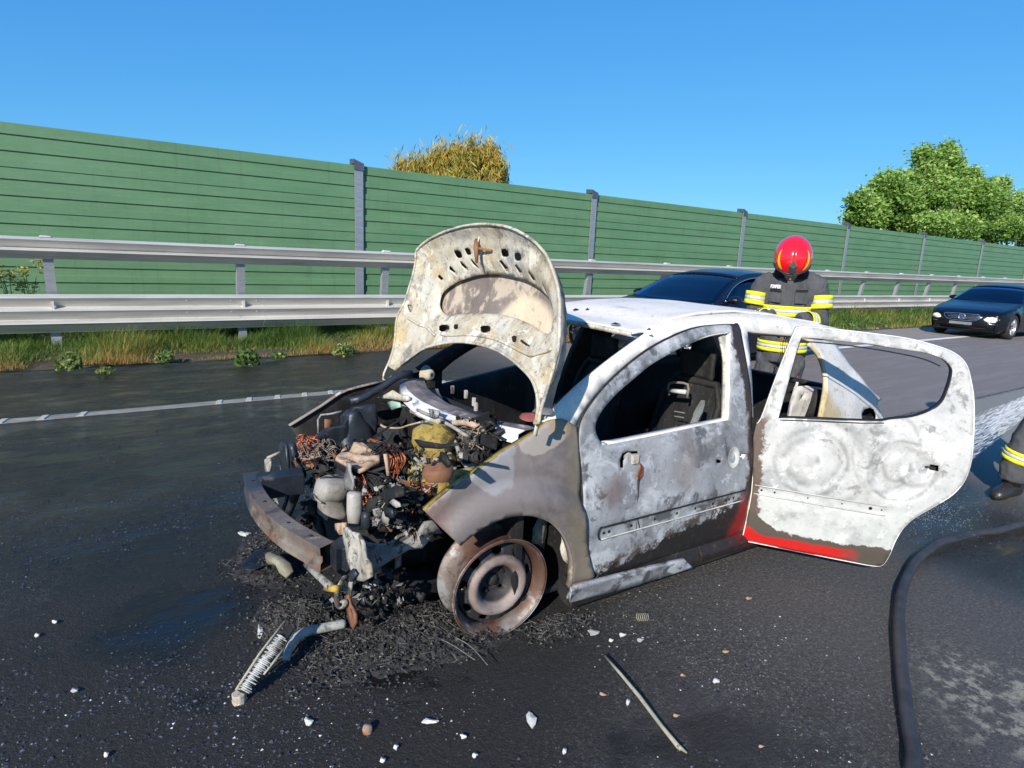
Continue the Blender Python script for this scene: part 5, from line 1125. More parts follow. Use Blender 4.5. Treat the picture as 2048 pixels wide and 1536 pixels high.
tangle('charred_strands', Z1, 1100, 980, 1500, 1260, dict(X=-1.07), 70, .004, dark, spread=.014)
tangle('pale_strands', Z1, 1150, 980, 1500, 1250, dict(X=-1.09), 16, .0014, grey_b, spread=.012)
def lumps(name, conv, x0, y0, x1, y1, pl, n, s0, s1, mat, parent=None):
    q = MB(); 
    for i in range(n):
        c = np.array(cat_e(*conv(x0+(x1-x0)*random.random(), y0+(y1-y0)*random.random()), **pl))+np.array([random.gauss(0, .02) for _ in range(3)]); s_ = random.uniform(s0, s1)
        bm = bmesh.new(); bmesh.ops.create_icosphere(bm, subdivisions=1, radius=1)
        sc3 = np.array([random.uniform(.5, 1.4), random.uniform(.5, 1.4), random.uniform(.3, .9)])*s_
        q.add([tuple(c+np.array(v.co)*sc3*(1+.6*noise.noise(Vector(v.co)*2+Vector((i, 0, 0))))) for v in bm.verts], [[v.index for v in f.verts] for f in bm.faces]); bm.free()
    o = q.build(name, mat, parent or wreck); o['kind'] = 'stuff'; return o
lumps('charred_lumps', Z1, 1080, 950, 1480, 1260, dict(X=-1.02), 60, .012, .035, dark)
lumps('ash_lumps', Z1, 1130, 960, 1480, 1240, dict(X=-1.07), 26, .006, .018, cream_b)
lumps('melted_debris', Z1, 560, 1020, 950, 1400, dict(X=-0.97), 40, .02, .05, dark)
lumps('melted_debris', Z1, 900, 640, 1500, 950, dict(X=-.68), 40, .02, .05, dark)
poly('torn_casing', [(1120, 1090), (1150, 1030), (1210, 1010), (1260, 980), (1340, 950), (1380, 930), (1430, 960), (1440, 1010), (1350, 1040), (1330, 1110), (1240, 1100), (1160, 1150)], Z1, dark, .012, X=-1.08, k=.05)
poly('ash_sheet', [(1175, 1240), (1190, 1170), (1225, 1145), (1275, 1170), (1285, 1210), (1260, 1250)], Z1, cream_b, .006, X=-1.11, k=.03)
poly('ash_sheet', [(1310, 1065), (1340, 1040), (1390, 1070), (1400, 1100), (1370, 1110)], Z1, cream_b, .006, X=-1.11, k=.03)
poly('small_bracket', [(1255, 1130), (1290, 1110), (1320, 1130), (1325, 1190), (1300, 1200), (1265, 1180)], Z1, blue, .01, X=-1.12)
tubes('brake_line', [[cat_e(*Z1(*p_), X=-1.12) for p_ in ((1360, 1120), (1450, 1070), (1560, 1000), (1690, 910))]], .005, alum)
def clutter(name, conv, x0, y0, x1, y1, pl, n, mat, s0=.01, s1=.05):
    q = MB()
    for i in range(n):
        c = np.array(cat_e(*conv(x0+(x1-x0)*random.random(), y0+(y1-y0)*random.random()), **pl))+np.array([random.gauss(0, .03), random.gauss(0, .02), random.gauss(0, .02)])
        M = Matrix.Translation(tuple(c)) @ Matrix.Rotation(random.uniform(0, 6), 4, (random.random(), random.random(), random.random()+.1)); a = [random.uniform(s0, s1) for _ in range(3)]; a[random.randrange(3)] *= .15
        k = random.random()
        if k < .5: q.box((-a[0], -a[1], -a[2]), (a[0], a[1], a[2]), M)
        elif k < .75: q.lathe([(0, a[2]), (a[0]*.5, a[2]), (a[0]*.6, 0), (a[0]*.4, -a[2])], 10, M)
        else: q.grid(lambda u, v: tuple(M @ Vector((a[0]*(2*u-1)*1.5, a[1]*(2*v-1)*1.5, .02*noise.noise(Vector((u*3, v*3, i)))*2))), 4, 4)
    o = q.build(name, mat, wreck); o['kind'] = 'stuff'; return o
clutter('charred_parts', Z1, 560, 560, 1000, 900, dict(X=-0.92), 40, dark)
clutter('charred_parts', Z1, 900, 560, 1500, 1000, dict(X=-.78), 60, dark)
clutter('charred_parts', Z1, 560, 1200, 1100, 1400, dict(X=-1.0), 40, dark)
clutter('charred_parts', Z1, 1050, 980, 1560, 1290, dict(X=-0.98), 60, dark)
clutter('charred_parts', Z1, 1700, 420, 2200, 720, dict(X=-.66), 50, dark)
clutter('rusty_parts', Z1, 1050, 980, 1560, 1270, dict(X=-1.05), 26, rust, .006, .025)
clutter('ash_parts', Z1, 1100, 980, 1560, 1270, dict(X=-1.07), 26, grey_b, .006, .025)
clutter('ash_parts', Z1, 1740, 440, 2060, 700, dict(X=-.69), 12, tan, .004, .016)
clutter('fine_char', Z1, 560, 560, 1600, 1290, dict(X=-.96), 240, dark, .003, .016)
clutter('fine_ash', Z1, 560, 760, 1700, 1290, dict(X=-1.0), 90, grey_b, .003, .010)
clutter('fine_rust', Z1, 560, 560, 1700, 1290, dict(X=-1.0), 70, rust, .003, .009)
clutter('fine_char', Z1, 1700, 420, 2200, 740, dict(X=-.69), 120, dark, .003, .014)
clutter('fine_char', Z3, 620, 480, 1300, 860, dict(X=-1.1), 120, dark, .003, .016)
clutter('fine_ash', Z3, 620, 480, 1250, 820, dict(X=-1.12), 40, grey_b, .003, .009)
clutter('rusty_parts', Z1, 560, 600, 900, 780, dict(X=-1.07), 16, rust, .006, .025)
clutter('ash_parts', Z3, 760, 560, 1100, 760, dict(X=-1.2), 14, grey_b, .005, .02)
clutter('charred_parts', Z3, 700, 560, 1240, 800, dict(X=-1.14), 60, dark, .006, .022)
# ---- near side: yellow-scorched strut tower and apron plate
c_ = cat_(*Z1(1650, 520), Y=.46)
wlathe('strut_tower', (c_[0], c_[1], .42), [(0, c_[2]-.42+.06), (.05, c_[2]-.42+.05), (.09, c_[2]-.42+.02), (.10, c_[2]-.42-.03), (.085, c_[2]-.42-.07), (.11, c_[2]-.42-.10), (.115, .04), (.12, 0)], olive, .018, 9)
poly('apron_plate', [(1690, 860), (1745, 835), (1860, 800), (1925, 790), (2000, 770), (2010, 840), (1960, 900), (1930, 960), (1850, 1010), (1770, 1070), (1690, 1105), (1668, 1040), (1680, 950)], Z1, olive, .012, Y=.17, holes=[[Z1 and p_ for p_ in ((1735, 880), (1765, 870), (1785, 885), (1775, 905), (1745, 905))], [(1730, 960), (1755, 955), (1760, 975), (1735, 980)]], k=.02)
poly('wing_top', [(1850, 640), (1900, 700), (1960, 720), (2021, 690), (2060, 640), (2140, 610), (2300, 560), (2380, 520), (2330, 580), (2200, 650), (2080, 720), (2000, 770), (1900, 780), (1860, 740)], Z1, cream_b, .01, Z=.72, k=.02)
wlathe('washer_cap', cat_(*Z1(1895, 690), Z=.75), [(0, .012), (.022, .012), (.026, 0), (.03, -.02)], cream_b, .002, 20)
for (pts) in ([(1500, 560), (1560, 575), (1700, 600), (1830, 585), (1840, 610), (1700, 640), (1545, 625)], [(1700, 660), (1740, 690), (1780, 760), (1760, 790), (1690, 720)], [(1590, 715), (1600, 760), (1612, 760), (1608, 712)]):
    poly('tower_slot', pts, Z1, dark, .01, X=-1.02)
lumps('ash_lumps', Z1, 1680, 720, 1760, 790, dict(X=-1.02), 12, .006, .016, cream_b)
wlathe('lower_bracket', cat_(*Z1(1690, 820), X=-0.97), [(.0, .03), (.05, .02), (.06, 0), (.045, -.03)], rust, .015, 12)
# pipes and arms under the cowl
tubes('wiper_arm', [[cat_e(*Z9(*p_), X=-.74) for p_ in ((1040, 615), (1120, 650), (1280, 720), (1400, 780), (1560, 860), (1760, 990), (1840, 1030))]], .008, alum, 8)
tubes('wiper_link', [cr([cat_e(*Z9(*p_), X=-.78) for p_ in ((330, 610), (420, 780), (520, 870), (640, 890), (780, 890), (900, 850), (1100, 800))], 4, closed=False)], .008, peach_b, 8, flat=.6)
poly('wiper_motor_plate', [(1110, 780), (1200, 770), (1290, 755), (1370, 745), (1380, 800), (1340, 850), (1250, 850), (1120, 835)], Z9, cream_b, .012, X=-.78)
poly('cowl_bracket', [(1240, 590), (1300, 600), (1375, 620), (1375, 700), (1440, 740), (1400, 750), (1330, 750), (1280, 720)], Z9, grey_b, .008, X=-.74)
tubes('bonnet_cable', [cr([cat_e(*Z9(*p_), X=-0.92) for p_ in ((340, 1040), (500, 930), (700, 800), (860, 720), (1000, 700))], 4, closed=False), cr([cat_e(*Z9(*p_), X=-0.92) for p_ in ((360, 1045), (520, 935), (720, 805), (870, 728), (1010, 706))], 4, closed=False)], .003, dark)
tubes('coolant_hose', [cr([cat_e(*Z1(*p_), X=-.70) for p_ in ((1805, 432), (1880, 425), (1960, 440), (2030, 480), (2090, 530), (2160, 600))], 4, closed=False)], .013, peach_b, 10)
tubes('coolant_hose', [cr([cat_e(*Z1(*p_), X=-.72) for p_ in ((1700, 440), (1760, 520), (1830, 600), (1850, 680))], 4, closed=False)], .010, grey_b, 8)
tubes('coolant_hose', [cr([cat_e(*Z1(*p_), X=-.68) for p_ in ((1390, 290), (1480, 340), (1600, 400), (1700, 440))], 4, closed=False)], .010, tan, 8)
tangle('ash_hoses', Z1, 1740, 400, 2060, 680, dict(X=-.70), 14, .0022, tan, spread=.012)
tangle('rusty_strands', Z1, 1740, 400, 2060, 640, dict(X=-.69), 20, .003, tan, spread=.012)
tangle('sooty_hoses', Z1, 1740, 440, 2140, 700, dict(X=-.66), 26, .008, dark, spread=.014)
poly('glass_shard', [(1270, 260), (1310, 250), (1370, 265), (1380, 300), (1340, 310), (1310, 325)], Z1, plain('melted_glass', (.28, .42, .36), .3), .008, X=-.76)
tubes('fuel_pipe', [[cat_e(*Z1(*p_), X=-0.97) for p_ in ((1490, 710), (1530, 745), (1590, 775), (1640, 790))]], .006, alum)
# red melted lump and clips on the cowl
wlathe('melted_plastic', cat_(1060, 836, X=-.50), [(0, .02), (.035, .012), (.045, 0)], plain('melted_red', (.22, .06, .05), .6), .01, 20)
wlathe('melted_plastic', cat_(1085, 826, X=-.45), [(0, .02), (.035, .012), (.045, 0)], grey_b, .012, 20)
for p_ in ((905, 776), (932, 785), (948, 800), (952, 810)): c = cat_(*p_, X=-.50); MB().box((c[0]-.008, c[1]-.008, c[2]-.03), (c[0]+.008, c[1]+.008, c[2]+.012)).build('cowl_clip', cream_b, wreck, bevel=.003)
# ---- lower front: pale chassis leg and its plate, straps, horn, rusty brackets
poly('chassis_plate', [(845, 200), (880, 195), (905, 225), (950, 245), (1000, 310), (1010, 420), (1030, 470), (1040, 560), (990, 590), (935, 585), (905, 540), (885, 470), (870, 330), (840, 290)], Z3, cream_b, .012, X=-1.22, k=.025)
poly('chassis_leg', [(950, 250), (1010, 310), (1100, 325), (1180, 305), (1230, 270), (1260, 250), (1330, 235), (1445, 225), (1480, 215), (1450, 270), (1400, 345), (1310, 358), (1240, 392), (1160, 440), (1090, 500), (1030, 560), (985, 590), (960, 500)], Z3, grey_b, .014, Y=.30, k=.03, holes=[[(1135, 455), (1155, 460), (1155, 478), (1138, 478)], [(995, 410), (1005, 415), (1003, 440), (994, 436)]])
tubes('chassis_edge', [cr([cat_(*Z3(*p_), Y=.29) for p_ in ((950, 300), (1010, 322), (1100, 330), (1185, 308), (1240, 262), (1330, 238), (1450, 222))], 4, closed=False)], .007, cream_b)
poly('chassis_flange', [(1370, 240), (1420, 160), (1480, 150), (1520, 200), (1550, 240), (1400, 250)], Z3, grey_b, .01, Y=.2)
poly('corner_flap', [(845, 560), (905, 500), (935, 540), (890, 600), (870, 640)], Z3, blue, .006, X=-1.24)
poly('lower_bracket', [(775, 170), (840, 165), (845, 250), (800, 255), (772, 215)], Z3, peach_b, .012, X=-1.21)
poly('hanging_strip', [(868, 590), (895, 600), (880, 700), (865, 740)], Z3, grey_b, .006, X=-1.24)
tubes('curved_strap', [cr([cat_(*Z3(*p_), X=-1.26) for p_ in ((840, 560), (805, 620), (782, 690), (785, 760), (812, 790), (840, 770), (838, 740), (822, 742))], 4, closed=False)], .012, cream_b, 8, flat=.5)
poly('tow_bracket', [(845, 700), (868, 690), (880, 765), (905, 800), (922, 840), (925, 900), (905, 945), (885, 920), (868, 870), (855, 790)], Z3, rust, .012, X=-1.24, holes=[[(880, 800), (895, 795), (903, 820), (893, 842), (880, 830)]])
poly('hanging_bracket', [(1212, 392), (1252, 396), (1248, 460), (1232, 560), (1222, 660), (1205, 672), (1115, 665), (1112, 632), (1195, 628), (1208, 520)], Z3, rust, .012, Y=.34, k=.004)
pc = cat_(*Z3(1062, 650), Y=.38)
wlathe('horn', pc, [(0, .035), (.015, .035), (.018, .02), (.035, .012), (.042, 0), (.036, -.02), (0, -.025)], cream_b, .004, 20, (R(80), R(-15)))
poly('horn_bracket', [(985, 640), (1010, 590), (1110, 600), (1140, 640), (1110, 700), (1110, 760), (1040, 740), (980, 700)], Z3, olive, .01, Y=.44)
wbox('lower_dark_box', tuple(cat_(*Z3(1110, 900), Y=.50)), tuple(cat_(*Z3(1240, 560), Y=.62)), dark, .01, bevel=0)
tubes('lower_crossbar', [[cat_(*Z3(*p_), X=-1.29) for p_ in ((560, 470), (640, 545), (740, 640))]], .016, grey_b, 8)
tubes('crossbar_end', [[cat_(*Z3(*p_), X=-1.29) for p_ in ((705, 645), (780, 650))]], .014, plain('yellow_scorch', (.42, .27, .05), .7), 8)
wbox('subframe', (-1.15, .35, .09), (-.70, 1.2, .17), dark, .03, 6)
tubes('undertray_pipe', [[(-1.05, .35, .2), (-1.1, .7, .16), (-1.0, 1.15, .2)], [(-.9, .3, .14), (-.95, .8, .1), (-.8, 1.2, .14)]], .02, dark, 8)
poly('radiator_remnant', [(600, 1130), (700, 1180), (760, 1290), (760, 1380), (700, 1380), (620, 1290)], Z1, dark, .02, X=-1.12, k=.05)
# ================================================================ the two parked dark saloons
chrome = G('chrome', .12, 1); chrome.set('Base Color', (.72, .73, .75)); chrome = chrome.m
tyre = plain('tyre_rubber', (.018, .018, .019), .75, bump=.3, bs=80)
lensm = G('headlamp_lens', .12, 0, .6); lensm.set('Base Color', lensm.ramp(lensm.noise(9, 3), [(.3, (.60, .56, .42)), (.6, (.80, .75, .60)), (.8, (.88, .85, .75))])); lensm = lensm.m
alloy = plain('wheel_alloy', (.50, .50, .52), .3, .7, var=.1)
blackpl = plain('black_plastic', (.02, .02, .022), .5)
greysign = plain('plate_grey', (.16, .165, .17), .5)
visorm = plain('pale_visor', (.40, .47, .44), .6)
seatm = plain('seat_dark', (.10, .11, .13), .8)
def carpaint(name, c):
    g = G(name, .18, .0, .4); n = g.noise(5, 4, .6); g.set('Base Color', g.ramp(n, [(.3, tuple(x*.8 for x in c)), (.7, tuple(x*1.2 for x in c))]))
    g.set('Coat Weight', .25); g.set('Coat Roughness', .05); g.set('Roughness', g.add(.16, g.mul(g.noise(30, 4, .7), .14))); return g.m
def glassm(name, tint):
    g = G(name, .03); n = g.n; g.set('Base Color', (.01, .012, .015))
    t = n.nodes.new('ShaderNodeBsdfTransparent'); t.inputs[0].default_value = (*tint, 1); gl = n.nodes.new('ShaderNodeBsdfGlossy'); gl.inputs['Roughness'].default_value = .03; gl.inputs[0].default_value = (.8, .9, 1, 1)
    fr = n.nodes.new('ShaderNodeFresnel'); fr.inputs[0].default_value = 1.8; mx = n.nodes.new('ShaderNodeMixShader')
    n.links.new(fr.outputs[0], mx.inputs[0]); n.links.new(t.outputs[0], mx.inputs[1]); n.links.new(gl.outputs[0], mx.inputs[2]); n.links.new(mx.outputs[0], g.out.inputs[0]); return g.m
glass = glassm('car_glass', (.90, .95, .98))
def saloon(name, label, loc, paint, rz=0, L=4.75, logo=True, lens=None, scale=1.0, plate=True):
    root = tag(empty(name, loc, rz), label, 'car', 'dark saloon cars parked along the barrier'); root.scale = (scale,)*3
    HW = lambda X, Z: interp(Z, [(.15, .82), (.25, .87), (.45, .895), (.62, .90), (.78, .89), (.9, .865), (.97, .83), (1.1, .755), (1.25, .675), (1.38, .60), (1.45, .52)])-(.20*((.9-X)/.9)**2.3 if X < .9 else 0)-(.14*((X-3.9)/.85)**2 if X > 3.9 else 0)
    wa = [(.93, .33), (3.70, .33)]; wr = .365
    arcf = [(wa[0][0]-wr*math.cos(a), wa[0][1]+wr*math.sin(a)) for a in np.linspace(R(-20), R(200), 20)]
    arcr = [(wa[1][0]-wr*math.cos(a), wa[1][1]+wr*math.sin(a)) for a in np.linspace(R(-20), R(200), 20)]
    topc = cr([(.14, .56), (.30, .68), (.60, .755), (1.0, .84), (1.35, .915), (1.50, .965), (1.80, 1.13), (2.1, 1.265), (2.45, 1.345), (2.85, 1.375), (3.25, 1.35), (3.6, 1.26), (3.95, 1.11), (4.2, 1.0), (4.5, .965), (4.7, .93)], 4, closed=False)
    out = [(.17, .20), (.13, .30), (.12, .45)]+[tuple(p) for p in topc]+[(4.75, .8), (4.74, .55), (4.68, .3), (4.45, .22)]+arcr[::-1]+[(3.2, .19), (2.3, .18), (1.5, .19)]+arcf[::-1]+[(.4, .19)]
    win = cr([(1.72, .975), (1.72, .975), (1.86, 1.08), (2.1, 1.205), (2.45, 1.295), (2.85, 1.325), (3.2, 1.30), (3.5, 1.215), (3.78, 1.07), (3.84, 1.0), (3.78, .985), (2.8, .975)], 4)
    def sf(sg, d=0):
        def fn(X, Z):
            r1 = min(math.hypot(X-wa[0][0], Z-.33), math.hypot(X-wa[1][0], Z-.33)); y = HW(X, Z)+.018*math.exp(-((r1-.40)/.04)**2)-d
            y -= .010*math.exp(-((Z-.80)/.015)**2)*(1 if X > .5 else 0)
            return (X, sg*y, Z)
        return fn
    for sg in (-1, 1):
        b_ = panel('side_panel', out, [win], sf(sg), paint, root, .06, .012, off=-1 if sg < 0 else 1)
        panel('side_window', [tuple(np.array(p)) for p in win], [], sf(sg, .015), glass, root, .12, .003)
        wc = [(X, sg*(HW(X, Z)+.004), Z) for X, Z in win+[win[0]]]; MB().tube(wc, .009, 6).build('window_trim', chrome, b_, smooth=True)
        MB().box((2.70, sg*.66, .97), (2.78, sg*.86, .98)) if False else None
        V = [(2.70, sg*(HW(2.7, .97)-.006), .97), (2.79, sg*(HW(2.79, .97)-.006), .97), (2.86, sg*(HW(2.86, 1.33)-.006), 1.33), (2.80, sg*(HW(2.8, 1.33)-.006), 1.33)]; mesh('door_pillar', V, [(0, 1, 2, 3)], blackpl, b_, solid=.01)
        for X in (1.42, 2.72, 3.62):      # door shuts
            pts = [(X+(0 if X != 1.42 else .0)+.02*math.sin(Z*3), sg*(HW(X, Z)+.001), Z) for Z in np.linspace(.24, .95, 10)]; MB().tube(pts, .004, 4).build('door_gap', blackpl, b_)
        for X in (2.50, 3.35): MB().tube([(X, sg*(HW(X, .80)+.004), .80), (X+.02, sg*(HW(X, .8)+.03), .80), (X+.17, sg*(HW(X, .8)+.03), .80), (X+.19, sg*(HW(X, .8)+.004), .80)], .011, 6).build('door_handle', paint, b_, smooth=True)
        mr = empty('wing_mirror', (1.78, sg*.93, 1.0), 0, root)
        MB().loft([[(x, sg*(y0+.10*math.cos(a)), .065*math.sin(a)*s_) for a in np.linspace(0, 2*math.pi, 13)[:-1]] for x, s_, y0 in ((-.06, .35, 0), (-.03, .85, 0), (.03, 1.0, 0), (.06, .95, 0))]).build('mirror_housing', paint, mr, smooth=True)
        MB().tube([(0, -sg*.12, -.03), (0, -sg*.03, -.02)], .02, 6).build('mirror_arm', blackpl, mr)
    te = lambda X: float(np.interp(X, [p[0] for p in topc], [p[1] for p in topc]))
    cen = [(.05, .585), (.12, .66), (.30, .74), (.6, .81), (1.0, .875), (1.30, .925), (1.42, .955), (1.7, 1.115), (2.0, 1.265), (2.3, 1.375), (2.6, 1.42), (2.95, 1.43), (3.3, 1.405), (3.6, 1.34), (3.9, 1.20), (4.15, 1.07), (4.3, 1.025), (4.6, .99), (4.74, .95)]
    def sheet(name, Xa, Xb, mat, nu=16, bowf=0, bowb=0, d=0, parent=root):
        def fn(u, v):
            s_ = 2*v-1; X = Xa+(Xb-Xa)*u; X += (bowf*(1-u)+bowb*u)*(1-s_*s_); z0 = te(X); y0 = HW(X, z0)-.004; zc_ = interp(X, cen)
            k = 1-abs(s_)**2.6; return (X, s_*y0, z0+(zc_-z0)*k-d)
        return MB().grid(fn, nu, 20).build(name, mat, parent, smooth=True, solid=.008, off=0)
    sheet('bonnet', .16, 1.46, paint, 20, -.10, -.12)
    sheet('windscreen', 1.47, 2.20, glass, 12, -.12, -.0, .004); sheet('roof', 2.21, 3.45, paint, 16, 0, 0); sheet('rear_window', 3.46, 4.15, glass, 10, 0, .05, .004); sheet('boot_lid', 4.16, 4.72, paint, 8, .05, 0)
    # nose
    def nf(Y, Z, d=0): a = abs(Y)/.80; return (.0+.20*a**3.2+interp(Z, [(.18, .10), (.28, .03), (.40, .0), (.52, .01), (.62, .06), (.70, .12)])+d, Y, Z)
    no = [(-.72, .19), (.72, .19), (.78, .35), (.79, .50), (.74, .58), (.50, .625), (0, .645), (-.50, .625), (-.74, .58), (-.79, .50), (-.78, .35)]
    gh = [(-.44, .60), (-.35, .485), (-.2, .455), (.2, .455), (.35, .485), (.44, .60), (.2, .62), (-.2, .62)]
    lh = [(-.5, .23), (.5, .23), (.56, .31), (-.56, .31)]
    hl = lambda s_: [(s_*.50, .50), (s_*.60, .46), (s_*.775, .50), (s_*.77, .57), (s_*.72, .60), (s_*.58, .575)]
    panel('front_bumper', no, [gh, lh, hl(1), hl(-1)], nf, paint, root, .04, .01, off=1)
    for s_ in (-1, 1): panel('headlight', cr(hl(s_), 3), [], lambda a, b: nf(a, b, -.006), lens or lensm, root, .05, .006)
    g_ = empty('grille', (0, 0, 0), 0, root); panel('grille_back', gh, [], lambda a, b: nf(a, b, .03), blackpl, g_, .08, .004)
    for z in (.585, .54, .50): w_ = .41-(.59-z)*.8; MB().tube([nf(y, z, -.002) for y in np.linspace(-w_, w_, 16)], .006, 5).build('grille_bar', chrome, g_, smooth=True)
    MB().tube([nf(y, z, -.004) for y, z in cr([(-.44, .602), (-.35, .485), (-.2, .452), (.2, .452), (.35, .485), (.44, .602), (.2, .624), (-.2, .624)], 3)], .010, 5).build('grille_surround', chrome, g_, smooth=True)
    panel('lower_intake', lh, [], lambda a, b: nf(a, b, .03), blackpl, root, .1, .004)
    for s_ in (-1, 1): MB().tube([nf(s_*y, .40, -.004) for y in np.linspace(.58, .77, 6)], .010, 5).build('bumper_trim', chrome, root, smooth=True)
    if plate: MB().box((-.025, -.26, .345), (-.008, .26, .415)).build('number_plate', greysign, root)
    if logo:
        e = empty('emblem', (0.0, 0, .548), 0, g_); cx = nf(0, .548)[0]-.012
        MB().tube([(cx, .075*math.cos(a), .075*math.sin(a)) for a in np.linspace(0, 2*math.pi, 25)], .010, 6, cap=False).build('emblem_ring', chrome, e, smooth=True)
        MB().tube([(cx, -.032, .062), (cx, 0, .004), (cx, .032, .062)], .008, 5).build('emblem_stroke', chrome, e)
        MB().tube([(cx, -.060, .030), (cx, -.032, -.060), (cx, 0, .0), (cx, .032, -.060), (cx, .060, .030)], .008, 5).build('emblem_stroke', chrome, e)
    MB().box((.3, -.78, .17), (4.6, .78, .50)).box((4.5, -.7, .3), (4.72, .7, .9)).build('underbody', blackpl, root)
    MB().box((1.5, -.78, .5), (4.2, .78, .80)).build('cabin_floor', seatm, root)
    for (x, y) in ((2.35, -.36), (2.35, .36)):
        s_ = MB().loft([[(x+dx, y+a*w_, z), (x+dx+.10, y+a*w_, z), (x+dx+.10, y-a*w_, z), (x+dx, y-a*w_, z)] for z, dx, w_, a in ((.75, 0, .24, 1), (1.05, .10, .23, 1), (1.10, .11, .12, 1), (1.26, .14, .12, 1))]).build('seat', seatm, root, bevel=.03)
    MB().box((3.15, -.6, .75), (3.3, .6, 1.08)).build('rear_seat', seatm, root, bevel=.03)
    MB().tube([(1.98+.05*math.cos(a), -.36+.18*math.sin(a), .93+.17*math.cos(a)) for a in np.linspace(0, 6.283, 24)], .014, 6, cap=False).build('steering_wheel', seatm, root, smooth=True)
    MB().grid(lambda u, v: (1.5+.35*u, -.72+1.44*v, .93-.03*u), 2, 4).build('dashboard', blackpl, root)
    for y in (() if not logo else (-.36, .36)): MB().box((2.10, y-.17, 1.17), (2.13, y+.17, 1.25)).build('sun_visor', visorm, root)
    MB().box((2.16, -.10, 1.27), (2.2, .10, 1.31)).build('interior_mirror', blackpl, root)
    for (x, z) in wa:
        for sg in (-1, 1):
            w_ = empty('wheel', (x, sg*.80, z-.0), 0, root); w_.rotation_euler = (R(90) if sg < 0 else R(-90), 0, 0)
            MB().lathe([(.21, -.10), (.30, -.11), (.325, -.08), (.33, 0), (.325, .07), (.30, .095), (.225, .09), (.205, .07), (.20, -.1)], 40).build('tyre', tyre, w_, smooth=True)
            q = MB().lathe([(.215, .085), (.205, .075), (.20, .0), (.19, -.02)], 40)
            for k in range(5):
                a = 2*math.pi*k/5; c_, s2 = math.cos(a), math.sin(a)
                for da in (-.16, .16): q.tube([(.04*c_, .04*s2, .065), (.12*math.cos(a+da*.6), .12*math.sin(a+da*.6), .072), (.205*math.cos(a+da), .205*math.sin(a+da), .07)], [.022, .016, .016], 5)
            q.lathe([(0, .08), (.035, .078), (.045, .06)], 16); q.build('rim', alloy, w_, smooth=True)
            MB().lathe([(0, .0), (.20, .0)], 24).build('brake_disc', blackpl, w_)
    return root
p2 = at(1862, 668, Z=0); p2b = at(2008, 682, Z=0)
saloon('parked_car', 'near black saloon with cream headlights parked farthest along the barrier at the right edge', (float(p2[0])+.05, 6.82, 0), carpaint('paint_navy', (.003, .0035, .006)))
saloon('parked_car', 'dark blue saloon parked right behind the burnt car, partly hidden by its roof', (6.45, 7.05, 0), carpaint('paint_blue_black', (.005, .006, .012)), lens=glass, logo=False, scale=1.08, plate=True)
# ================================================================ firefighters
def fabric(name, c, b=.5):
    g = G(name, .9); n = g.noise(7, 5, .65); g.set('Base Color', g.ramp(n, [(.3, tuple(x*.75 for x in c)), (.7, tuple(x*1.25 for x in c))]))
    g.bump(g.add(g.noise(9, 4, .6, g.warp(4, .1)), g.mul(g.noise(160, 2), .12)), b, .03); return g.m
jk = fabric('turnout_fabric', (.060, .062, .070)); blk = fabric('hood_fabric', (.008, .008, .010), .3); glv = fabric('glove', (.022, .022, .026), .5)
hv_y = plain('reflective_yellow', (.74, .72, .02), .6, var=.22, sc_=25); hv_s = plain('reflective_silver', (.58, .60, .61), .4, .2, var=.25, sc_=40)
helm = G('helmet_red', .16, 0, .6); helm.set('Base Color', (.68, .006, .012)); helm.set('Coat Weight', 1.0); helm = helm.m
skin = plain('skin', (.45, .23, .17), .5); boot = plain('boot_leather', (.022, .021, .022), .38, bump=.3, bs=50)
swy = plain('decal_yellow', (.85, .50, .01), .3, var=.05)
def remesh(o, vs_, sm=6, disp=0):
    q = o.modifiers.new('r', 'REMESH'); q.mode = 'VOXEL'; q.voxel_size = vs_; q.use_smooth_shade = True
    q = o.modifiers.new('s', 'SMOOTH'); q.iterations = sm; q.factor = .5
    if disp:
        t = bpy.data.textures.new('folds', 'CLOUDS'); t.noise_scale = .09; t.noise_depth = 2
        q = o.modifiers.new('d', 'DISPLACE'); q.texture = t; q.strength = disp; q.mid_level = .5; q.texture_coords = 'LOCAL'
def el(c, rx, ry, n=16, tilt=0): return [(c[0]+rx*math.cos(2*math.pi*i/n), c[1]+ry*math.sin(2*math.pi*i/n), c[2]+tilt*math.sin(2*math.pi*i/n)) for i in range(n)]
def limb(q, pts, rr): q.tube(pts, rr, 12)
def band(q, a, b, ra, rb, n=20, flat=1):      # ring of tape round a limb from a to b
    q.tube([a, b], [ra, rb], n, cap=False, flat=flat)
def tape(parent, name, a, b, ra, rb, **k):      # yellow-silver-yellow
    a = np.array(a, float); b = np.array(b, float); L = lambda t: tuple(a+(b-a)*t); r_ = lambda t: ra+(rb-ra)*t
    y = MB(); band(y, L(0), L(.34), r_(0), r_(.34)); band(y, L(.66), L(1), r_(.66), r_(1)); o = y.build(name, hv_y, parent, smooth=True, solid=.003)
    s_ = MB(); band(s_, L(.34), L(.66), r_(.34)+.0, r_(.66)+.0); s_.build('silver_tape', hv_s, o, smooth=True, solid=.003)
def hoop(parent, z0, z1, rx, ry, rx1=None, ry1=None, cy=0):      # the same round the torso
    rx1 = rx1 or rx; ry1 = ry1 or ry
    def rg(t): return el((0, cy, z0+(z1-z0)*t), rx+(rx1-rx)*t, ry+(ry1-ry)*t, 36)
    o = MB().loft([rg(0), rg(.33)], cap=False).loft([rg(.67), rg(1)], cap=False).build('reflective_band', hv_y, parent, smooth=True, solid=.003)
    MB().loft([rg(.33), rg(.67)], cap=False).build('silver_tape', hv_s, o, smooth=True, solid=.003)
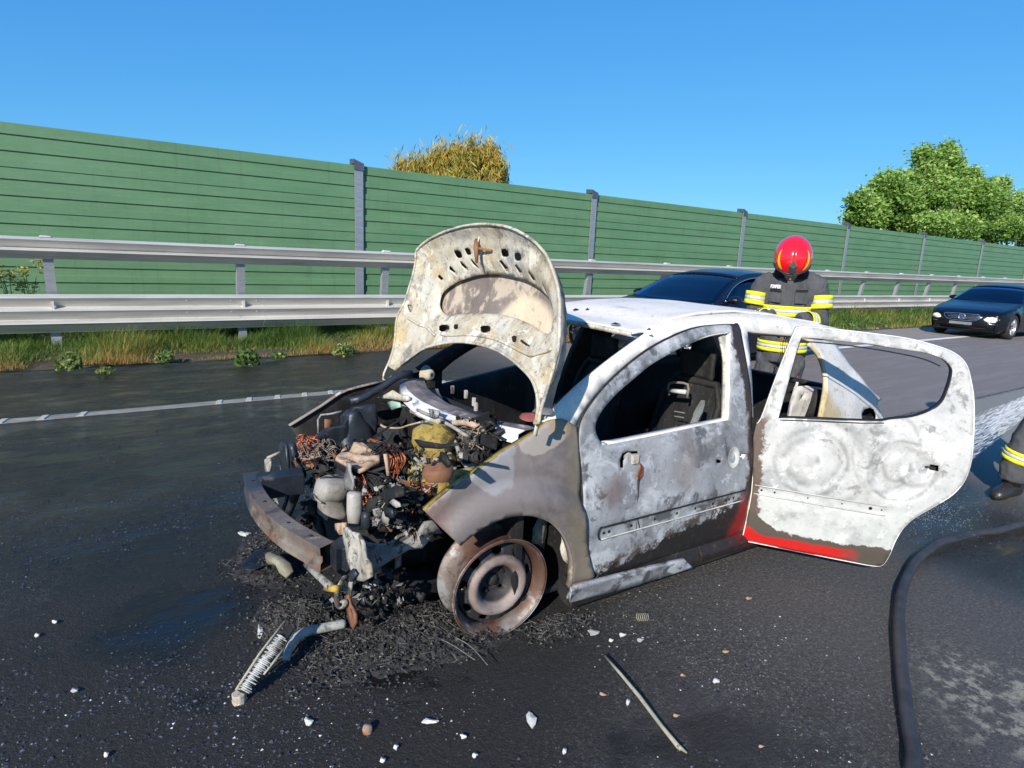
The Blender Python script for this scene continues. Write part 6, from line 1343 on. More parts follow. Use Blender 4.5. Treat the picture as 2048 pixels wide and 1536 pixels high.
def glove(parent, wrist, d, palmn, side_, curl=.9):
    """five separate fingers curling from a palm; d: pointing direction, palmn: palm normal"""
    d = Vector(d).normalized(); pn = Vector(palmn).normalized(); sd = d.cross(pn).normalized()*side_; pn = sd.cross(d).normalized()*side_ if False else pn
    w_ = Vector(wrist); q = MB()
    q.tube([w_-d*.03, w_+d*.02, w_+d*.06, w_+d*.095], [.038, .042, .046, .040], 10, flat=.6)
    for i, (ln_, off) in enumerate(((.070, .034), (.080, .012), (.075, -.012), (.060, -.034))):
        b = w_+d*.085+sd*off; p = [b]; a = .25
        for k in range(3):
            a += curl*.75; p.append(p[-1]+(d*math.cos(a)+pn*math.sin(a))*ln_*(.42, .33, .25)[k])
        q.tube(p, [.013, .012, .0115, .009], 8)
    t0 = w_+d*.03+sd*.035; q.tube([t0, t0+(d*.5+sd*.7)*.03, t0+(d*.9+sd*.5+pn*.4)*.055, t0+(d+pn*.9)*.07], [.017, .015, .013, .010], 8)
    o = q.build('glove', glv, parent, smooth=True); remesh(o, .005, 3); return o
def helmet(parent, c, pitch, yaw=0):
    h_ = empty('helmet', c, 0, parent); h_.rotation_euler = (pitch, 0, yaw)
    RX_, RY_, RZ_ = .146, .168, .150
    def sp(a, b, k=1.0): return (RX_*k*math.cos(b)*math.sin(a), -RY_*k*math.cos(b)*math.cos(a), RZ_*k*math.sin(b))     # a: round from the front, b: up
    def shell(u, v):
        a = 2*math.pi*u; lim = R(-8)-R(34)*((1-math.cos(a))/2)**1.2      # lower at the back
        b = lim+(R(90)-lim)*v; return sp(a, b, 1+.0*v)
    MB().grid(shell, 48, 20).build('shell', helm, h_, smooth=True, solid=.006)
    rim = [sp(a, R(-8)-R(34)*((1-math.cos(a))/2)**1.2, 1.012) for a in np.linspace(0, 2*math.pi, 49)]; MB().tube(rim, .009, 6, cap=False).build('rim_trim', blackpl, h_, smooth=True)
    for s_ in (-1, 1):      # yellow crescents
        V = []; n = 14
        for i in range(n+1):
            t = i/n; w_ = math.sin(math.pi*t)**.8*.11; aa = R(30)+R(38)*t; bb = R(2)+R(46)*t**1.7
            V += [sp(s_*(aa+w_*.5), bb-w_*.6, 1.032), sp(s_*(aa-w_*.35), bb+w_*.9, 1.032)]
        mesh('crescent', V, [(2*i, 2*i+1, 2*i+3, 2*i+2) for i in range(n)], swy, h_, smooth=True)
    # front plate: dark triangle
    V = [sp(R(-30), R(-3), 1.04), sp(0, R(-5), 1.07), sp(R(30), R(-3), 1.04), sp(R(12), R(20), 1.05), sp(0, R(38), 1.04), sp(R(-12), R(20), 1.05), sp(0, R(15), 1.08)]
    mesh('front_plate', V, [(0, 1, 6), (1, 2, 6), (2, 3, 6), (3, 4, 6), (4, 5, 6), (5, 0, 6)], plain('plate_dark', (.05, .06, .06), .4), h_)
    vis = MB().grid(lambda u, v: sp(R(-75)+R(150)*u, R(-4)-R(40)*v, .99-.04*v), 20, 8).build('visor', glassm('visor_tint', (.75, .62, .55)), h_, smooth=True)
    return h_
def headface(parent, c, pitch):
    """head with a face, under the helmet"""
    h_ = empty('head', c, 0, parent); h_.rotation_euler = (pitch, 0, 0)
    q = MB()
    q.loft([el((0, .01, -.12), .04, .045), el((0, -.005, -.10), .055, .07), el((0, -.005, -.05), .068, .085), el((0, 0, 0), .075, .095), el((0, .005, .06), .072, .092), el((0, .01, .10), .045, .06)])
    q.tube([(0, -.085, .02), (0, -.105, -.025), (0, -.09, -.035)], [.008, .014, .010], 8)      # nose
    q.tube([(-.022, -.082, -.062), (0, -.090, -.060), (.022, -.082, -.062)], [.005, .008, .005], 8)      # lips
    q.tube([(-.045, -.080, .025), (-.02, -.090, .030)], .007, 6).tube([(.045, -.080, .025), (.02, -.090, .030)], .007, 6)      # brows
    for s_ in (-1, 1): q.tube([(s_*.074, .0, .03), (s_*.080, .01, 0), (s_*.072, .0, -.03)], [.008, .012, .007], 8)
    o = q.build('face', skin, h_, smooth=True); remesh(o, .005, 4)
    for s_ in (-1, 1): MB().lathe([(0, .012), (.009, .008), (.012, 0)], 12, Matrix.Translation((s_*.030, -.082, .008)) @ Matrix.Rotation(R(90), 4, 'X')).build('eye', plain('eye_dark', (.03, .02, .015), .2), h_, smooth=True)
def boots(parent, x, y, fy=-1, dir_=(0, -1)):
    d = Vector((dir_[0], dir_[1], 0)).normalized(); s_ = Vector((-d.y, d.x, 0)); b = Vector((x, y, 0))
    def rg(t, w_, h0, h1): c = b+d*t; return [tuple(c+s_*w_*math.cos(a)+Vector((0, 0, (h0+h1)/2+(h1-h0)/2*math.sin(a)))) for a in np.linspace(0, 2*math.pi, 15)[:-1]]
    q = MB().loft([rg(-.10, .03, .01, .08), rg(-.085, .045, .0, .13), rg(-.03, .05, .0, .16), rg(.04, .05, .0, .13), rg(.10, .055, .0, .10), rg(.16, .05, .0, .085), rg(.195, .03, .005, .06)])
    q.tube([tuple(b+Vector((0, 0, .1))), tuple(b+Vector((0, 0, .34)))], [.06, .065], 14)
    q.build('boot', boot, parent, smooth=True)
# ---- the one behind the tail of the wreck, head bowed over his gloved hands
FP = (4.83, 2.97); fy = math.atan2(-.857, .515)
f1 = tag(empty('person', (FP[0], FP[1], 0), fy), 'firefighter in red helmet looking down at gloved hands behind the burnt car', 'person', 'firefighters at the fire')
q = MB()
q.loft([el((0, 0, .80), .20, .155), el((0, 0, .95), .205, .155), el((0, .0, 1.12), .195, .145), el((0, .0, 1.28), .205, .15), el((0, .02, 1.42), .205, .135), el((0, .03, 1.50), .15, .11), el((0, .02, 1.56), .075, .07)])
for s_ in (-1, 1):
    limb(q, [(s_*.15, .03, 1.44), (s_*.235, .03, 1.40), (s_*.275, .02, 1.27), (s_*.285, .0, 1.14), (s_*.22, -.12, 1.13), (s_*.115, -.24, 1.155)], [.08, .09, .085, .083, .072, .06])
    limb(q, [(s_*.095, 0, .84), (s_*.10, 0, .70), (s_*.105, -.01, .46), (s_*.12, .01, .26), (s_*.12, .01, .12)], [.12, .12, .10, .095, .085])
body1 = q.build('turnout_suit', jk, f1, smooth=True); remesh(body1, .012, 4, .050)
hoop(f1, 1.165, 1.245, .214, .165, .214, .165); hoop(f1, .885, .965, .222, .175, .222, .175)
for s_ in (-1, 1):
    tape(f1, 'reflective_band', (s_*.283, .012, 1.335), (s_*.291, .004, 1.235), .095, .095)
    tape(f1, 'reflective_band', (s_*.235, -.09, 1.125), (s_*.175, -.175, 1.14), .083, .078)
    tape(f1, 'reflective_band', (s_*.115, .0, .42), (s_*.118, .0, .33), .112, .108)
    boots(f1, s_*.12, .02, dir_=(s_*.25, -1))
glove(f1, (.105, -.255, 1.155), (-.75, -.45, -.12), (0, -.25, -1), 1, .8); glove(f1, (-.105, -.255, 1.15), (.8, -.35, -.05), (0, -.2, -1), -1, .9)
MB().tube([(.02, -.32, 1.10), (.05, -.335, 1.13)], .022, 8).build('glove_tag', hv_y, f1, smooth=True)
q = MB(); q.loft([el((0, .03, 1.45), .165, .13), el((0, -.0, 1.50), .15, .14), el((0, -.02, 1.56), .14, .145), el((0, -.03, 1.65), .125, .135)]); q.tube([(.0, -.08, 1.50), (.0, -.1, 1.42)], [.09, .03], 14, flat=.6); o = q.build('fire_hood', blk, f1, smooth=True); remesh(o, .01, 4)
headface(f1, (0, -.125, 1.55), R(50)); _h = helmet(f1, (0, -.13, 1.62), R(43), R(4)); _h.scale = (1.10, 1.0, 1.0)
# jacket details: storm flap, pockets, chest patch
def onchest(x, z, d=.006): return (x, -(.152+d)*math.sqrt(max(0, 1-(x/.215)**2)), z)
q = MB(); q.grid(lambda u, v: onchest(-.02+.05*u, 1.04+.40*v, .010), 3, 10); q.build('storm_flap', jk, f1, solid=.006)
for (x0, x1, z0, z1) in ((-.16, -.06, 1.27, 1.345), (.06, .16, 1.27, 1.355)):
    MB().grid(lambda u, v: onchest(x0+(x1-x0)*u, z0+(z1-z0)*v, .012), 5, 3).build('chest_pocket', jk, f1, solid=.008)
    MB().grid(lambda u, v: onchest(x0+(x1-x0)*u, z1+.004+.016*v, .018), 5, 1).build('pocket_flap', blk, f1, solid=.005)
def text3(body_, loc, size, mat, parent, rot, name='lettering', ext=.001, sx=1):
    cu = bpy.data.curves.new(name, 'FONT'); cu.body = body_; cu.size = size; cu.align_x = 'CENTER'; cu.extrude = ext; cu.offset = size*.03
    o = bpy.data.objects.new(name, cu); COL.objects.link(o); bpy.context.view_layer.update()
    me = bpy.data.meshes.new_from_object(o); bpy.data.objects.remove(o); me.materials.append(mat); o = bpy.data.objects.new(name, me); link(o, parent); o.location = loc; o.rotation_euler = rot; o.scale = (sx, 1, 1); return o
wt = plain('patch_white', (.75, .76, .76), .6, var=.05)
text3('POMPIERI', (-.115, -.158, 1.378), .038, wt, f1, (R(84), 0, R(-28)), sx=.62)
MB().tube([(.165, -.06, .80), (.17, -.075, .70), (.165, -.07, .60)], .006, 6).build('red_strap', plain('strap_red', (.35, .03, .03), .6), f1)
f1.scale = (.88, 1.0, 1.045)
# ---- the one beyond the right edge, one leg in view, playing the hose on the car
F2 = at(1990, 1000, Z=0)
f2 = tag(empty('person', (float(F2[0])+.42, float(F2[1])-.28, 0), R(90)), 'firefighter at the right edge, only a striped trouser leg and black boot in view', 'person', 'firefighters at the fire')
# local +y looks towards the wreck's tail
q = MB()
q.loft([el((0, 0, .86), .19, .15), el((0, 0, 1.12), .19, .15), el((0, .03, 1.34), .20, .15), el((0, .05, 1.48), .12, .10), el((0, .06, 1.56), .07, .07)])
lft = f2.matrix_basis.to_3x3() if False else None
c2, s2_ = math.cos(R(90)), math.sin(R(90)); inv = lambda wx, wy: ((wx-f2.location.x)*c2+(wy-f2.location.y)*s2_, -(wx-f2.location.x)*s2_+(wy-f2.location.y)*c2)
ax, ay = inv(float(F2[0])+.17, float(F2[1])-.03)      # forward foot
limb(q, [(ax*.2, ay*.2, .88), (ax*.6, ay*.75, .66), (ax*.82, ay*.95, .46), (ax*.98, ay*.98, .26), (ax, ay, .13)], [.13, .12, .10, .098, .088])
limb(q, [(.10, -.05, .88), (.16, -.12, .5), (.18, -.25, .14)], [.13, .10, .085])
limb(q, [(-.16, .06, 1.42), (-.26, .12, 1.22), (-.14, .36, 1.08)], [.09, .08, .06]); limb(q, [(.16, .06, 1.42), (.27, .06, 1.2), (.12, .26, 1.04)], [.09, .08, .06])
o = q.build('turnout_suit', jk, f2, smooth=True); remesh(o, .014, 5, .03)
tape(f2, 'reflective_band', (ax*.90, ay*.965, .365), (ax*.97, ay*.98, .285), .108, .108); tape(f2, 'reflective_band', (.165, -.17, .38), (.172, -.2, .30), .105, .10); hoop(f2, 1.16, 1.24, .205, .165)
bx, by = inv(float(F2[0])+.17, float(F2[1])-.03); dwx, dwy = -.98, .18; dl = (dwx*c2+dwy*s2_, -dwx*s2_+dwy*c2); boots(f2, bx, by, dir_=dl); boots(f2, .18, -.25, dir_=(0, 1))
glove(f2, (-.13, .38, 1.07), (.4, .9, 0), (0, 0, -1), -1, 1.2); glove(f2, (.11, .28, 1.03), (-.3, .9, 0), (0, 0, -1), 1, 1.2)
headface(f2, (0, .10, 1.68), R(0)); [setattr(x, 'rotation_euler', (R(-10), 0, R(180))) for x in f2.children if x.name.startswith('head')]
hh = helmet(f2, (0, .10, 1.73), R(8), R(180)); hh.rotation_euler = (R(-8), 0, R(180))
nz_ = tag(MB().tube([(-.02, .18, 1.06), (-.02, .62, 1.03)], [.022, .018], 12).tube([(-.02, .60, 1.03), (-.02, .70, 1.02)], [.028, .024], 12).build('hose_nozzle', plain('nozzle_metal', (.30, .31, .33), .35, .8), None, smooth=True), 'branch pipe held by the firefighter beyond the right edge', 'nozzle'); nz_.location = f2.location; nz_.rotation_euler = f2.rotation_euler
# ================================================================ hose, water, debris
P0_ = [at(x, y, Z=.03) for x, y in ((1836, 1560), (1826, 1500), (1812, 1420), (1802, 1330), (1797, 1260), (1800, 1200), (1812, 1155), (1836, 1118), (1872, 1090), (1912, 1076), (1960, 1066), (2010, 1058), (2060, 1045), (2120, 1030))]
pre = [P0_[0]+np.array([.35, -2.0, 0]), P0_[0]+np.array([.16, -1.0, 0]), P0_[0]+np.array([.06, -.42, 0]), P0_[0]+np.array([.018, -.14, 0])]
end = [np.array([6.3, 1.0, .03]), np.array([6.5, .6, .03])]
hp = cr(pre+P0_+end, 6, closed=False); hp = [np.array([p[0], p[1], .03+.004*math.sin(i*.7)]) for i, p in enumerate(hp)]
hg = G('hose_rubber', .55); hg.set('Base Color', hg.ramp(hg.noise(14, 5, .7, hg.pos), [(.3, (.016, .016, .018)), (.7, (.045, .045, .05))])); hg.bump(hg.add(hg.mul(hg.noise(260, 2, .5, hg.pos), .5), hg.noise(24, 4, .6, hg.pos)), .3, .003)
hose = tag(MB().tube(hp, .0255, 18, flat=.85).build('fire_hose', hg.m, smooth=True), 'black fire hose curving over the asphalt on the right', 'hose')
# water jet: fans of droplets and fine mist between nozzle and ground
wm = G('water_spray', .15, 0, .5); n_ = wm.n; tr = n_.nodes.new('ShaderNodeBsdfTransparent'); df_ = n_.nodes.new('ShaderNodeBsdfTranslucent'); df_.inputs[0].default_value = (.95, .97, 1, 1); dd = n_.nodes.new('ShaderNodeBsdfDiffuse'); dd.inputs[0].default_value = (.9, .94, 1, 1)
m1 = n_.nodes.new('ShaderNodeMixShader'); m1.inputs[0].default_value = .5; n_.links.new(df_.outputs[0], m1.inputs[1]); n_.links.new(dd.outputs[0], m1.inputs[2])
m2 = n_.nodes.new('ShaderNodeMixShader'); m2.inputs[0].default_value = .45; n_.links.new(tr.outputs[0], m2.inputs[1]); n_.links.new(m1.outputs[0], m2.inputs[2]); n_.links.new(m2.outputs[0], wm.out.inputs[0])
src = np.array([5.16, 1.21, .96]); N = 9500
tgt = np.array([4.25, 1.85, .12]); dx = tgt-src
u = rng.uniform(0, 1, N)**.8; ang = rng.uniform(0, 2*np.pi, N); rad = rng.uniform(0, 1, N)**.6*(.02+.26*u)
e1 = np.cross(dx, [0, 0, 1.]); e1 /= np.linalg.norm(e1); e2 = np.cross(e1, dx); e2 /= np.linalg.norm(e2)
C = src+dx*u[:, None]*1.02+e1*(rad*np.cos(ang))[:, None]+e2*(rad*np.sin(ang))[:, None]*.75
C[:, 2] -= .10*(u-.5)**2; ok = C[:, 2] > .01; C = C[ok]; n = len(C)
dn = dx/np.linalg.norm(dx)+rng.normal(size=(n, 3))*.05; sdv = np.cross(dn, rng.normal(size=(n, 3))); sdv /= np.linalg.norm(sdv, axis=1)[:, None]
ln_ = rng.uniform(.006, .03, n)[:, None]; wd_ = rng.uniform(.0007, .0020, n)[:, None]
V = np.stack([C-dn*ln_, C+sdv*wd_, C+dn*ln_, C-sdv*wd_], 1).reshape(-1, 3)
tag(npmesh('water_spray', V, np.arange(4*n).reshape(-1, 4), wm.m), 'fine white jet of water hitting the road behind the open rear door', 'water spray', kind='stuff')
# splash where the jet meets the road
n = 5000; a_ = rng.uniform(0, 2*np.pi, n); r_ = rng.normal(size=n)*.28; C = tgt+np.stack([r_*np.cos(a_)+.25, r_*np.sin(a_)*.8-.1, np.abs(rng.normal(size=n))*.07-.1], 1); C = C[C[:, 2] > .005]; n = len(C)
dn = rng.normal(size=(n, 3)); dn /= np.linalg.norm(dn, axis=1)[:, None]; sdv = np.cross(dn, rng.normal(size=(n, 3))); sdv /= np.linalg.norm(sdv, axis=1)[:, None]
V = np.stack([C-dn*.005, C+sdv*.0012, C+dn*.005, C-sdv*.0012], 1).reshape(-1, 3)
tag(npmesh('water_splash', V, np.arange(4*n).reshape(-1, 4), wm.m), 'loose droplets splashing where the jet meets the road', 'splash', kind='stuff')
# ---- rod on the asphalt
rodm = burnt('rod_scorch', [(.3, (.16, .15, .11)), (.5, (.32, .31, .24)), (.7, (.46, .45, .38))], [(20, .6, .7, (.08, .07, .05), .6, 2)], rough=.6)
a = at(1210, 1312, Z=.025); b = at(1358, 1495, Z=.012); c = at(1374, 1506, Z=.006); d = at(1360, 1502, Z=.006)
pts = [a, a*.75+b*.25+np.array([0, 0, .006]), a*.5+b*.5+np.array([.003, 0, .004]), a*.2+b*.8, b]
rod = tag(empty('metal_rod', tuple(map(float, a[:2]))+(0,)), 'long thin straight scorched rod lying on the asphalt in the foreground', 'rod')
off = np.array([a[0], a[1], 0])
MB().tube([p-off for p in pts], [.0048, .006, .0075, .007, .008], 10).build('rod_tube', rodm, rod, smooth=True)
MB().tube([b-off, b*.9+c*.1-off+np.array([0, 0, .004]), c-off], [.010, .007, .003], 8).tube([b-off, d-off], [.006, .002], 6).build('rod_tip', rodm, rod, smooth=True)
# ---- ribbed strip and bent pale pipe in front of the wreck
s0 = at(485, 1387, Z=.03); s1 = at(583, 1253, Z=.16); tip = at(478, 1393, Z=.02)
strip = tag(empty('ribbed_strip', (float(s0[0]), float(s0[1]), 0)), 'white ribbed metal strip lying tilted at the front of the wreck, pointing to the viewer', 'metal strip')
o0 = np.array([s0[0], s0[1], 0]); dv = s1-s0; L_ = np.linalg.norm(dv); dh = dv/L_; sdh = np.cross(dh, [0, 0, 1.]); sdh /= np.linalg.norm(sdh); uph = np.cross(sdh, dh)
white_ash = burnt('white_ash', [(.3, (.22, .22, .21)), (.5, (.42, .42, .40)), (.7, (.62, .61, .58))], [(12, .52, .62, (.06, .06, .06), .8, 3)], rough=.85)
q = MB(); q.loft([[tuple(s0-o0+dv*t+sdh*x_+uph*z_) for x_, z_ in ((-.022, 0), (.022, 0), (.022, .006), (-.022, .006))] for t in (0, .5, 1)]); q.build('strip_back', dark, strip)
q = MB(); nr = 34
for i in range(nr):
    t = .03+.80*i/nr; w_ = random.uniform(.016, .026); c = s0-o0+dv*t+uph*.012; q.tube([c-sdh*w_+np.array([0, 0, random.uniform(-.006, .004)]), c+uph*.008, c+sdh*w_*random.uniform(.8, 1.7)-uph*random.uniform(.0, .012)], [.003, .0042, .0022], 5)
q.build('strip_ribs', white_ash, strip, smooth=True)['kind'] = 'stuff'
MB().tube([s0-o0-sdh*.03+uph*.004, s0-o0+dv*.5-sdh*.036+uph*.012, s0-o0+dv*1.02-sdh*.034+uph*.01], .0055, 6).build('strip_edge', rodm, strip, smooth=True)
MB().tube([s0-o0+dv*.3+sdh*.028, s0-o0+dv*.7+sdh*.034], .004, 6).build('strip_edge', rodm, strip, smooth=True)
t0_ = tip-o0; MB().add(wob([(t0_[0]+.024*math.cos(a_)*(1+.2*math.sin(3*a_)), t0_[1]+.024*math.sin(a_), z_) for z_ in (.0, .035) for a_ in np.linspace(0, 6.283, 9)[:-1]], .006, 40), [tuple(range(8)), tuple(range(8, 16))]+[(i, (i+1) % 8, 8+(i+1) % 8, 8+i) for i in range(8)]).build('strip_foot', cream, strip, bevel=.004)
pp = [at(*p, Z=z_) for p, z_ in (((690, 1247), .06), ((650, 1255), .07), ((615, 1263), .075), ((590, 1276), .07), ((577, 1300), .05), ((572, 1320), .03))]
pipe = tag(MB().tube(cr(pp, 5, closed=False), [.019]*16+[.015]*10, 12).build('bent_pipe', white_ash, smooth=True), 'pale bent pipe lying in the ash between the ribbed strip and the wheel', 'pipe')
# ---- heap of charred strands and ash under the front end
ashm = plain('char_debris', (.022, .021, .021), .8, sc_=40, bump=.6, bs=120); ashm2 = plain('grey_char', (.13, .125, .12), .85, var=.5, sc_=60)
def heapz(x, y, items): return sum(h_*math.exp(-(((x-cx)*math.cos(an)+(y-cy)*math.sin(an))**2/a_**2+(-(x-cx)*math.sin(an)+(y-cy)*math.cos(an))**2/b_**2)) for cx, cy, a_, b_, an, h_ in items)
def wz(px, py): p = at(px, py, Z=.03); return float(p[0]), float(p[1])
HI = []
for (px, py, a_, b_, an, h_) in ((640, 1240, .13, .10, 0, .045), (590, 1230, .12, .16, .3, .07), (800, 1265, .26, .13, -.2, .055), (730, 1300, .22, .12, 0, .035), (900, 1275, .22, .10, -.2, .04), (1120, 1245, .13, .07, 0, .035), (545, 1120, .16, .2, .2, .05), (560, 1080, .12, .2, .4, .045), (860, 1230, .2, .12, 0, .05)):
    cx, cy_ = wz(px, py); HI.append((cx, cy_, a_, b_, an, h_))
hz_ = lambda x, y: heapz(x, y, HI)
sg_c = plain('wet_char', (.020, .019, .018), .5, sc_=50, bump=.5, bs=150, spec=.4)
x0, x1, y0_, y1_ = .1, 2.1, 1.55, 4.0
def hf(u, v): x = x0+(x1-x0)*u; y = y0_+(y1_-y0_)*v; h_ = hz_(x, y); return (x, y, h_*(1+.55*noise.noise(Vector((x*22, y*22, 0)))+.35*noise.noise(Vector((x*60, y*60, 0))))-.012)
tag(MB().grid(hf, 170, 190).build('ash_heap', ashm, smooth=False), 'black heap of melted debris on the road under the burnt engine bay', 'ash heap', kind='stuff')
def scatter_heap(name, n, mat, lens, r_, label, cat, bright=0):
    q = MB(); k = 0
    while k < n:
        h_ = random.choice(HI); x = random.gauss(h_[0], h_[2]*.62); y = random.gauss(h_[1], h_[3]*.62); z = hz_(x, y)
        if z < .006: continue
        k += 1; a_ = random.uniform(0, 6.28); L = random.uniform(*lens); e = random.uniform(-.25, .35)
        dx_ = np.array([math.cos(a_), math.sin(a_), e])*L; c = np.array([x, y, z*random.uniform(.85, 1.15)+.002]); m_ = np.array([random.gauss(0, L*.12) for _ in range(3)])
        q.tube([c-dx_/2, c+m_, c+dx_/2], [r_*.7, r_, r_*.5], 3, cap=False)
    o = q.build(name, mat); tag(o, label, cat, kind='stuff'); return o
scatter_heap('charred_fibres', 1500, ashm, (.015, .07), .0016, 'matted black charred strands heaped in front of the wheel', 'charred strands')
scatter_heap('grey_fibres', 420, ashm2, (.02, .08), .0011, 'grey burnt wire strands mixed into the black heap', 'burnt wires')
q = MB()
for i in range(5200):
    h_ = random.choice(HI); x = random.gauss(h_[0], h_[2]*.66); y = random.gauss(h_[1], h_[3]*.66); z = hz_(x, y); s_ = random.uniform(.003, .011)
    bm = None; a_ = random.uniform(0, 6.28); V = [(x+s_*math.cos(a_+k*2.1)*random.uniform(.6, 1.3), y+s_*math.sin(a_+k*2.1)*random.uniform(.6, 1.3), z+random.uniform(-.2, .25)*s_) for k in range(3)]+[(x, y, z+s_*random.uniform(.4, 1.1)), (x, y, z-s_*.5)]
    q.add(V, [(0, 1, 3), (1, 2, 3), (2, 0, 3)])
tag(q.build('char_clods', sg_c), 'wet black clods of molten residue under the front end', 'clods', kind='stuff')
# long curved wires sweeping round the wheel
for k, (pts, lab) in enumerate(((((700, 1290), (800, 1268), (880, 1278), (950, 1320)), 'longest grey wire arcing through the heap in front of the wheel'), (((760, 1262), (850, 1255), (930, 1285), (975, 1330)), 'upper grey wire arcing towards the wheel bottom'))):
    tag(MB().tube(cr([at(x, y, Z=.05) for x, y in pts], 8, closed=False), .002, 5).build('burnt_wire', ashm2, smooth=True), lab, 'wire')
# granules over the whole burnt patch
def gran(name, n, sampler, s0, s1, mat, label, cat, flat=.6):
    pts = sampler(n); n = len(pts); base = np.array([[1, 0, 0], [-.5, .87, 0], [-.5, -.87, 0], [0, 0, 1.]]); V = []; S_ = rng.uniform(s0, s1, n)
    a_ = rng.uniform(0, 2*np.pi, n); jit = rng.uniform(.6, 1.3, (n, 4, 3)); B = base[None]*jit; ca, sa = np.cos(a_), np.sin(a_)
    X = B[:, :, 0]*ca[:, None]-B[:, :, 1]*sa[:, None]; Y = B[:, :, 0]*sa[:, None]+B[:, :, 1]*ca[:, None]; V = np.stack([X, Y, B[:, :, 2]*flat], 2)*S_[:, None, None]+pts[:, None, :]
    i = np.arange(n)*4; Fq = np.concatenate([np.stack([i, i+1, i+3], 1), np.stack([i+1, i+2, i+3], 1), np.stack([i+2, i, i+3], 1)])
    o = npmesh(name, V.reshape(-1, 3), Fq, mat); tag(o, label, cat, kind='stuff'); return o
def ground_s(n, x0=-1.2, x1=3.2, y0=.6, y1=6.0, dens=None):
    x = rng.uniform(x0, x1, n); y = rng.uniform(y0, y1, n); k = nz(x, y, 1.1, 3)+.6*nz(x, y, 4, 8); keep = rng.uniform(0, 1, n) < (.35+1.1*k)
    if dens is not None: keep &= rng.uniform(0, 1, n) < dens(x, y)
    x, y = x[keep], y[keep]; z = np.array([max(0, hz_(a_, b_)-.01) for a_, b_ in zip(x, y)]); return np.stack([x, y, z], 1)
dn_ = lambda x, y: np.clip(1.5-.62*np.hypot((x-.6)*.8, y-2.4), .03, 1)
sg_ = G('grit', .35, 0, .7); sg_.set('Base Color', sg_.ramp(sg_.noise(90, 2, .5, sg_.pos), [(.35, (.012, .012, .013)), (.55, (.05, .05, .055)), (.7, (.22, .22, .23))])); 
gran('black_grit', 90000, lambda n: ground_s(n, dens=dn_), .0020, .0060, sg_.m, 'glinting black grit strewn over the soaked road', 'grit')
gran('coarse_char', 26000, lambda n: ground_s(n, dens=dn_), .005, .012, sg_.m, 'coarse charred crumbs around the front of the wreck', 'charred crumbs')
gran('pale_crumbs', 3500, lambda n: ground_s(n, -1, 3.9, .5, 3.6), .0012, .0034, plain('pale_crumb', (.38, .38, .37), .8, var=.6, sc_=40), 'tiny pale crumbs scattered over the near asphalt', 'crumbs', .4)
gran('pale_crumbs', 700, lambda n: ground_s(n, -.4, 2.6, .6, 2.4), .003, .0065, plain('pale_crumb2', (.66, .66, .64), .8), 'small pale ash crumbs scattered around the rod', 'crumbs', .4)
# ---- individually visible scraps
scrap_w = plain('scrap_white', (.55, .54, .50), .8, sc_=30, bump=.3); scrap_o = plain('leaf_orange', (.46, .29, .16), .8, var=.4, sc_=60); scrap_g = plain('scrap_grey', (.35, .34, .31), .8)
def scrap(px, py, wpx, hpx, mat, label, cat, name, group, sharp=.35, z=.004, n=9, th=.004, curl=.006, rot=0):
    c = at(px, py, Z=0); ex = at(px+wpx/2, py, Z=0)-c; ey = at(px, py-hpx/2, Z=0)-c; V = []
    for i in range(n):
        a_ = 2*math.pi*i/n; r_ = 1+random.uniform(-sharp, sharp); v0 = ex*math.cos(a_)*r_+ey*math.sin(a_)*r_; v = np.array([v0[0]*math.cos(rot)-v0[1]*math.sin(rot), v0[0]*math.sin(rot)+v0[1]*math.cos(rot), 0]); V.append((v[0], v[1], z+curl*math.cos(2*a_+1)*.5+.003))
    V.append((0, 0, z+curl)); o = mesh(name, V, [(i, (i+1) % n, n) for i in range(n)], mat, None, solid=th, off=1); o.location = (float(c[0]), float(c[1]), 0); tag(o, label, cat, group); return o
GW = 'pale scraps scattered on the asphalt'; GL = 'dry leaves on the asphalt'
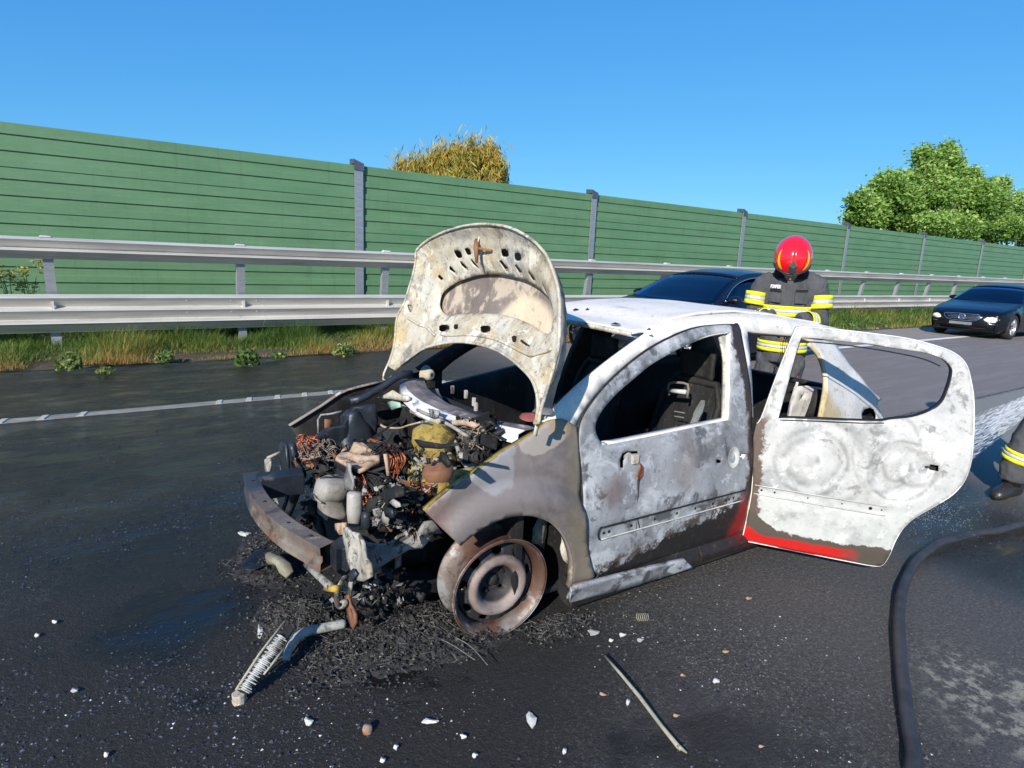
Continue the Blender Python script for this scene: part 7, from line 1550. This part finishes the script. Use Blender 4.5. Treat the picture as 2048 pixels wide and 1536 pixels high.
for a_ in ((1062, 1442, 20, 30, 'largest white flake standing on the asphalt left of the rod', 'white_flake'), (617, 1447, 18, 14, 'round white flake below the ribbed strip', 'white_flake'), (703, 1333, 18, 14, 'square white scrap just below the bent pipe', 'white_flake'), (900, 1304, 13, 11, 'white scrap left of the wheel bottom', 'white_flake'),
           (787, 1238, 24, 22, 'bright white lump under the rusty bracket', 'white_flake'), (860, 1447, 30, 10, 'elongated white smear-like flake right of the round one', 'white_flake'), (927, 1477, 12, 6, 'small oval white chip below the elongated flake', 'white_flake'), (1432, 1365, 13, 10, 'white chip right of the rod', 'white_flake'),
           (950, 1515, 9, 7, 'tiny white chip near the bottom edge', 'white_flake'), (765, 1525, 11, 8, 'white chip at the bottom edge below the round flake', 'white_flake'), (792, 1498, 10, 10, 'bent white chip between two bottom-edge chips', 'white_flake'), (1256, 1408, 8, 11, 'thin white chip just left of the rod', 'white_flake'),
           (1129, 1506, 8, 12, 'upright oval white chip left of the rod tip', 'white_flake'), (1245, 1273, 12, 6, 'flat white chip below the small coil spring', 'white_flake'), (1222, 1284, 8, 6, 'second chip just left below the flat one', 'white_flake'), (1281, 1283, 14, 6, 'grey oval chip right below the small coil spring', 'white_flake'),
           (1188, 1268, 22, 9, 'brownish flat scrap between wheel and coil spring', 'brown_scrap'), (75, 1274, 9, 6, 'lone white chip on the left side of the road', 'white_flake'), (110, 1247, 10, 5, 'thin white chip on the left side of the road', 'white_flake'), (490, 1071, 24, 8, 'cream splinter lying left of the bumper beam', 'cream_splinter'),
           (520, 1265, 10, 22, 'white shard on the matted heap above the ribbed strip', 'white_flake'), (600, 1290, 16, 8, 'small cream scrap under the bent pipe', 'cream_splinter'), (150, 1385, 16, 8, 'brown scrap at the lower left of the road', 'brown_scrap'), (213, 1513, 8, 9, 'white chip at the lower left corner', 'white_flake')):
    scrap(*a_[:4], scrap_g if 'brown' in a_[5] or 'grey' in a_[4] else scrap_w, a_[4], 'scrap', a_[5], GW)
for a_ in ((1497, 1199, 11, 10, 'dry orange leaf farthest from the viewer, under the open door'), (1452, 1306, 15, 9, 'dry pale leaf between the rod and the hose'), (1206, 1392, 15, 9, 'dry orange leaf left of the rod'), (1522, 1496, 12, 10, 'dry leaf near the bottom edge right of the rod'), (1352, 1434, 14, 10, 'small red-brown leaf just right of the rod'), (1366, 1354, 10, 8, 'tiny red-brown leaf right above the rod middle')):
    scrap(a_[0], a_[1], a_[2], a_[3]*.62, scrap_o, a_[4], 'leaf', 'dry_leaf', GL, .15, n=10, th=.0012, curl=.004, rot=random.uniform(-.6, .2))
# small coil spring, ring-shaped scrap, knob
c = at(1284, 1234, Z=.02); q = MB(); ax_ = np.array([.9, -.4, 0]); ax_ /= np.linalg.norm(ax_); s_ = np.cross(ax_, [0, 0, 1.])
q.tube([c+ax_*(i/60-.5)*.05+s_*.017*math.cos(i*.55)+np.array([0, 0, .017*math.sin(i*.55)]) for i in range(61)], .0018, 5); tag(q.build('coil_spring', rodm, smooth=True), 'small coil spring lying on the asphalt below the sill', 'spring')
c = at(735, 1464, Z=.0); tag(wlathe('burnt_knob', (0, 0, 0), [(0, .026), (.014, .024), (.018, .012), (.016, 0)], rust, .003, 30, parent=None) if False else MB().lathe([(0, .026), (.014, .024), (.018, .012), (.016, 0)], 14, Matrix.Translation(tuple(c))).build('burnt_lump', rust, smooth=True), 'rusty brown lump on the asphalt below the ash heap', 'lump')
# blackened sheet lying left of the front wheel, and a crumpled duct beside it
pts = [at(*p, Z=.03) for p in ((475, 1140), (510, 1112), (560, 1080), (600, 1066), (640, 1070), (610, 1100), (560, 1125), (505, 1150))]
sh_ = panel('burnt_sheet', [(float(p[0]), float(p[1])) for p in pts], [], lambda a_, b_: (a_, b_, .05+.035*noise.noise(Vector((a_*7, b_*7, 3)))), blue, None, .03, .004); tag(sh_, 'blackened curled sheet lying under the far end of the bumper beam', 'metal sheet')
c = at(560, 1140, Z=.05); q = MB(); q.tube([c+np.array([-.03, .09, .03]), c+np.array([0, .03, .035]), c+np.array([.02, -.03, .02]), c+np.array([.03, -.07, .0])], [.028, .026, .03, .022], 12); q.v = wob(q.v, .012, 30); tag(q.build('crumpled_duct', rodm, smooth=True), 'crumpled grey duct piece lying beside the blackened sheet', 'duct')
